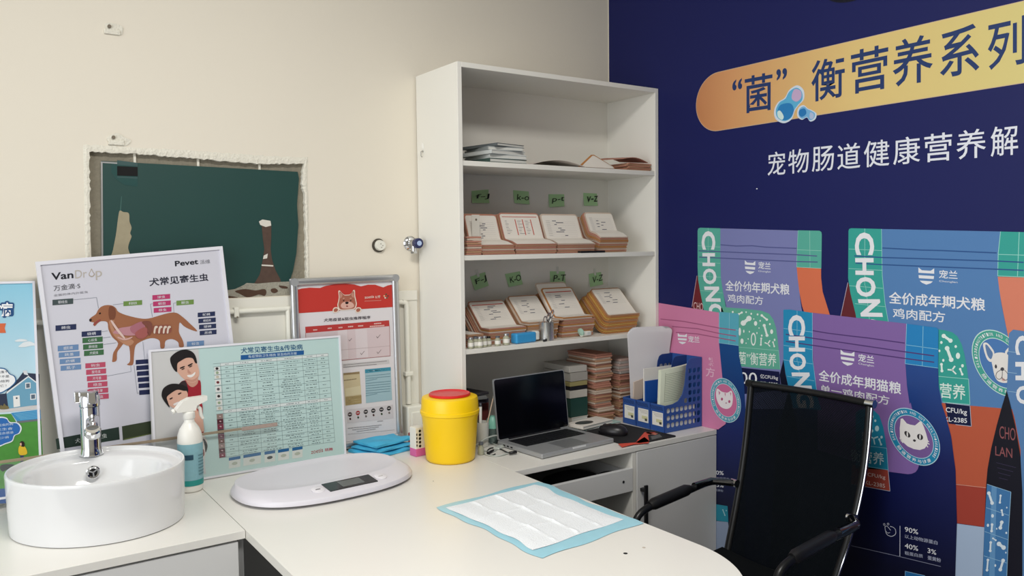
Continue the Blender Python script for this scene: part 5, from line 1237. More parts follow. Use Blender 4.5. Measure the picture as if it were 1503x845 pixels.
blob([(770, 690), (830, 650), (862, 660), (868, 700), (830, 735), (785, 728)], 0.0022, ink(170, 92, 88)); blob([(820, 610), (850, 600), (890, 610), (900, 660), (880, 710), (860, 690), (862, 650), (836, 630)], 0.0022, ink(132, 76, 64))
blob([(900, 640), (960, 632), (1030, 632), (1046, 665), (1030, 695), (960, 700), (905, 690)], 0.0014, ink(150, 84, 68))
for x in (925, 960, 995, 1025): blob([(x-16, 690), (x-8, 645), (x+10, 638), (x+16, 650), (x+2, 660), (x-4, 694)], 0.0020, ink(224, 206, 190))
blob([(584, 604), (596, 600), (640, 660), (690, 725), (680, 732), (625, 670)], 0.0020, ink(226, 196, 188)); blob([(640, 720), (690, 735), (745, 720), (740, 732), (690, 748), (640, 732)], 0.0020, ink(214, 168, 160))
b.build('organ_drawing', pv, True, label='pink organs drawn inside the dog')
b = MB(); dk = ink(42, 60, 52)
b.pp(P1, z4_(164, 745, 645, 655, 652, 750, 174, 826), 0.0006, dk); b.ptext('犬常见寄生虫', P1, *z4_(314, 780, 555, 736, 310, 745), 0.0010, ink(206, 212, 208)); b.pp(P1, z4_(668, 650, 905, 606, 905, 706, 676, 756), 0.0006, ink(60, 72, 50))
b.pp(P1, z4_(690, 745, 905, 700, 905, 706, 676, 756), 0.0010, ink(106, 124, 62))
b.build('footer_panels', pv, True, label='dark green footer panels')

# --- teal poster with the table and the smiling couple
P2 = Plane(at(499, 492, 1, -0.070), math.radians(1.0), math.radians(4.5))
TL, TR = P2.px(218, 513.5), P2.px(499, 492)
pt_, pa2, pw2 = board('parasite_table_poster', 'wide teal poster board with a printed table and two smiling people on the counter', 'poster', P2, TL, TR, 0.399, 0.010, 0.006, ink(188, 218, 216), mat('white_frame_plastic', (232, 234, 238), rough=0.3), frame_d=0.003)
z5_ = zm(50, 500, 5.183); z6_ = zm(300, 495, 4.1227)
b = MB(); b.pp(P2, z5_(872, 86, 1250, 62, 1296, 700, 1300, 960, 1310, 1010, 905, 1075), 0.0005, ink(206, 206, 206)); b.build('photo_background', pt_, True, label='pale grey photo background')
SKIN, SKIN2, HAIR = ink(222, 172, 150), ink(204, 146, 126), ink(34, 30, 32)
def bl5(b, pts, off, col, n=4): b.pp(P2, [z5_(x, y)[0] for x, y in smooth2(pts, n)], off, col)
b = MB()
bl5(b, [(1150, 300), (1200, 330), (1262, 300), (1272, 420), (1278, 640), (1285, 700), (1180, 660), (1160, 520), (1110, 430), (1105, 330)], 0.0009, ink(168, 34, 48)); bl5(b, [(1105, 325), (1150, 305), (1172, 372), (1160, 400), (1100, 370)], 0.0012, ink(58, 44, 48))
bl5(b, [(1075, 205), (1080, 160), (1120, 130), (1190, 130), (1228, 150), (1250, 205), (1256, 255), (1235, 305), (1198, 318), (1150, 298), (1105, 255)], 0.0013, SKIN)
bl5(b, [(1160, 290), (1235, 280), (1248, 300), (1240, 330), (1205, 352), (1170, 330)], 0.0012, SKIN2)
bl5(b, [(1150, 296), (1198, 314), (1235, 300), (1250, 262), (1240, 276), (1205, 296), (1165, 290)], 0.0015, SKIN2)
bl5(b, [(1036, 150), (1042, 120), (1090, 82), (1150, 66), (1200, 82), (1226, 112), (1240, 165), (1226, 168), (1205, 132), (1160, 130), (1120, 150), (1090, 175), (1088, 235), (1065, 220), (1046, 185)], 0.0018, HAIR)
bl5(b, [(1165, 262), (1200, 256), (1226, 236), (1222, 258), (1200, 276), (1176, 276)], 0.0018, ink(240, 236, 232)); bl5(b, [(1170, 215), (1184, 232), (1196, 244), (1180, 250), (1168, 240)], 0.0016, SKIN2)
bl5(b, [(1110, 205), (1140, 192), (1146, 198), (1116, 212)], 0.0018, HAIR); bl5(b, [(1170, 186), (1200, 170), (1206, 176), (1176, 194)], 0.0018, HAIR); bl5(b, [(1122, 216), (1142, 206), (1144, 213), (1126, 221)], 0.0020, ink(70, 52, 48)); bl5(b, [(1180, 196), (1200, 186), (1202, 193), (1184, 202)], 0.0020, ink(70, 52, 48))
b.build('man_photo', pt_, True, label='smiling dark haired man in red')
b = MB()
bl5(b, [(1000, 430), (1010, 390), (1060, 360), (1130, 360), (1165, 390), (1165, 440), (1120, 520), (1060, 510), (1020, 480)], 0.0022, SKIN)
bl5(b, [(1030, 508), (985, 450), (970, 410), (985, 360), (1040, 328), (1110, 330), (1160, 350), (1172, 376), (1140, 380), (1090, 372), (1040, 400), (1010, 430), (1020, 470)], 0.0026, HAIR)
bl5(b, [(1030, 440), (1050, 430), (1054, 437), (1036, 447)], 0.0028, ink(60, 42, 40)); bl5(b, [(1095, 402), (1116, 392), (1120, 399), (1100, 410)], 0.0028, ink(60, 42, 40)); bl5(b, [(1060, 480), (1100, 462), (1098, 476), (1070, 492)], 0.0028, ink(236, 230, 228))
bl5(b, [(1190, 480), (1240, 500), (1275, 560), (1290, 650), (1290, 690), (1240, 680), (1215, 600), (1200, 540)], 0.0024, SKIN); bl5(b, [(1215, 470), (1275, 470), (1280, 560), (1250, 540)], 0.0026, ink(168, 34, 48))
b.build('girl_photo', pt_, True, label='smiling dark haired girl')
b = MB(); bl5(b, [(1250, 730), (1290, 720), (1318, 770), (1310, 830), (1290, 900), (1262, 860), (1250, 800)], 0.0012, ink(218, 212, 206)); bl5(b, [(1258, 770), (1272, 765), (1280, 785), (1270, 800), (1258, 795)], 0.0016, ink(48, 42, 42)); bl5(b, [(1285, 745), (1305, 760), (1320, 800), (1305, 850), (1298, 800)], 0.0016, ink(40, 36, 38)); bl5(b, [(1262, 830), (1290, 825), (1295, 870), (1270, 880)], 0.0016, ink(140, 86, 84)); b.build('puppy_photo', pt_, True, label='black and white puppy')
b = MB()
b.ptext('犬常见寄生虫&传染病', P2, *z6_(222, 98, 596, 74, 218, 62), 0.0006, ink(44, 98, 140), 0.012)
b.pp(P2, z6_(220, 108, 602, 78, 602, 104, 220, 136), 0.0006, ink(30, 92, 160)); b.ptext('免疫预防卫生措施 驱虫给药方案', P2, *z6_(266, 125, 560, 104, 265, 108), 0.0010, ink(206, 226, 240))
b.build('heading', pt_, True, label='blue heading on a blue bar')
# table grid
rows = [(165, 150), (182, 166), (205, 186), (228, 206), (262, 232), (300, 262), (340, 300), (380, 340), (402, 358), (432, 378), (462, 400), (490, 430), (520, 456), (545, 480), (575, 520), (605, 556), (632, 580), (660, 606), (690, 632)]
tl, tr_ = (52, 160), (748, 96); br_, bl_ = (790, 630), (88, 730)
def tb(u, v): return ((tl[0]*(1-u)+tr_[0]*u)*(1-v)+(bl_[0]*(1-u)+br_[0]*u)*v, (tl[1]*(1-u)+tr_[1]*u)*(1-v)+(bl_[1]*(1-u)+br_[1]*u)*v)
b = MB(); g1 = ink(84, 104, 110); g2 = ink(112, 134, 138); U = [0.065, 0.175, 0.37, 0.555, 0.775, 0.90, 1.0]; V = [0.0, .032, .075, .12, .165, .235, .31, .385, .45, .50, .535, .59, .64, .70, .75, .80, .85, .90, .95, 1.0]
T6 = lambda u, v: z6_(*tb(u, v))[0]
for v in V: b.line(P2, T6(0.0 if v in (0.0, .535) else 0.0, v), T6(1, v), 0.0008, 0.0005, g2)
for u in U: b.line(P2, T6(u, 0.0), T6(u, 1.0), 0.0008, 0.0005, g2)
for v0, v1 in ((0.0, .032), (.50, .535)): b.pp(P2, [T6(0.06, v0), T6(1, v0), T6(1, v1), T6(0.06, v1)], 0.0004, ink(216, 226, 226))
b.build('table_grid', pt_, True)
r = random.Random(9)
for k, (u0, u1) in enumerate(zip(U[:-1], U[1:])):
    b = MB()
    for v0, v1 in zip(V[:-1], V[1:]):
        nl = 1 if (k in (0, 5) or v1-v0 < .05) else 2
        if k == 3 and v1-v0 >= .07: nl = 3
        for q in range(nl):
            v = v0+(v1-v0)*(q+0.62)/(nl+0.25); L_ = (u1-u0)*(r.uniform(.4, .85) if k not in (0, 5) else r.uniform(.2, .4)); c = (u0+u1)/2; x = c-L_/2
            while x < c+L_/2:
                w = r.uniform(.008, .026); w = min(w, c+L_/2-x); b.line(P2, T6(x, v), T6(x+w, v), r.choice((0.0013, 0.0019)), 0.0007, g1); x += w+r.choice((0.004, 0.009))
    b.build('table_column', pt_, True, label='column of tiny dark table text')
b = MB()
for k, (v0, v1) in enumerate(zip(V[1:-1], V[2:])):
    v = (v0+v1)/2; c = T6(0.032, v); hv = (v1-v0)*0.42
    if .50 <= v0 < .53: continue
    if v < .5:
        b.pp(P2, [T6(0.008, v-hv), T6(0.058, v-hv), T6(0.058, v+hv), T6(0.008, v+hv)], 0.0005, ink(222, 226, 224)); b.disc(P2, c, (2.2, 0), (0, 2.0), 0.0009, (ink(52, 44, 46), ink(150, 172, 140), ink(196, 190, 170), ink(120, 52, 56), ink(92, 84, 92))[k % 5], 10)
    else:
        b.pp(P2, [T6(0.004, v-hv*1.15), T6(0.058, v-hv*1.15), T6(0.058, v+hv*1.15), T6(0.004, v+hv*1.15)], 0.0005, (ink(58, 28, 48), ink(130, 62, 92), ink(112, 72, 66), ink(150, 128, 122), ink(92, 40, 52), ink(132, 56, 76))[k % 6]); b.disc(P2, c, (1.6, 0.2), (0, 1.0), 0.0009, ink(206, 172, 178), 8)
b.build('specimen_pictures', pt_, True, label='column of small specimen pictures')
b = MB()
for x0, x1, y0 in ((148, 218, 728), (236, 342, 712), (364, 428, 692), (446, 512, 680), (532, 594, 668)):
    s = -0.17*(x1-x0); b.pp(P2, z6_(x0, y0, x1, y0+s, x1, y0+s+66, x0, y0+66), 0.0005, ink(214, 220, 216)); b.pp(P2, z6_(x0, y0, x1, y0+s, x1, y0+s+18, x0, y0+18), 0.0009, ink(40, 104, 160))
    c = z6_((x0+x1)/2, y0+s/2+40)[0]; b.disc(P2, c, (4.2, -1.0), (0.5, 2.2), 0.0009, ink(64, 70, 74) if x0 == 364 else ink(178, 186, 172), 12)
b.build('product_boxes', pt_, True, label='five small product picture boxes')
b = MB(); b.ptext('zoetis', P2, *z6_(646, 706, 718, 692, 645, 682), 0.0006, ink(176, 72, 70)); b.ptext('硕腾', P2, *z6_(730, 690, 778, 684, 728, 672), 0.0006, ink(196, 52, 82), 0.006); b.build('maker_logo', pt_, True, label='red maker lettering')

# --- aluminium snap frame with the red dog poster
P3 = Plane((-1.21, -0.044, 0.76), math.radians(0.0), math.radians(0.8))
TL, TR = P3.px(425.5, 409), P3.px(583.5, 402.5)
t3, pa3, w3 = board('red_vaccine_poster', 'aluminium snap frame with a red headed dog vaccination chart against the tiles', 'poster', P3, TL, TR, (TL.z-TABLE-0.006), 0.008, 0.0, ink(226, 222, 226), M_ALU)
fr = MB(); hh = TL.z-TABLE-0.006; fw_ = 0.024
for (A_, B_) in (((0.012, 0.012), (w3-0.012, 0.012)), ((0.012, hh-0.012), (w3-0.012, hh-0.012)), ((0.012, 0.012), (0.012, hh-0.012)), ((w3-0.012, 0.012), (w3-0.012, hh-0.012))):
    b = MB(); a0, b0 = pa3(A_[0], A_[1], 0.003), pa3(B_[0], B_[1], 0.003); d = (b0-a0).normalized(); s = P3.n.cross(d)
    prof = [(s*(0.0125*math.cos(q))+P3.n*(0.0085*math.sin(q))) for q in [math.pi*k/8 for k in range(9)]]+[s*(-0.0125)-P3.n*0.006, s*0.0125-P3.n*0.006]
    b.loops([[a0+p for p in prof], [b0+p for p in prof]], M_ALU, True, True, True); b.build('frame_rail', t3, True)
for (x, y) in ((0.012, 0.012), (w3-0.012, 0.012), (0.012, hh-0.012), (w3-0.012, hh-0.012)):
    b = MB(); c = pa3(x, y, 0.0); b.cyl(c-P3.n*0.004, c+P3.n*0.0125, 0.0130, mat('corner_grey_plastic', (150, 152, 154), rough=0.5), 24); b.build('corner_cap', t3, True)
z7_ = zm(420, 395, 5.826); z8_ = zm(490, 510, 4.696)
b = MB(); RED = ink(208, 56, 48)
b.pp(P3, z7_(85, 180, 130, 165, 200, 157, 290, 160, 330, 145, 400, 130, 490, 122, 580, 130, 640, 146, 700, 132, 760, 132, 830, 155, 870, 138, 915, 130, 922, 322, 105, 376), 0.0008, RED)
b.pp(P3, [*z7_(86, 180, 105, 376), *z7_(105, 376, 104, 600)][:2]+z7_(112, 620, 100, 600), 0.0008, RED)
b.pp(P3, z7_(912, 320, 922, 320)+[(589, 634), (585.5, 634)], 0.0008, ink(176, 44, 54)); b.pp(P3, z7_(96, 372, 108, 372)+[(451, 660), (447, 660)], 0.0008, ink(176, 44, 54))
b.build('red_header', t3, True, label='red wavy header and side borders')
b = MB(); OUTL = ink(240, 222, 206); DOGB = ink(178, 104, 82)
def d7(pts, off, col, n=4, s=True): b.pp(P3, [z7_(x, y)[0] for x, y in (smooth2(pts, n) if s else pts)], off, col)
hd = [(447, 190), (458, 182), (492, 215), (520, 218), (550, 212), (576, 178), (588, 186), (590, 225), (600, 270), (604, 300), (592, 335), (560, 346), (470, 352), (446, 336), (438, 305), (446, 270), (450, 235)]
d7(hd, 0.0014, OUTL); d7([(520+(x-520)*.90, 275+(y-275)*.90) for x, y in hd], 0.0018, DOGB); d7([(462, 200), (482, 222), (462, 250)], 0.0022, ink(204, 142, 122), 3); d7([(574, 196), (556, 220), (578, 244)], 0.0022, ink(204, 142, 122), 3)
d7([(470, 300), (490, 282), (520, 276), (552, 280), (574, 294), (580, 318), (556, 332), (520, 336), (484, 334), (468, 318)], 0.0022, ink(226, 176, 160)); d7([(506, 282), (520, 277), (534, 282), (530, 294), (518, 298), (508, 294)], 0.0026, ink(36, 24, 26)); d7([(512, 312), (524, 310), (530, 318), (518, 322)], 0.0026, ink(150, 70, 70))
for x in (492, 552): d7([(x-7, 268), (x, 262), (x+7, 266), (x, 274)], 0.0024, ink(60, 36, 34)); d7([(x-10, 250), (x, 244), (x+10, 248), (x, 253)], 0.0024, ink(214, 160, 140))
for cx_ in (424, 616): d7([(cx_-26, 350), (cx_-14, 328), (cx_+14, 326), (cx_+28, 342), (cx_+18, 366), (cx_-16, 372)], 0.0016, OUTL); d7([(cx_-17, 350), (cx_-9, 336), (cx_+10, 334), (cx_+19, 344), (cx_+11, 360), (cx_-10, 364)], 0.0020, DOGB)
b.build('puppy_drawing', t3, True, label='cartoon brown puppy looking over the header')
b = MB(); W_ = ink(238, 216, 206)
b.ptext('zoetis', P3, *z7_(672, 252, 752, 244, 670, 230), 0.0014, W_, 0.01); b.ptext('硕腾', P3, *z7_(764, 250, 808, 245, 762, 228), 0.0014, W_, 0.02)
for i in range(12): b.pp(P3, z7_(672+12*i, 270-0.6*i, 680+12*i, 269-0.6*i, 680+12*i, 275-0.6*i, 672+12*i, 276-0.6*i), 0.0014, ink(226, 150, 138))
for k, q in enumerate([(0, -18), (-16, -4), (16, -4), (-8, 12), (8, 12)]): b.disc(P3, z7_(855+q[0], 232+q[1])[0], (1.2, 0), (0, 1.2), 0.0014, (ink(60, 92, 70), ink(226, 200, 150), ink(92, 70, 60), ink(226, 226, 210), ink(80, 110, 80))[k], 8)
b.build('header_logo', t3, True, label='pale logo lettering')
b = MB(); b.ptext('犬用疫苗&驱虫推荐程序', P3, *z7_(322, 450, 722, 424, 320, 422), 0.0012, ink(74, 66, 74), 0.01); b.build('heading', t3, True, label='dark heading lettering')
b = MB(); RB = ink(196, 60, 58)
b.pp(P3, z7_(163, 492, 880, 436, 884, 486, 166, 546), 0.0010, RB); b.pp(P3, z7_(166, 546, 884, 486, 890, 740, 180, 806), 0.0008, ink(216, 198, 202))
for k, (x0, x1) in enumerate(((440, 520), (590, 690))): b.pp(P3, z7_(x0, 524-8*k, x1, 516-8*k, x1+12, 765-16*k, x0+12, 775-16*k), 0.0010, ink(222, 210, 214))
for x, y, w in ((232, 520, 36), (356, 506, 44), (448, 500, 44), (530, 492, 52), (616, 486, 50), (752, 466, 64), (716, 490, 130)):
    for q in range(int(w/9)): b.pp(P3, z7_(x+9*q, y-0.7*q-5, x+9*q+6, y-0.7*q-6, x+9*q+6, y-0.7*q+4, x+9*q, y-0.7*q+5), 0.0014, ink(240, 214, 206))
for x, y, s in ((545, 606, 1), (648, 720, 1.3), (785, 578, 1.3), (790, 710, 1.4)): b.pline(P3, z7_(x-10*s, y-4*s, x-3*s, y+8*s, x+16*s, y-16*s), 0.0013, 0.0014, ink(104, 92, 92))
for a_ in ((180, 806, 890, 740), (884, 486, 890, 740), (166, 546, 180, 806), (470, 690, 886, 655)): b.pline(P3, z7_(*a_), 0.0015, 0.0012, ink(170, 92, 92) if a_[0] != 470 else ink(196, 176, 180))
b.build('vaccine_table', t3, True, label='pink table with a red head row and ticks')
b = MB()
b.pp(P3, z8_(62, 112, 380, 82, 384, 110, 64, 140), 0.0008, ink(206, 204, 206))
def dashes(x0, y0, x1, y1, col, step=5, h=3):
    n = int((x1-x0)/step)
    for q in range(n):
        f = q/n; x = x0+(x1-x0)*f; y = y0+(y1-y0)*f; b.pp(P3, z8_(x, y-h, x+step*.7, y-h, x+step*.7, y+h, x, y+h), 0.0012, col)
for k in range(2): dashes(66, 120+14*k, 366-70*k, 92+22*k, ink(112, 104, 108), 5, 2)
b.pp(P3, z8_(64, 178, 178, 164, 192, 384, 80, 400), 0.0008, ink(206, 190, 152)); b.pp(P3, z8_(66, 176, 176, 166, 177, 180, 68, 190), 0.0012, ink(150, 128, 92)); b.pp(P3, z8_(78, 282, 186, 262, 188, 320, 80, 336), 0.0012, ink(216, 204, 168)); b.pp(P3, z8_(80, 340, 190, 326, 192, 384, 82, 398), 0.0012, ink(170, 148, 100))
dashes(70, 226, 158, 214, ink(116, 96, 70), 6, 3)
for k in range(3): dashes(84, 352+16*k, 182, 336+16*k, ink(196, 180, 140), 6, 2)
b.pp(P3, z8_(214, 150, 392, 134, 402, 360, 222, 382), 0.0008, ink(160, 194, 206)); b.pp(P3, z8_(214, 150, 392, 134, 393, 158, 215, 176), 0.0012, ink(62, 150, 178)); dashes(232, 162, 366, 150, ink(206, 228, 236), 6, 4)
for k in range(9): dashes(220, 196+17*k, 390-90*(k in (2, 8)), 180+17*k, ink(84, 130, 150), 5, 2)
b.pp(P3, z8_(88, 428, 408, 392, 412, 486, 92, 522), 0.0006, ink(212, 206, 210))
cols = [ink(70, 50, 52), ink(178, 52, 58), ink(52, 52, 56), ink(52, 52, 56), ink(52, 52, 56), ink(40, 44, 46)]
for k, (x, y) in enumerate(((111, 460), (166, 450), (220, 442), (272, 434), (328, 426), (380, 418))):
    b.disc(P3, z8_(x, y)[0], (3.1, -.3), (0, 3.3), 0.0012, cols[k], 20); b.pp(P3, z8_(x-9, y-3, x+9, y-5, x+9, y+2, x-9, y+4), 0.0016, ink(190, 180, 180)); b.disc(P3, z8_(x+2, y+31)[0], (1.4, 0.6), (-.4, 1.6), 0.0012, (ink(80, 40, 40), ink(60, 80, 60), ink(120, 110, 108))[k % 3], 8)
for k in range(3): dashes(98+30*k, 556-3*k+14*k, 330-20*k, 532+14*k, ink(112, 106, 110), 6, 2)
dashes(300, 508, 340, 504, ink(112, 106, 110), 5, 2); dashes(98, 596, 420, 566, ink(176, 170, 172), 6, 1.5)
b.build('chart_panels', t3, True, label='beige and blue text panels and a row of round icons')

# --- blue poster with the house, at the left edge
P4 = Plane((-2.12, -0.030, 1.36), 0.0, math.radians(3.2))
TR = P4.px(51, 412); TL = TR+Vector((-0.42, 0, 0.004))
t4, pa4, w4 = board('house_poster', 'blue and green poster board with a cartoon house at the left edge', 'poster', P4, TL, TR, 0.584, 0.010, 0.006, ramp_mat('printed_sky_blue', 2, 0.98, 1.36, [(0.0, (206, 226, 234)), (1.0, (136, 196, 220))]), mat('white_frame_plastic', (232, 234, 238), rough=0.3), frame_d=0.003)
zA_ = zm(0, 400, 5.275); zB_ = zm(0, 520, 3.8417)
L0 = -260
b = MB()
for k in range(12):
    dx, dy = 13*math.cos(k*math.pi/6), 13*math.sin(k*math.pi/6)
    b.ptext('病', P4, *zA_(-4+dx, 338+dy, 98+dx, 338+dy, -4+dx, 230+dy), 0.0010+0.00002*k, ink(40, 84, 140), 0.02); b.ptext('犬常见', P4, *zA_(-380+dx, 338+dy, -30+dx, 338+dy, -380+dx, 230+dy), 0.0010+0.00002*k, ink(40, 84, 140), 0.02)
b.ptext('病', P4, *zA_(-4, 338, 98, 338, -4, 230), 0.0016, ink(246, 248, 250), 0.022); b.ptext('犬常见', P4, *zA_(-380, 338, -30, 338, -380, 230), 0.0016, ink(246, 248, 250), 0.022)
b.build('heading', t4, True, label='white outlined heading lettering')
b = MB(); b.pp(P4, zA_(-300, 398, 46, 392, 36, 430, 46, 466, -300, 474), 0.0008, ink(226, 108, 66)); b.build('ribbon', t4, True, label='orange ribbon')
b = MB(); b.pp(P4, [p for p in smooth2(zA_(116, 526, 150, 514, 190, 516, 214, 524, 190, 532, 160, 534, 124, 534), 4)], 0.0008, ink(226, 234, 238)); b.pp(P4, [p for p in smooth2(zA_(142, 574, 165, 552, 185, 538, 230, 532, 268, 548, 286, 556, 284, 564, 240, 566, 190, 576), 4)], 0.0008, ink(226, 234, 238)); b.build('clouds', t4, True)
b = MB()
b.pp(P4, zB_(L0, 250, 36, 246, 36, 310, L0, 318), 0.0006, ink(104, 140, 76)); b.pp(P4, zB_(-60, 230, 30, 220, 60, 170, 100, 140, 130, 100, 160, 105, 222, 110, 222, 290, 30, 300, -60, 310), 0.0008, ink(52, 60, 84))
b.pp(P4, zB_(36, 215, 160, 122, 218, 168, 224, 282, 48, 306), 0.0012, ink(108, 166, 196)); b.pp(P4, zB_(38, 222, 160, 128, 160, 120, 36, 212), 0.0014, ink(226, 232, 236)); b.pp(P4, zB_(160, 120, 218, 164, 218, 172, 160, 128), 0.0014, ink(226, 232, 236))
for x, y, w, h in ((142, 160, 30, 34), (170, 222, 32, 34)): b.pp(P4, zB_(x, y, x+w, y-2, x+w+1, y+h-3, x+1, y+h), 0.0016, ink(236, 238, 240)); b.pp(P4, zB_(x+5, y+5, x+w-5, y+3, x+w-4, y+h-8, x+6, y+h-5), 0.0020, ink(92, 110, 128))
b.pp(P4, zB_(74, 234, 110, 230, 114, 292, 77, 298), 0.0016, ink(236, 236, 234)); b.disc(P4, zB_(94, 246)[0], (1.4, 0), (0, 1.4), 0.0020, ink(70, 86, 100), 10); b.pp(P4, zB_(128, 92, 150, 90, 160, 118, 136, 112), 0.0010, ink(216, 220, 226))
b.pp(P4, [zB_(x, y)[0] for x, y in smooth2([(0, 308), (4, 285), (16, 290), (24, 276), (34, 288), (46, 292), (48, 306)], 4)], 0.0020, ink(122, 110, 72))
b.build('house_picture', t4, True, label='blue house with a dark roof')
b = MB(); b.pp(P4, zB_(L0, 330, 225, 284, 228, 306, L0, 352), 0.0010, ink(206, 204, 204)); b.pp(P4, zB_(62, 330, 228, 310, 231, 362, 96, 376), 0.0012, ink(60, 148, 206)); b.pp(P4, zB_(96, 376, 231, 362, 232, 372, 96, 388), 0.0014, ink(110, 116, 122))
for k in range(5): b.pp(P4, zB_(80+8*k, 336+7*k, 220, 318+9*k, 221, 320+9*k, 82+8*k, 339+7*k), 0.0016, ink(120, 192, 226))
b.build('pool_picture', t4, True, label='blue pool edge')
b = MB(); b.pp(P4, zB_(L0, 352, 62, 334, 96, 388, 232, 372, 250, 735, L0, 785), 0.0008, mat('printed_grass', (78, 150, 60), rough=0.5, noise=(60, 0.3))); b.build('lawn_picture', t4, True, label='green lawn')
b = MB()
b.pp(P4, zB_(L0, 780, 60, 752, 252, 730, 256, 830, L0, 850), 0.0012, ink(34, 82, 158)); b.build('lower_banner', t4, True, label='blue band along the bottom')
def cloud(zf, pts, col, rim, name, lines, lc):
    b = MB(); sp = smooth2(pts, 5); cx_ = sum(p[0] for p in sp)/len(sp); cy_ = sum(p[1] for p in sp)/len(sp)
    b.pp(P4, [zf(x, y)[0] for x, y in sp], 0.0022, rim); b.pp(P4, [zf(cx_+(x-cx_)*.91, cy_+(y-cy_)*.91)[0] for x, y in sp], 0.0026, col)
    for (t_, x0, y0, x1, y1, h) in lines: b.ptext(t_, P4, *zf(x0, y0, x1, y1, x0, y0-h), 0.0030, lc)
    b.build(name, t4, True)
cloud(zB_, [(-60, 80), (0, 74), (34, 82), (56, 108), (84, 122), (92, 152), (66, 182), (40, 200), (0, 220), (-60, 215), (-90, 150)], ink(244, 246, 248), ink(44, 108, 166), 'speech_cloud', [('有跳蚤不', -40, 110, 46, 104, 15), ('皮子不是', -40, 136, 52, 130, 15), ('传染给狗', -44, 162, 52, 156, 15), ('死亡！', -30, 186, 36, 182, 14)], ink(60, 66, 80))
cloud(zB_, [(-60, 380), (-10, 352), (36, 356), (56, 380), (100, 384), (122, 412), (112, 444), (84, 458), (70, 490), (30, 506), (-10, 520), (-70, 510), (-90, 440)], ink(44, 110, 190), ink(228, 236, 242), 'speech_cloud', [('不驱虫的狗', -34, 410, 74, 398, 15), ('吃生食', -20, 432, 72, 424, 15), ('可能会感染', -34, 456, 76, 446, 15), ('减少病', -20, 480, 50, 472, 14)], ink(206, 224, 240))
b = MB(); f = lambda pts, off, col, n=4: b.pp(P4, [zB_(x, y)[0] for x, y in smooth2(pts, n)], off, col)
f([(108, 518), (128, 512), (146, 528), (152, 560), (118, 568), (104, 552)], 0.0020, ink(232, 190, 40)); f([(112, 496), (126, 488), (138, 500), (136, 520), (118, 516)], 0.0024, ink(48, 34, 32)); f([(112, 502), (120, 498), (122, 512), (114, 512)], 0.0028, ink(226, 180, 150)); b.pp(P4, zB_(114, 566, 134, 564, 132, 612, 116, 612), 0.0018, ink(60, 72, 110))
f([(0, 640), (10, 622), (60, 618), (84, 626), (70, 640), (62, 668), (40, 650), (14, 660)], 0.0016, ink(50, 50, 56))
b.build('small_figures', t4, True, label='tiny figure in yellow and a dark dog')
# ================================================================== THE MURAL ON THE RIGHT WALL
PM = Plane((-0.0022, -1.0, 1.5), e=(0, -1, 0), u=(0, 0, 1))     # n points to -X, into the room
M_NAVY = mat('mural_navy', (22, 28, 86), rough=0.5, spec=0.22, noise=(1.2, 0.10))
mu = thing('wall_mural', 'navy blue pet food mural with printed food bags covering the right wall', 'mural', (0.0, -1.5, 0.05))
b = MB(); b.box((-0.0020, -4.8, 0.02), (-0.0004, -0.0055, 2.90), M_NAVY); b.build('vinyl_sheet', mu, True)
MW = ink(232, 234, 240)
b = MB(); b.disc(PM, (1246, -14), (34, -6), (0, 17), 0.0003, ink(14, 16, 34), 32); b.build('upper_logo_edge', mu, True)
# banner
b = MB(); zt = zm(880, 0, 2.4125)
yb0, yb1 = PM.px(1022, 150).y, PM.px(1503, 60).y
ban = ramp_mat('banner_orange_to_yellow', 1, yb1, yb0, [(0.0, (206, 192, 122)), (0.42, (214, 186, 120)), (0.85, (206, 148, 98)), (1.0, (190, 126, 82))], 0.4)
upx = [(480, 243), (1000, 120), (1495, 6)]; lowx = [(410, 465), (1000, 372), (1495, 291)]
top = [PM.px(*zt(470, 245)[0]), PM.px(*zt(1495, 6)[0])]; bot = [PM.px(*zt(400, 466)[0]), PM.px(*zt(1495, 291)[0])]
zt_ = (top[0].z+top[1].z)/2; zb_ = (bot[0].z+bot[1].z)/2; rad = (zt_-zb_)/2; yL = PM.px(*zt(343, 380)[0]).y
def capsule(off, k, m, y_end=-2.7):
    r = rad*k; yc = yL-rad; zc = (zt_+zb_)/2; pts = [(-0.0022-off, yc+r*math.cos(a), zc+r*math.sin(a)) for a in [math.pi/2-math.pi*i/28 for i in range(29)]]
    b.poly([(-0.0022-off, y_end, zc+r)]+pts+[(-0.0022-off, y_end, zc-r)], m)
capsule(0.0002, 1.018, ink(206, 178, 150)); capsule(0.0004, 1.0, ban); b.build('banner', mu, True, label='rounded banner running from orange to pale yellow')
b = MB(); HN = ink(34, 58, 112)
b.ptext('“', PM, *zt(470, 322, 505, 314, 470, 284), 0.0007, HN, 0.02); b.ptext('菌', PM, *zt(514, 402, 612, 388, 514, 272), 0.0007, HN, 0.012); b.ptext('”', PM, *zt(626, 286, 664, 280, 626, 246), 0.0007, HN, 0.02); b.build('headline_lettering', mu, True, label='dark blue quoted character on the banner'); b = MB()
for ch_, q in (('衡', (750, 362, 868, 342, 750, 218)), ('营', (890, 335, 1022, 312, 890, 182)), ('养', (1038, 310, 1180, 286, 1038, 146)), ('系', (1205, 278, 1345, 256, 1205, 108)), ('列', (1375, 250, 1510, 226, 1375, 82))): b.ptext(ch_, PM, *zt(*q), 0.0007, HN, 0.010)
b.build('headline_lettering', mu, True, label='dark blue headline lettering on the banner')
b = MB(); ST = ink(224, 228, 240)
sub = '宠物肠道健康营养解'; xs = [595, 668, 752, 842, 936, 1040, 1150, 1264, 1385, 1500]; 
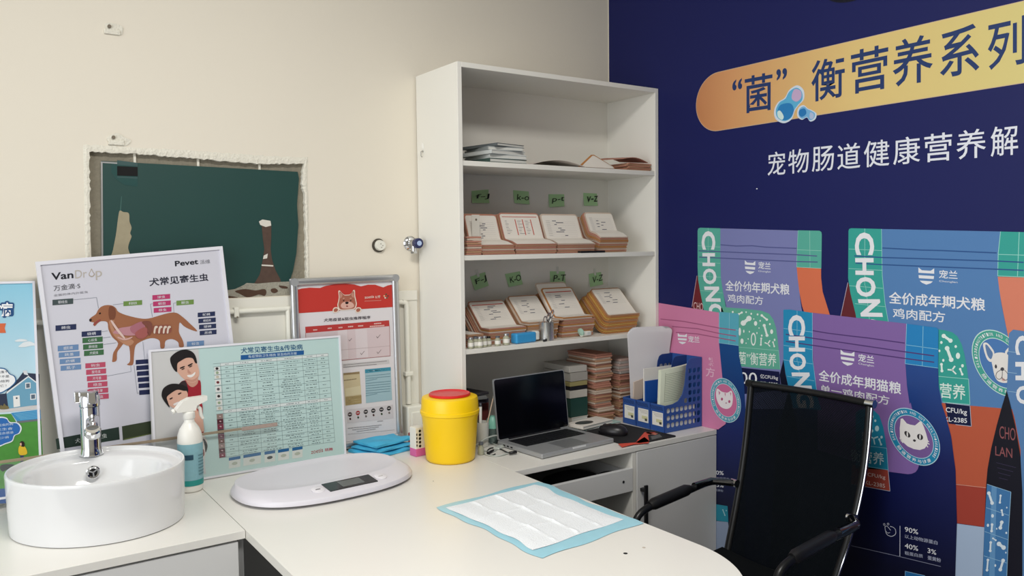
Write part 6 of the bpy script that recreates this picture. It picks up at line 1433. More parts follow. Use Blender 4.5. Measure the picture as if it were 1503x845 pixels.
for i, ch_ in enumerate(sub):
    x0 = xs[i]; x1 = xs[i+1]-10-(i*1.0); yb_ = 622-(x0-595)*0.0842; yt_ = 540-(x0-595)*0.1135
    b.ptext(ch_, PM, *zt(x0, yb_, x1, yb_-(x1-x0)*0.0865, x0, yt_), 0.0004, ST, 0.004)
b.ptext('析', PM, *zt(1506, 546, 1624, 536, 1506, 436), 0.0004, ST, 0.004)
b.build('subtitle_lettering', mu, True, label='white subtitle lettering under the banner')
b = MB()
def blobz(zf, pts, off, m, n=5): b.pp(PM, [zf(x, y)[0] for x, y in smooth2(pts, n)], off, m)
big = [(700, 302), (722, 318), (724, 350), (706, 372), (692, 392), (680, 422), (652, 436), (624, 422), (618, 392), (632, 362), (656, 346), (672, 318)]
blobz(zt, big, 0.0009, ink(206, 220, 236)); blobz(zt, [(672+(x-672)*.88, 372+(y-372)*.88) for x, y in big], 0.0011, ink(84, 176, 220)); blobz(zt, [(640, 372), (676, 366), (688, 392), (672, 420), (645, 424), (630, 402)], 0.0013, ink(36, 128, 196)); blobz(zt, [(690, 316), (712, 322), (714, 346), (696, 360), (680, 346)], 0.0013, ink(196, 168, 206)); blobz(zt, [(630, 396), (640, 392), (652, 412), (646, 424), (632, 414)], 0.0015, ink(206, 232, 226))
sm = [(704, 382), (722, 372), (738, 384), (752, 390), (768, 402), (764, 422), (746, 430), (734, 416), (716, 424), (700, 410)]
blobz(zt, sm, 0.0009, ink(206, 220, 236)); blobz(zt, [(733+(x-733)*.84, 402+(y-402)*.84) for x, y in sm], 0.0011, ink(110, 176, 224)); blobz(zt, [(708, 390), (726, 384), (732, 402), (716, 414), (706, 404)], 0.0013, ink(32, 120, 190)); blobz(zt, [(746, 398), (758, 404), (756, 420), (744, 418)], 0.0013, ink(172, 190, 226))
b.build('bubble_drawing', mu, True, label='shiny blue and pink bubbles')
b = MB(); c = zt(557, 668)[0]; b.disc(PM, c, (1.2, 0), (0, 0.8), 0.0003, MW, 8); b.build('chip_mark', mu, True, label='tiny white chip in the print')

RES = {}
def zpts(zf, flat): return zf(*flat)
def bag(label):
    e = bpy.data.objects.new('printed_bag', None); COL.objects.link(e); e.parent = mu; e['label'] = label; return e
def letters(parent, zf, items, off, m):
    b = MB()
    for ch_, (x0, y0, x1, y1, sk) in items:   # letters turned a quarter turn clockwise: reading downwards
        # baseline along the left side, running down; tops of letters to the right
        BL = zf(x0, y0)[0]; BR = zf(x0+sk, y1)[0]; TL_ = zf(x1, y0+0.0)[0]
        b.ptext(ch_, PM, BL, BR, TL_, off, m, 0.034)
    b.build('side_lettering', parent, True, label='white letters reading down the side strip')
def zips(parent, zf, lines, off, col, nm='seal_lines'):
    b = MB()
    for ln in lines: b.pline(PM, [zf(ln[i], ln[i+1])[0] for i in range(0, len(ln), 2)], 0.0034, off, col)
    b.build(nm, parent, True)
def shield(parent, zf, x0, y0, x1, y1, off, t1, t2, txtq, txq2, name='emblem'):
    b = MB(); w, h = x1-x0, y1-y0; sl = (txtq[3]-txtq[1])/(txtq[2]-txtq[0]) if txtq else 0.02
    f = lambda u, v: (x0+u*w, y0+v*h+sl*u*w)
    def P_(pts): b.pp(PM, [zf(*f(u, v))[0] for u, v in pts], off, MW)
    P_([(0, 0), (0.22, 0.16), (0.78, 0.16), (1, 0), (1, .32), (0, .32)]); P_([(0.01, .46), (0.99, .46), (0.97, .64), (0.03, .64)]); P_([(0.08, .78), (0.92, .78), (0.78, .90), (0.5, 1.0), (0.22, .90)])
    if txtq: b.ptext('宠兰', PM, *zf(*txtq), off, MW, 0.01)
    if txq2: b.ptext('Chonglan', PM, *zf(*txq2), off, MW)
    b.build(name, parent, True, label='white shield emblem with small lettering')
def microbes(b, zf, off, items, m):
    for it in items:
        if it[0] == 'b':      # bone / rod: x0,y0,x1,y1,r
            _, xa, ya, xb, yb, r = it; dx, dy = xb-xa, yb-ya; l = math.hypot(dx, dy); nx, ny = -dy/l*r, dx/l*r
            b.pp(PM, zf(xa+nx*.6, ya+ny*.6, xb+nx*.6, yb+ny*.6, xb-nx*.6, yb-ny*.6, xa-nx*.6, ya-ny*.6), off, m)
            for x, y in ((xa, ya), (xb, yb)): b.pp(PM, [zf(x+r*math.cos(k*.5236), y+r*math.sin(k*.5236))[0] for k in range(12)], off+0.0001, m)
        elif it[0] == 'd': _, x, y, rx, ry = it; b.pp(PM, [zf(x+rx*math.cos(k*.5236), y+ry*math.sin(k*.5236))[0] for k in range(12)], off, m)
        elif it[0] == 'r':
            _, x, y, rx, ry = it; n = 20; o = [(x+rx*math.cos(k*math.pi/10), y+ry*math.sin(k*math.pi/10)) for k in range(n)]; i_ = [(x+rx*.62*math.cos(k*math.pi/10), y+ry*.75*math.sin(k*math.pi/10)) for k in range(n)]
            V_ = [PM.px(*zf(*p)[0], off) for p in o+i_]; b.add(V_, [(k, (k+1) % n, n+(k+1) % n, n+k) for k in range(n)], m)
        elif it[0] == 'l': b.pline(PM, [zf(it[k], it[k+1])[0] for k in range(1, len(it), 2)], 0.0042, off, m)

# ---------- periwinkle puppy bag (back row, left)
zA = zm(1010, 325, 6.814); zA2 = zm(960, 320, 3.018); zA3 = zm(960, 430, 7.515)
A = bag('periwinkle blue puppy food bag print, back row left'); o = 0.0002
TEAL = ink(82, 176, 158)
b = MB(); b.pp(PM, zA(86, 540, 110, 560, 150, 845, 152, 900, 30, 900, 40, 845), o, ink(116, 34, 42)); b.pp(PM, zA(86, 540, 90, 542, 42, 850, 36, 850), o+.0001, ink(196, 160, 170)); b.ptext('CHO', PM, (1018, 454), (1032, 456), (1018, 443), o+.0002, ink(226, 190, 190)); b.build('bag_gusset', A, True, label='dark red side fold')
b = MB(); b.pp(PM, zA(318, 68, 1100, 90, 1086, 300, 1086, 470, 1130, 845)+[(1186, 500), (1186, 600), (1060, 600), (1060, 470)]+zA(380, 845, 352, 720, 325, 560), o+.0001, ink(122, 128, 186)); b.build('bag_face', A, True)
b = MB(); b.pp(PM, zA(95, 90, 102, 70, 122, 62, 322, 68, 322, 300, 327, 560, 340, 650, 375, 845)+[(1069, 470), (1036, 470)]+zA(150, 845, 120, 700, 100, 580, 95, 450), o+.0002, TEAL); LG = ink(150, 214, 198)
for q in ((200, 64, 200, 470), (212, 470, 235, 845), (98, 242, 322, 255), (98, 405, 322, 418), (100, 545, 328, 558), (122, 690, 345, 715)): b.pline(PM, zA(*q), 0.0012, o+.0003, LG)
b.build('side_strip', A, True, label='teal side strip')
b = MB(); b.pp(PM, zA(1100, 88, 1312, 92, 1332, 104, 1337, 130, 1332, 470, 1086, 455, 1090, 300), o+.0002, TEAL)
for q in ((1216, 92, 1220, 462), (1092, 282, 1334, 292), (1086, 455, 1330, 468), (1100, 90, 1090, 300, 1086, 455)): b.pline(PM, zA(*q), 0.0014, o+.0003, LG)
b.build('corner_patch', A, True, label='teal corner patch')
b = MB(); b.pp(PM, zA(1086, 458, 1330, 470, 1330, 560, 1345, 700, 1390, 845)+[(1222, 475), (1186, 475)]+zA(1140, 845, 1112, 700, 1095, 560), o+.0002, ink(226, 112, 74)); b.build('side_panel', A, True, label='orange side panel')
zips(A, zA, [(325, 232, 480, 245, 640, 242, 780, 256, 1085, 268), (105, 292, 325, 302, 1086, 332, 1290, 345), (110, 355, 325, 365, 1086, 400, 1296, 405)], o+.0004, ink(84, 90, 150))
letters(A, zA, [('C', (135, 95, 272, 280, 0)), ('H', (142, 315, 268, 445, 2)), ('O', (145, 470, 280, 625, 6)), ('N', (160, 650, 308, 800, 18)), ('G', (196, 820, 345, 975, 18))], o+.0005, MW)
shield(A, zA, 567, 386, 672, 522, o+.0004, 0, 0, (702, 470, 825, 480, 702, 400), (702, 508, 825, 516, 702, 486))
b = MB(); b.ptext('全价幼年期犬粮', PM, *zA(372, 692, 1015, 738, 372, 586), o+.0004, MW, 0.016); b.ptext('鸡肉配方', PM, *zA(395, 805, 750, 836, 395, 722), o+.0004, MW, 0.008); b.build('title_lettering', A, True, label='white title lettering')
b = MB(); GB = ink(92, 178, 154)
b.pp(PM, zA3(740, 150, 800, 158, 1000, 172, 1190, 196, 1270, 228, 1315, 290, 1345, 380, 1362, 500, 1375, 632, 1390, 842, 1180, 830, 940, 805, 920, 600, 740, 560), o+.0005, GB); b.pline(PM, zA3(935, 595, 1374, 634), 0.0015, o+.0007, LG); b.pline(PM, zA3(1374, 634, 1391, 842), 0.0012, o+.0007, LG)
microbes(b, zA3, o+.0007, [('b', 985, 330, 1046, 280, 30), ('b', 935, 232, 968, 214, 12), ('b', 1188, 246, 1244, 292, 14), ('b', 1215, 356, 1246, 466, 17), ('d', 1120, 334, 18, 26), ('d', 1297, 425, 16, 26), ('d', 868, 208, 10, 12), ('d', 945, 425, 14, 45), ('d', 970, 530, 17, 30), ('r', 1095, 508, 28, 72), ('b', 1182, 500, 1178, 570, 11), ('l', 1220, 545, 1255, 560, 1280, 520), ('l', 1255, 560, 1280, 588), ('b', 1312, 540, 1326, 588, 9), ('d', 1188, 468, 9, 12), ('d', 1330, 515, 9, 14), ('d', 1072, 228, 9, 12), ('d', 1142, 235, 10, 12), ('d', 1015, 210, 8, 10), ('d', 1170, 305, 8, 10), ('d', 1278, 342, 9, 12), ('d', 1100, 285, 6, 8), ('d', 990, 420, 7, 18), ('d', 1052, 425, 6, 10), ('d', 1135, 440, 6, 12), ('d', 1158, 385, 6, 8), ('d', 1038, 505, 6, 9), ('d', 1015, 552, 6, 8)], ink(232, 240, 236))
b.ptext('“菌”衡营养', PM, *zA3(890, 778, 1348, 812, 890, 640), o+.0008, ink(226, 238, 232), 0.004)
b.build('microbe_badge', A, True, label='green badge with white microbe shapes')
b = MB(); b.pp(PM, zA2(385, 662, 555, 680, 562, 760, 390, 780), o+.0004, ink(14, 22, 72)); b.ptext('100', PM, *zA2(352, 732, 456, 738, 352, 680), o+.0006, MW, 0.0); b.ptext('亿CFU/kg', PM, *zA2(470, 712, 549, 720, 470, 690), o+.0006, MW, 0.01); b.ptext('SKL-2385', PM, *zA2(470, 738, 547, 746, 470, 722), o+.0006, MW, 0.01)
b.build('dosage_panel', A, True, label='dark blue panel with white numbers')

# ---------- blue adult dog bag (back row, right)
zB = zm(1220, 325, 5.311); zB2 = zm(1360, 460, 6.035); zB3 = zm(1200, 560, 2.9637)
B = bag('blue adult dog food bag print, back row right'); o = 0.0002
b = MB(); b.pp(PM, zB(130, 475, 150, 500, 195, 745, 200, 800, 55, 800, 74, 735), o, ink(104, 34, 42)); b.pline(PM, zB(130, 475, 74, 738), 0.0016, o+.0001, ink(196, 180, 200)); b.build('bag_gusset', B, True, label='dark red side fold')
b = MB(); b.pp(PM, zB(388, 58, 1322, 78, 1300, 250, 1298, 430)+[(1470, 447), (1482, 505), (1490, 600), (1380, 600), (1290, 520)]+zB(440, 780, 420, 640, 396, 420), o+.0001, ink(80, 130, 190)); b.build('bag_face', B, True)
T2 = ink(46, 166, 154); LG2 = ink(150, 220, 208)
b = MB(); b.pp(PM, zB(135, 72, 140, 58, 156, 52, 392, 58, 398, 300, 398, 420, 420, 640, 446, 790, 200, 790, 190, 720, 150, 560, 132, 440), o+.0002, T2)
for q in ((262, 55, 262, 500), (268, 500, 300, 780), (138, 214, 395, 226), (136, 366, 397, 380), (140, 500, 402, 520), (185, 640, 424, 664), (392, 58, 398, 420, 420, 640, 446, 785)): b.pline(PM, zB(*q), 0.0014, o+.0003, LG2)
b.build('side_strip', B, True, label='teal side strip')
b = MB(); b.pp(PM, zB(1320, 78, 1640, 86, 1640, 440, 1298, 428, 1302, 250), o+.0002, T2)
for q in ((1466, 82, 1452, 428), (1302, 256, 1640, 266), (1298, 424, 1640, 436), (1320, 78, 1302, 250, 1298, 424)): b.pline(PM, zB(*q), 0.0016, o+.0003, LG2)
b.build('corner_patch', B, True, label='teal corner patch')
b = MB(); b.pp(PM, zB(1298, 430, 1640, 440)+[(1540, 600), (1490, 600), (1482, 505)]+zB(1330, 650, 1312, 540), o+.0002, ink(226, 128, 100)); b.build('side_panel', B, True, label='orange side panel')
zips(B, zB, [(398, 206, 520, 212, 700, 222, 870, 226, 1040, 234, 1290, 244), (180, 268, 400, 280, 1300, 308, 1500, 318), (190, 324, 400, 336, 1300, 372, 1500, 380)], o+.0004, ink(42, 86, 150))
letters(B, zB, [('C', (185, 85, 335, 260, 0)), ('H', (187, 284, 330, 415, 2)), ('O', (190, 432, 345, 585, 4)), ('N', (208, 605, 378, 740, 24)), ('G', (240, 760, 400, 900, 24))], o+.0005, MW)
shield(B, zB, 680, 357, 803, 488, o+.0004, 0, 0, (840, 440, 985, 449, 840, 376), (842, 474, 985, 484, 842, 456))
b = MB(); b.ptext('全价成年期犬粮', PM, *zB(450, 640, 1202, 702, 450, 545), o+.0004, MW, 0.016); b.ptext('鸡肉配方', PM, *zB(480, 752, 888, 788, 480, 672), o+.0004, MW, 0.01); b.build('title_lettering', B, True, label='white title lettering')
def badge(parent, c, u, v, off, ring, inner, top_txt, rim, animal):
    b = MB(); b.disc(PM, c, u, v, off, rim, 48); b.disc(PM, c, (u[0]*.97, u[1]*.97), (v[0]*.97, v[1]*.97), off+.0001, ring, 48); b.disc(PM, c, (u[0]*.76, u[1]*.76), (v[0]*.76, v[1]*.76), off+.0002, rim, 48); b.disc(PM, c, (u[0]*.735, u[1]*.735), (v[0]*.735, v[1]*.735), off+.0003, inner, 48)
    def ringtext(s, a0, a1, k, kk, flip=False):
        n = len(s)
        for i, ch_ in enumerate(s):
            if ch_ == ' ': continue
            a = a0+(a1-a0)*(i+.5)/n; da = abs(a1-a0)/n*0.36
            sg = -1 if not flip else 1
            def q(rr, aa): return (c[0]+rr*(u[0]*math.cos(aa)+v[0]*math.sin(aa)), c[1]+rr*(u[1]*math.cos(aa)+v[1]*math.sin(aa)))
            if not flip: b.ptext(ch_, PM, q(k-kk, a-da), q(k-kk, a+da), q(k+kk, a-da), off+.0003, MW, 0.01)
            else: b.ptext(ch_, PM, q(k+kk, a+da), q(k+kk, a-da), q(k-kk, a+da), off+.0003, MW, 0.01)
    # angles: pixel y grows downward, so sin>0 is the lower half
    ringtext('SKL-2385·NUTRITION AND GUT HEALTH·SKL-2385', math.radians(148), math.radians(148+244), 0.865, 0.05)
    ringtext('肠道营养与健康', math.radians(138), math.radians(42), 0.865, 0.065, True)
    b.build('round_badge', parent, True, label='round badge with small ring lettering'); return b
cB = (1360+655/6.035, 460+440/6.035); uB = (255/6.035, 115/6.035); vB = (0, 275/6.035)
badge(B, cB, uB, vB, o+.0004, ink(62, 168, 150), ink(72, 124, 192), '', ink(196, 230, 222), 'dog')
b = MB(); CR = ink(234, 230, 226)
def z2b(pts, off, col, n=4): b.pp(PM, [zB2(x, y)[0] for x, y in smooth2(pts, n)], off, col)
z2b([(500, 280), (512, 258), (540, 262), (575, 300), (600, 345), (590, 400), (572, 428), (540, 410), (515, 350)], o+.0009, CR); z2b([(520, 282), (536, 278), (565, 315), (586, 352), (578, 395), (560, 400), (536, 360)], o+.0011, ink(92, 128, 178))
z2b([(800, 300), (785, 280), (745, 285), (712, 315), (695, 350), (720, 420), (760, 420), (790, 360)], o+.0009, CR); z2b([(782, 304), (765, 300), (730, 325), (712, 355), (730, 400), (765, 380)], o+.0011, ink(92, 128, 178))
z2b([(575, 410), (595, 360), (640, 345), (690, 350), (740, 380), (770, 440), (775, 520), (760, 580), (720, 610), (670, 612), (625, 590), (600, 540), (585, 470)], o+.0013, CR)
z2b([(604, 462), (614, 450), (624, 468), (618, 486), (606, 480)], o+.0016, ink(70, 66, 72)); z2b([(730, 490), (740, 480), (750, 496), (744, 512), (732, 508)], o+.0016, ink(70, 66, 72)); z2b([(654, 490), (666, 476), (684, 482), (686, 500), (672, 508), (658, 502)], o+.0016, ink(70, 70, 78))
b.pline(PM, [zB2(x, y)[0] for x, y in smooth2([(655, 500), (625, 520), (614, 550), (625, 575), (650, 580), (668, 560), (671, 510)], 4, False)], 0.0016, o+.0016, ink(110, 104, 104)); b.pline(PM, [zB2(x, y)[0] for x, y in smooth2([(690, 500), (716, 530), (722, 565), (705, 590), (676, 580), (668, 560)], 4, False)], 0.0016, o+.0016, ink(110, 104, 104)); z2b([(664, 582), (680, 570), (696, 588), (684, 600), (668, 594)], o+.0016, ink(226, 184, 178))
b.build('dog_emblem', B, True, label='cream dog face emblem')
b = MB(); b.pp(PM, zB2(105, 140, 160, 148, 225, 165, 272, 200, 310, 270, 335, 360, 355, 470, 370, 580, 384, 806, 145, 785, 105, 640), o+.0005, T2); b.pline(PM, zB2(100, 555, 372, 580, 384, 806, 142, 784), 0.0016, o+.0006, LG2)
microbes(b, zB2, o+.0007, [('b', 152, 198, 212, 240, 19), ('b', 182, 308, 218, 408, 21), ('d', 258, 292, 11, 13), ('d', 278, 374, 19, 28), ('d', 131, 256, 11, 13), ('d', 114, 330, 9, 11), ('b', 132, 450, 136, 508, 13), ('d', 148, 414, 10, 13), ('l', 186, 496, 226, 500, 252, 464), ('l', 226, 500, 262, 536), ('b', 298, 492, 316, 538, 11), ('d', 318, 462, 12, 15)], ink(226, 244, 238))
b.ptext('营养', PM, *zB2(120, 745, 345, 768, 118, 610), o+.0007, ink(220, 240, 232), 0.008); b.build('microbe_badge', B, True, label='teal badge with white microbe shapes')
b = MB(); b.pp(PM, zB3(556, 92, 662, 102, 668, 194, 570, 182), o+.0005, ink(14, 22, 66)); b.pline(PM, zB3(560, 92, 663, 104, 669, 194, 600, 186), 0.0014, o+.0006, ink(186, 196, 220)); b.ptext('CFU/kg', PM, *zB3(558, 138, 650, 150, 558, 110), o+.0007, MW, 0.01); b.ptext('KL-2385', PM, *zB3(552, 172, 650, 180, 552, 152), o+.0007, MW, 0.01); b.build('dosage_panel', B, True, label='dark blue panel with white lettering')
b = MB(); OR1, OR2 = ink(198, 88, 58), ink(172, 62, 48)
b.pp(PM, zB3(540, 92, 664, 104, 830, 118)+[(1540, 604), (1540, 735)]+zB3(740, 462, 600, 444, 540, 440), o+.0003, OR1); b.pp(PM, zB3(540, 444, 600, 446, 740, 462)+[(1540, 735), (1540, 800)]+zB3(725, 632, 600, 614, 540, 606), o+.0003, OR2); b.pline(PM, zB3(540, 440, 600, 446, 740, 462), 0.0014, o+.0006, ink(226, 160, 140))
b.build('lower_bands', B, True, label='orange and red lower bands')
b = MB(); b.pp(PM, zB3(540, 610, 600, 616, 725, 633, 900, 655, 900, 1100, 540, 1100), o+.0002, ink(168, 190, 220)); b.build('base_panel', B, True, label='pale blue base panel')

# ---------- pink cat bag (front row, left, mostly behind the file rack)
Q = bag('pink kitten food bag print, front row left'); o = 0.0012
b = MB(); b.pp(PM, [(905, 436), (968, 444.6)]+zA3(720, 215, 716, 550, 745, 842)+[(1062, 575), (1066, 600), (1065, 622), (1054, 630), (905, 610)], o, ink(218, 128, 172)); b.build('bag_face', Q, True)
b = MB(); b.pp(PM, zA3(716, 214, 726, 206, 925, 226, 936, 240, 932, 578, 714, 548), o+.0001, ink(84, 176, 200))
for q in ((832, 215, 826, 562), (720, 384, 930, 408), (722, 214, 716, 548), (714, 548, 932, 578)): b.pline(PM, zA3(*q), 0.0014, o+.0002, ink(150, 210, 226))
b.build('corner_patch', Q, True, label='light blue corner patch')
b = MB(); b.pp(PM, zA3(716, 549, 932, 578, 940, 700, 970, 850)+[(1092, 560), (1096, 640), (1092, 845), (1005, 845), (1040, 640), (1064, 625), (1066, 600), (1060, 550)], o-.0001, ramp_mat('printed_deep_blue', 2, 0.45, 1.06, [(0.0, (8, 12, 44)), (0.5, (10, 28, 92)), (1.0, (14, 70, 132))])); b.build('bag_side', Q, True, label='deep blue side of the bag')
zips(Q, zA3, [(70, 285, 330, 312, 720, 385, 900, 408), (200, 368, 480, 392, 720, 445, 905, 475), (240, 432, 480, 450, 720, 495, 900, 528)], o+.0003, ink(170, 88, 130))
shield(Q, zA3, 262, 440, 362, 560, o+.0003, 0, 0, (378, 540, 502, 548, 376, 470), None)
b = MB(); b.ptext('粮', PM, *zA3(600, 800, 660, 812, 600, 704), o+.0003, ink(238, 190, 212), 0.02); b.ptext('方', PM, (1036, 552), (1049, 554), (1036, 538), o+.0003, ink(238, 190, 212), 0.01); b.build('title_lettering', Q, True, label='pale title lettering')
zQ = zm(960, 540, 2.77)
badge(Q, (960+291/2.77, 540+131/2.77), (62/2.77, 22/2.77), (0, 88/2.77), o+.0004, ink(72, 160, 184), ink(214, 110, 158), '', ink(190, 224, 232), 'cat')
b = MB(); fq = lambda pts, off, col, n=4: b.pp(PM, [zQ(x, y)[0] for x, y in smooth2(pts, n)], off, col)
fq([(254, 88), (260, 84), (276, 96), (298, 100), (312, 92), (318, 100), (320, 130), (314, 155), (296, 166), (272, 158), (258, 136), (252, 110)], o+.0010, ink(240, 232, 234)); 
for pts in ([(262, 92), (270, 100), (264, 110)], [(308, 98), (314, 102), (312, 114)], [(286, 102), (292, 102), (290, 116)]): b.pp(PM, [zQ(x, y)[0] for x, y in pts], o+.0012, ink(214, 130, 164))
for x, y in ((276, 126), (306, 136)): b.disc(PM, zQ(x, y)[0], (1.6, 0), (0, 2.2), o+.0012, ink(196, 84, 130), 12)
b.disc(PM, zQ(293, 142)[0], (1.0, 0), (0, .8), o+.0012, ink(160, 60, 100), 8)
b.build('cat_emblem', Q, True, label='white kitten face emblem')
b = MB(); zq2 = zm(840, 630, 6.258)
b.ptext('90%', PM, *zq2(1290, 412, 1390, 420, 1290, 375), o+.0003, MW, 0.01); b.ptext('以上动物源蛋白', PM, *zq2(1230, 456, 1440, 470, 1230, 430), o+.0003, ink(170, 180, 206)); b.ptext('3%', PM, *zq2(1326, 527, 1390, 534, 1326, 492), o+.0003, MW, 0.01); b.ptext('蛋黄粉', PM, *zq2(1310, 566, 1386, 574, 1310, 545), o+.0003, ink(170, 180, 206))
b.build('nutrition_lettering', Q, True, label='white nutrition numbers')
b = MB(); b.pp(PM, [(1040, 738), (1068, 742.5), (1069, 766), (1040, 762)], o+.0003, ink(40, 150, 178)); microbes(b, zm(0, 0, 1), o+.0005, [('b', 1061, 748, 1064, 756, 1.0), ('d', 1066, 749, .8, 1)], ink(170, 220, 230)); b.pp(PM, [(1030, 762), (1068.5, 766), (1072, 790), (1069, 818), (1060, 845), (1030, 845)], o+.0002, ink(158, 176, 208)); b.build('lower_patch', Q, True, label='teal and pale blue lower patch')

# ---------- purple cat bag (front row, middle)
zC = zm(1130, 440, 5.559); zC2 = zm(1240, 570, 5.633); zC3 = zm(1230, 740, 7.911); zC4 = zm(1200, 560, 2.9637)
Cb = bag('purple adult cat food bag print, front row middle'); o = 0.0022
body = ramp_mat('printed_navy_bag', 2, 0.45, 1.10, [(0.0, (8, 10, 38)), (0.55, (10, 22, 84)), (1.0, (14, 66, 140))])
b = MB(); b.pp(PM, zC(1102, 500, 1372, 540, 1378, 720, 1402, 850)+[(1388, 610), (1396, 640), (1402.5, 690), (1404.5, 765), (1402, 845), (1396, 1100), (1190, 1100), (1170, 700), (1170, 580)], o, body); b.build('bag_side', Cb, True, label='deep navy bag body')
b = MB(); b.pp(PM, zC(112, 480, 126, 600, 158, 742, 100, 760, 80, 610), o, ink(10, 14, 42)); b.pp(PM, [(1158, 570), (1172, 640), (1172, 1000), (1120, 1000), (1140, 640)], o, ink(10, 14, 42)); b.build('bag_gusset', Cb, True, label='dark side fold')
b = MB(); b.pp(PM, zC(342, 104, 700, 145, 1116, 194, 1108, 400, 1106, 520, 1118, 700, 1140, 850)+zC4(405, 90, 420, 160, 438, 300, 442, 340, 441, 362, 436, 380, 426, 393, 410, 400, 392, 402, 300, 390)+[(1200, 660), (1200, 600)]+zC(385, 775, 352, 480), o+.0002, ink(134, 100, 172)); b.build('bag_face', Cb, True)
CB = ink(28, 144, 196); LG3 = ink(140, 206, 232)
b = MB(); b.pp(PM, zC(110, 80, 160, 78, 346, 105, 348, 480, 386, 775, 420, 900, 190, 880, 158, 740, 128, 600, 110, 480), o+.0003, CB)
for q in ((222, 88, 222, 500), (228, 500, 262, 760), (112, 232, 346, 262), (112, 370, 346, 404), (112, 488, 348, 522), (140, 622, 362, 660), (346, 105, 348, 480, 386, 775)): b.pline(PM, zC(*q), 0.0014, o+.0004, LG3)
b.build('side_strip', Cb, True, label='bright blue side strip')
b = MB(); b.pp(PM, zC(1116, 194, 1360, 226, 1376, 246, 1372, 556, 1104, 520, 1108, 400), o+.0003, ink(30, 134, 204))
for q in ((1250, 215, 1244, 536), (1108, 366, 1374, 402), (1104, 520, 1372, 556), (1116, 194, 1108, 400, 1104, 520)): b.pline(PM, zC(*q), 0.0014, o+.0004, LG3)
b.build('corner_patch', Cb, True, label='bright blue corner patch')
zips(Cb, zC, [(348, 250, 480, 272, 640, 292, 800, 310, 1100, 352), (130, 280, 348, 312, 1108, 424, 1340, 456), (130, 338, 348, 370, 1108, 478, 1340, 508)], o+.0005, ink(84, 56, 124))
letters(Cb, zC, [('C', (150, 122, 288, 290, 0)), ('H', (154, 298, 285, 420, 2)), ('O', (158, 435, 293, 570, 4)), ('N', (176, 592, 322, 728, 22)), ('G', (205, 738, 345, 880, 20))], o+.0006, MW)
shield(Cb, zC, 577, 404, 690, 528, o+.0005, 0, 0, (720, 500, 850, 520, 720, 438), (722, 530, 848, 550, 722, 510))
b = MB(); b.ptext('全价成年期猫粮', PM, *zC(398, 660, 1072, 776, 398, 566), o+.0005, MW, 0.016); b.ptext('单一鸡肉配方', PM, *zC(412, 758, 975, 860, 412, 688), o+.0005, MW, 0.01); b.build('title_lettering', Cb, True, label='white title lettering')
b = MB(); b.pp(PM, zC2(90, 660, 90, 200, 130, 172, 190, 166, 240, 180, 285, 222, 318, 320, 334, 410, 346, 492, 358, 672), o+.0005, ink(22, 138, 178)); b.pline(PM, zC2(90, 462, 346, 493, 358, 672, 90, 630), 0.0014, o+.0006, LG3)
microbes(b, zC2, o+.0007, [('b', 185, 200, 222, 232, 15), ('b', 190, 275, 222, 350, 14), ('d', 252, 266, 9, 11), ('d', 266, 330, 17, 24), ('b', 148, 370, 148, 424, 10), ('d', 165, 346, 9, 11), ('l', 205, 395, 238, 412, 275, 398), ('l', 238, 412, 248, 462), ('b', 285, 420, 300, 462, 9), ('d', 304, 402, 10, 12)], ink(186, 226, 236))
b.ptext('衡营养', PM, *zC2(48, 602, 325, 636, 46, 500), o+.0007, ink(206, 232, 240), 0.008); b.build('microbe_badge', Cb, True, label='blue badge with pale microbe shapes')
b = MB(); b.pp(PM, zC2(60, 630, 360, 675, 374, 848, 50, 790), o+.0005, ink(168, 66, 54)); b.pline(PM, zC2(358, 672, 374, 848, 50, 790), 0.0014, o+.0006, ink(190, 200, 220)); b.ptext('亿CFU/kg', PM, *zC2(140, 724, 335, 758, 140, 680), o+.0007, ink(232, 206, 200), 0.004); b.ptext('SKL-2385', PM, *zC2(144, 786, 332, 822, 144, 754), o+.0007, ink(232, 206, 200), 0.004); b.build('dosage_panel', Cb, True, label='red brown panel with pale lettering')
badge(Cb, (1341.5, 640.7), (38.3, 16.9), (0, 39), o+.0007, ink(22, 138, 184), ink(124, 92, 160), '', ink(176, 216, 232), 'cat')
b = MB(); fc = lambda pts, off, col, n=3: b.pp(PM, [zC2(x, y)[0] for x, y in smooth2(pts, n)], off, col)
b.pp(PM, zC2(462, 250, 478, 246, 512, 288, 540, 298, 580, 305, 622, 270, 634, 275, 655, 320, 672, 370, 688, 430, 682, 465, 660, 495, 620, 508, 570, 500, 520, 478, 478, 440, 456, 400, 454, 330), o+.0012, ink(236, 232, 230))
for c_, tilt in (((517, 378), .5), ((622, 400), -.25)):
    b.disc(PM, zC2(*c_)[0], (4.4, 1.5+tilt), (tilt, 4.3), o+.0014, ink(60, 56, 60), 20); b.disc(PM, zC2(*c_)[0], (1.1, .3), (0.4*tilt, 4.0), o+.0016, ink(236, 232, 230), 12)
fc([(564, 424), (576, 420), (588, 428), (580, 440), (568, 436)], o+.0014, ink(60, 56, 60))
for q in ((456, 405, 462, 425), (462, 418, 470, 440), (472, 428, 480, 450), (696, 440, 680, 430), (700, 462, 684, 450), (688, 486, 676, 470)): b.pline(PM, zC2(*q), 0.003, o+.0013, ink(236, 232, 230))
b.build('cat_emblem', Cb, True, label='white cat face emblem')
b = MB(); LW = ink(206, 210, 226)
b.pline(PM, [zC3(x, y)[0] for x, y in smooth2([(545, 255), (550, 300), (570, 350), (615, 370), (650, 360), (670, 335), (665, 290), (640, 265), (605, 255)], 4, False)], 0.0018, o+.0003, LW)
for c_ in ((537, 232), (582, 228)): b.disc(PM, zC3(*c_)[0], (1.6, .2), (0, 1.8), o+.0003, LW, 14, inner=.6)
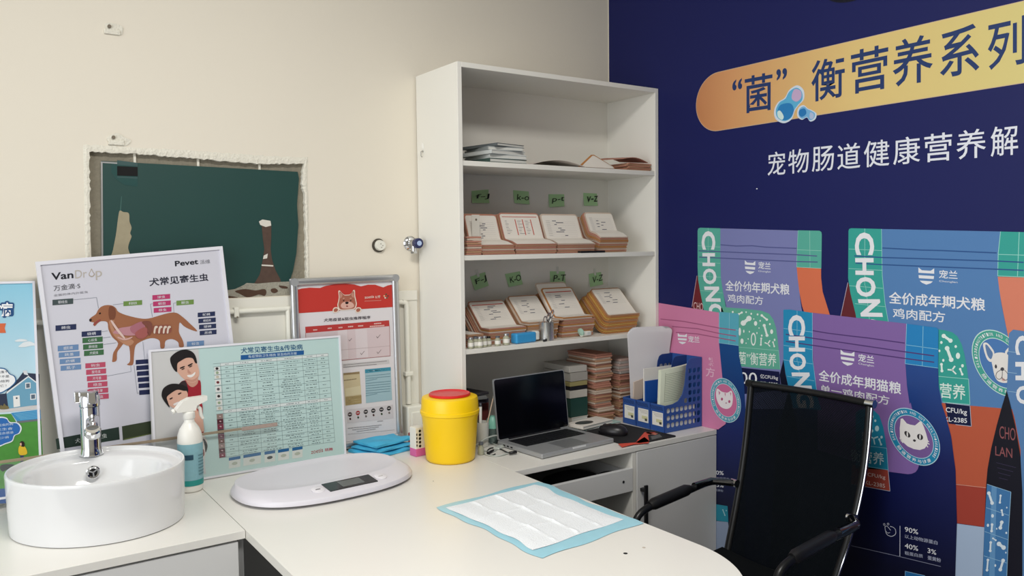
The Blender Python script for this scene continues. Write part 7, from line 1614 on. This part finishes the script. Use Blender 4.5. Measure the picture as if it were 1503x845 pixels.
b.pline(PM, zC3(548, 255, 570, 250, 612, 300), 0.0018, o+.0003, LW); b.pline(PM, [zC3(x, y)[0] for x, y in smooth2([(552, 305), (575, 330), (602, 328)], 4, False)], 0.0016, o+.0003, LW)
b.pline(PM, zC3(720, 250, 718, 606), 0.0020, o+.0003, LW); b.pline(PM, zC3(150, 478, 700, 602, 1192, 720), 0.0018, o+.0003, ink(130, 134, 160))
for t_, q, m_ in (('90%', (775, 315, 930, 350, 775, 258), MW), ('以上动物源蛋白', (775, 390, 1155, 470, 775, 345), ink(176, 182, 206)), ('40%', (775, 505, 930, 542, 775, 448), MW), ('粗蛋白质', (775, 582, 985, 624, 775, 540), ink(176, 182, 206)), ('3%', (1040, 560, 1140, 588, 1040, 505), MW), ('蛋黄粉', (1040, 640, 1195, 676, 1040, 592), ink(176, 182, 206))): b.ptext(t_, PM, *zC3(*q), o+.0003, m_, 0.006)
b.pp(PM, zC3(780, 775, 1010, 828, 1010, 1000, 780, 950), o+.0003, ink(30, 110, 178)); b.pline(PM, zC3(780, 950, 780, 775, 1010, 828), 0.0014, o+.0004, ink(140, 190, 226))
b.build('nutrition_lettering', Cb, True, label='white nutrition numbers and a chick doodle')

# ---------- blue bag at the right edge (front row, seen from its side)
zD = zm(1380, 560, 2.9675); zD2 = zm(1360, 460, 6.035)
D_ = bag('slate blue food bag print with a black side fold, front row right'); o = 0.0030
b = MB(); b.pp(PM, [(1481, 489), (1487, 483.5), (1560, 494), (1560, 900), (1500, 900), (1498, 660), (1489, 612)]+zD(290, 40)+[(1478.3, 560)], o, ink(86, 132, 188)); b.pline(PM, zD2(722, 335, 800, 346), 0.0014, o+.0001, ink(150, 190, 220)); b.pline(PM, zD2(718, 520, 800, 530), 0.0014, o+.0001, ink(150, 190, 220)); b.pline(PM, zD2(722, 688, 800, 698), 0.0014, o+.0001, ink(150, 190, 220))
b.build('bag_face', D_, True)
letters(D_, zD2, [('C', (785, 195, 920, 365, 0)), ('H', (786, 428, 916, 590, 2)), ('O', (790, 640, 926, 800, 6))], o+.0003, MW)
b = MB(); b.pp(PM, zD(290, 38, 305, 100, 326, 190, 350, 330, 358, 480, 358, 900, 182, 900, 192, 640, 200, 450, 206, 380, 222, 290, 246, 190, 268, 110), o+.0002, ink(22, 22, 36)); b.build('bag_gusset', D_, True, label='black side fold')
b = MB(); RD_ = ink(150, 84, 88); b.ptext('CHO', PM, *zD(258, 246, 328, 258, 258, 192), o+.0004, RD_); b.ptext('LAN', PM, *zD(240, 320, 314, 332, 240, 280), o+.0004, RD_)
for k in range(4): b.pline(PM, zD(244+4*k, 352+22*k, 330-12*k, 374+18*k), 0.0010, o+.0004, ink(70, 62, 96))
b.build('side_lettering', D_, True, label='dull red lettering on the black fold')
b = MB(); b.pp(PM, zD(204, 446, 308, 480, 298, 640, 288, 900, 184, 900, 192, 640), o+.0004, ink(62, 122, 182)); b.pp(PM, zD(224, 452, 246, 460, 236, 900, 212, 900), o+.0005, ink(96, 152, 204))
for q in ((204, 446, 308, 480), (200, 548, 300, 582), (194, 652, 296, 688), (190, 758, 292, 790), (308, 480, 298, 640, 288, 900)): b.pline(PM, zD(*q), 0.0013, o+.0006, ink(150, 196, 226))
microbes(b, zD, o+.0007, [('b', 212, 485, 226, 528, 8), ('b', 263, 496, 260, 526, 5), ('b', 268, 560, 272, 580, 5), ('d', 290, 548, 3, 4), ('b', 262, 636, 268, 612, 8), ('d', 228, 584, 6, 8), ('b', 226, 622, 224, 650, 6), ('d', 208, 625, 5, 7), ('d', 288, 658, 4, 5), ('b', 256, 706, 276, 722, 10), ('b', 220, 700, 218, 736, 6), ('b', 230, 682, 242, 690, 4), ('b', 262, 818, 274, 778, 8), ('b', 208, 776, 204, 820, 6), ('d', 240, 800, 4, 6), ('d', 286, 744, 3, 4), ('d', 246, 640, 3, 4)], ink(220, 234, 244))
b.build('microbe_panel', D_, True, label='blue panel with white microbe shapes')
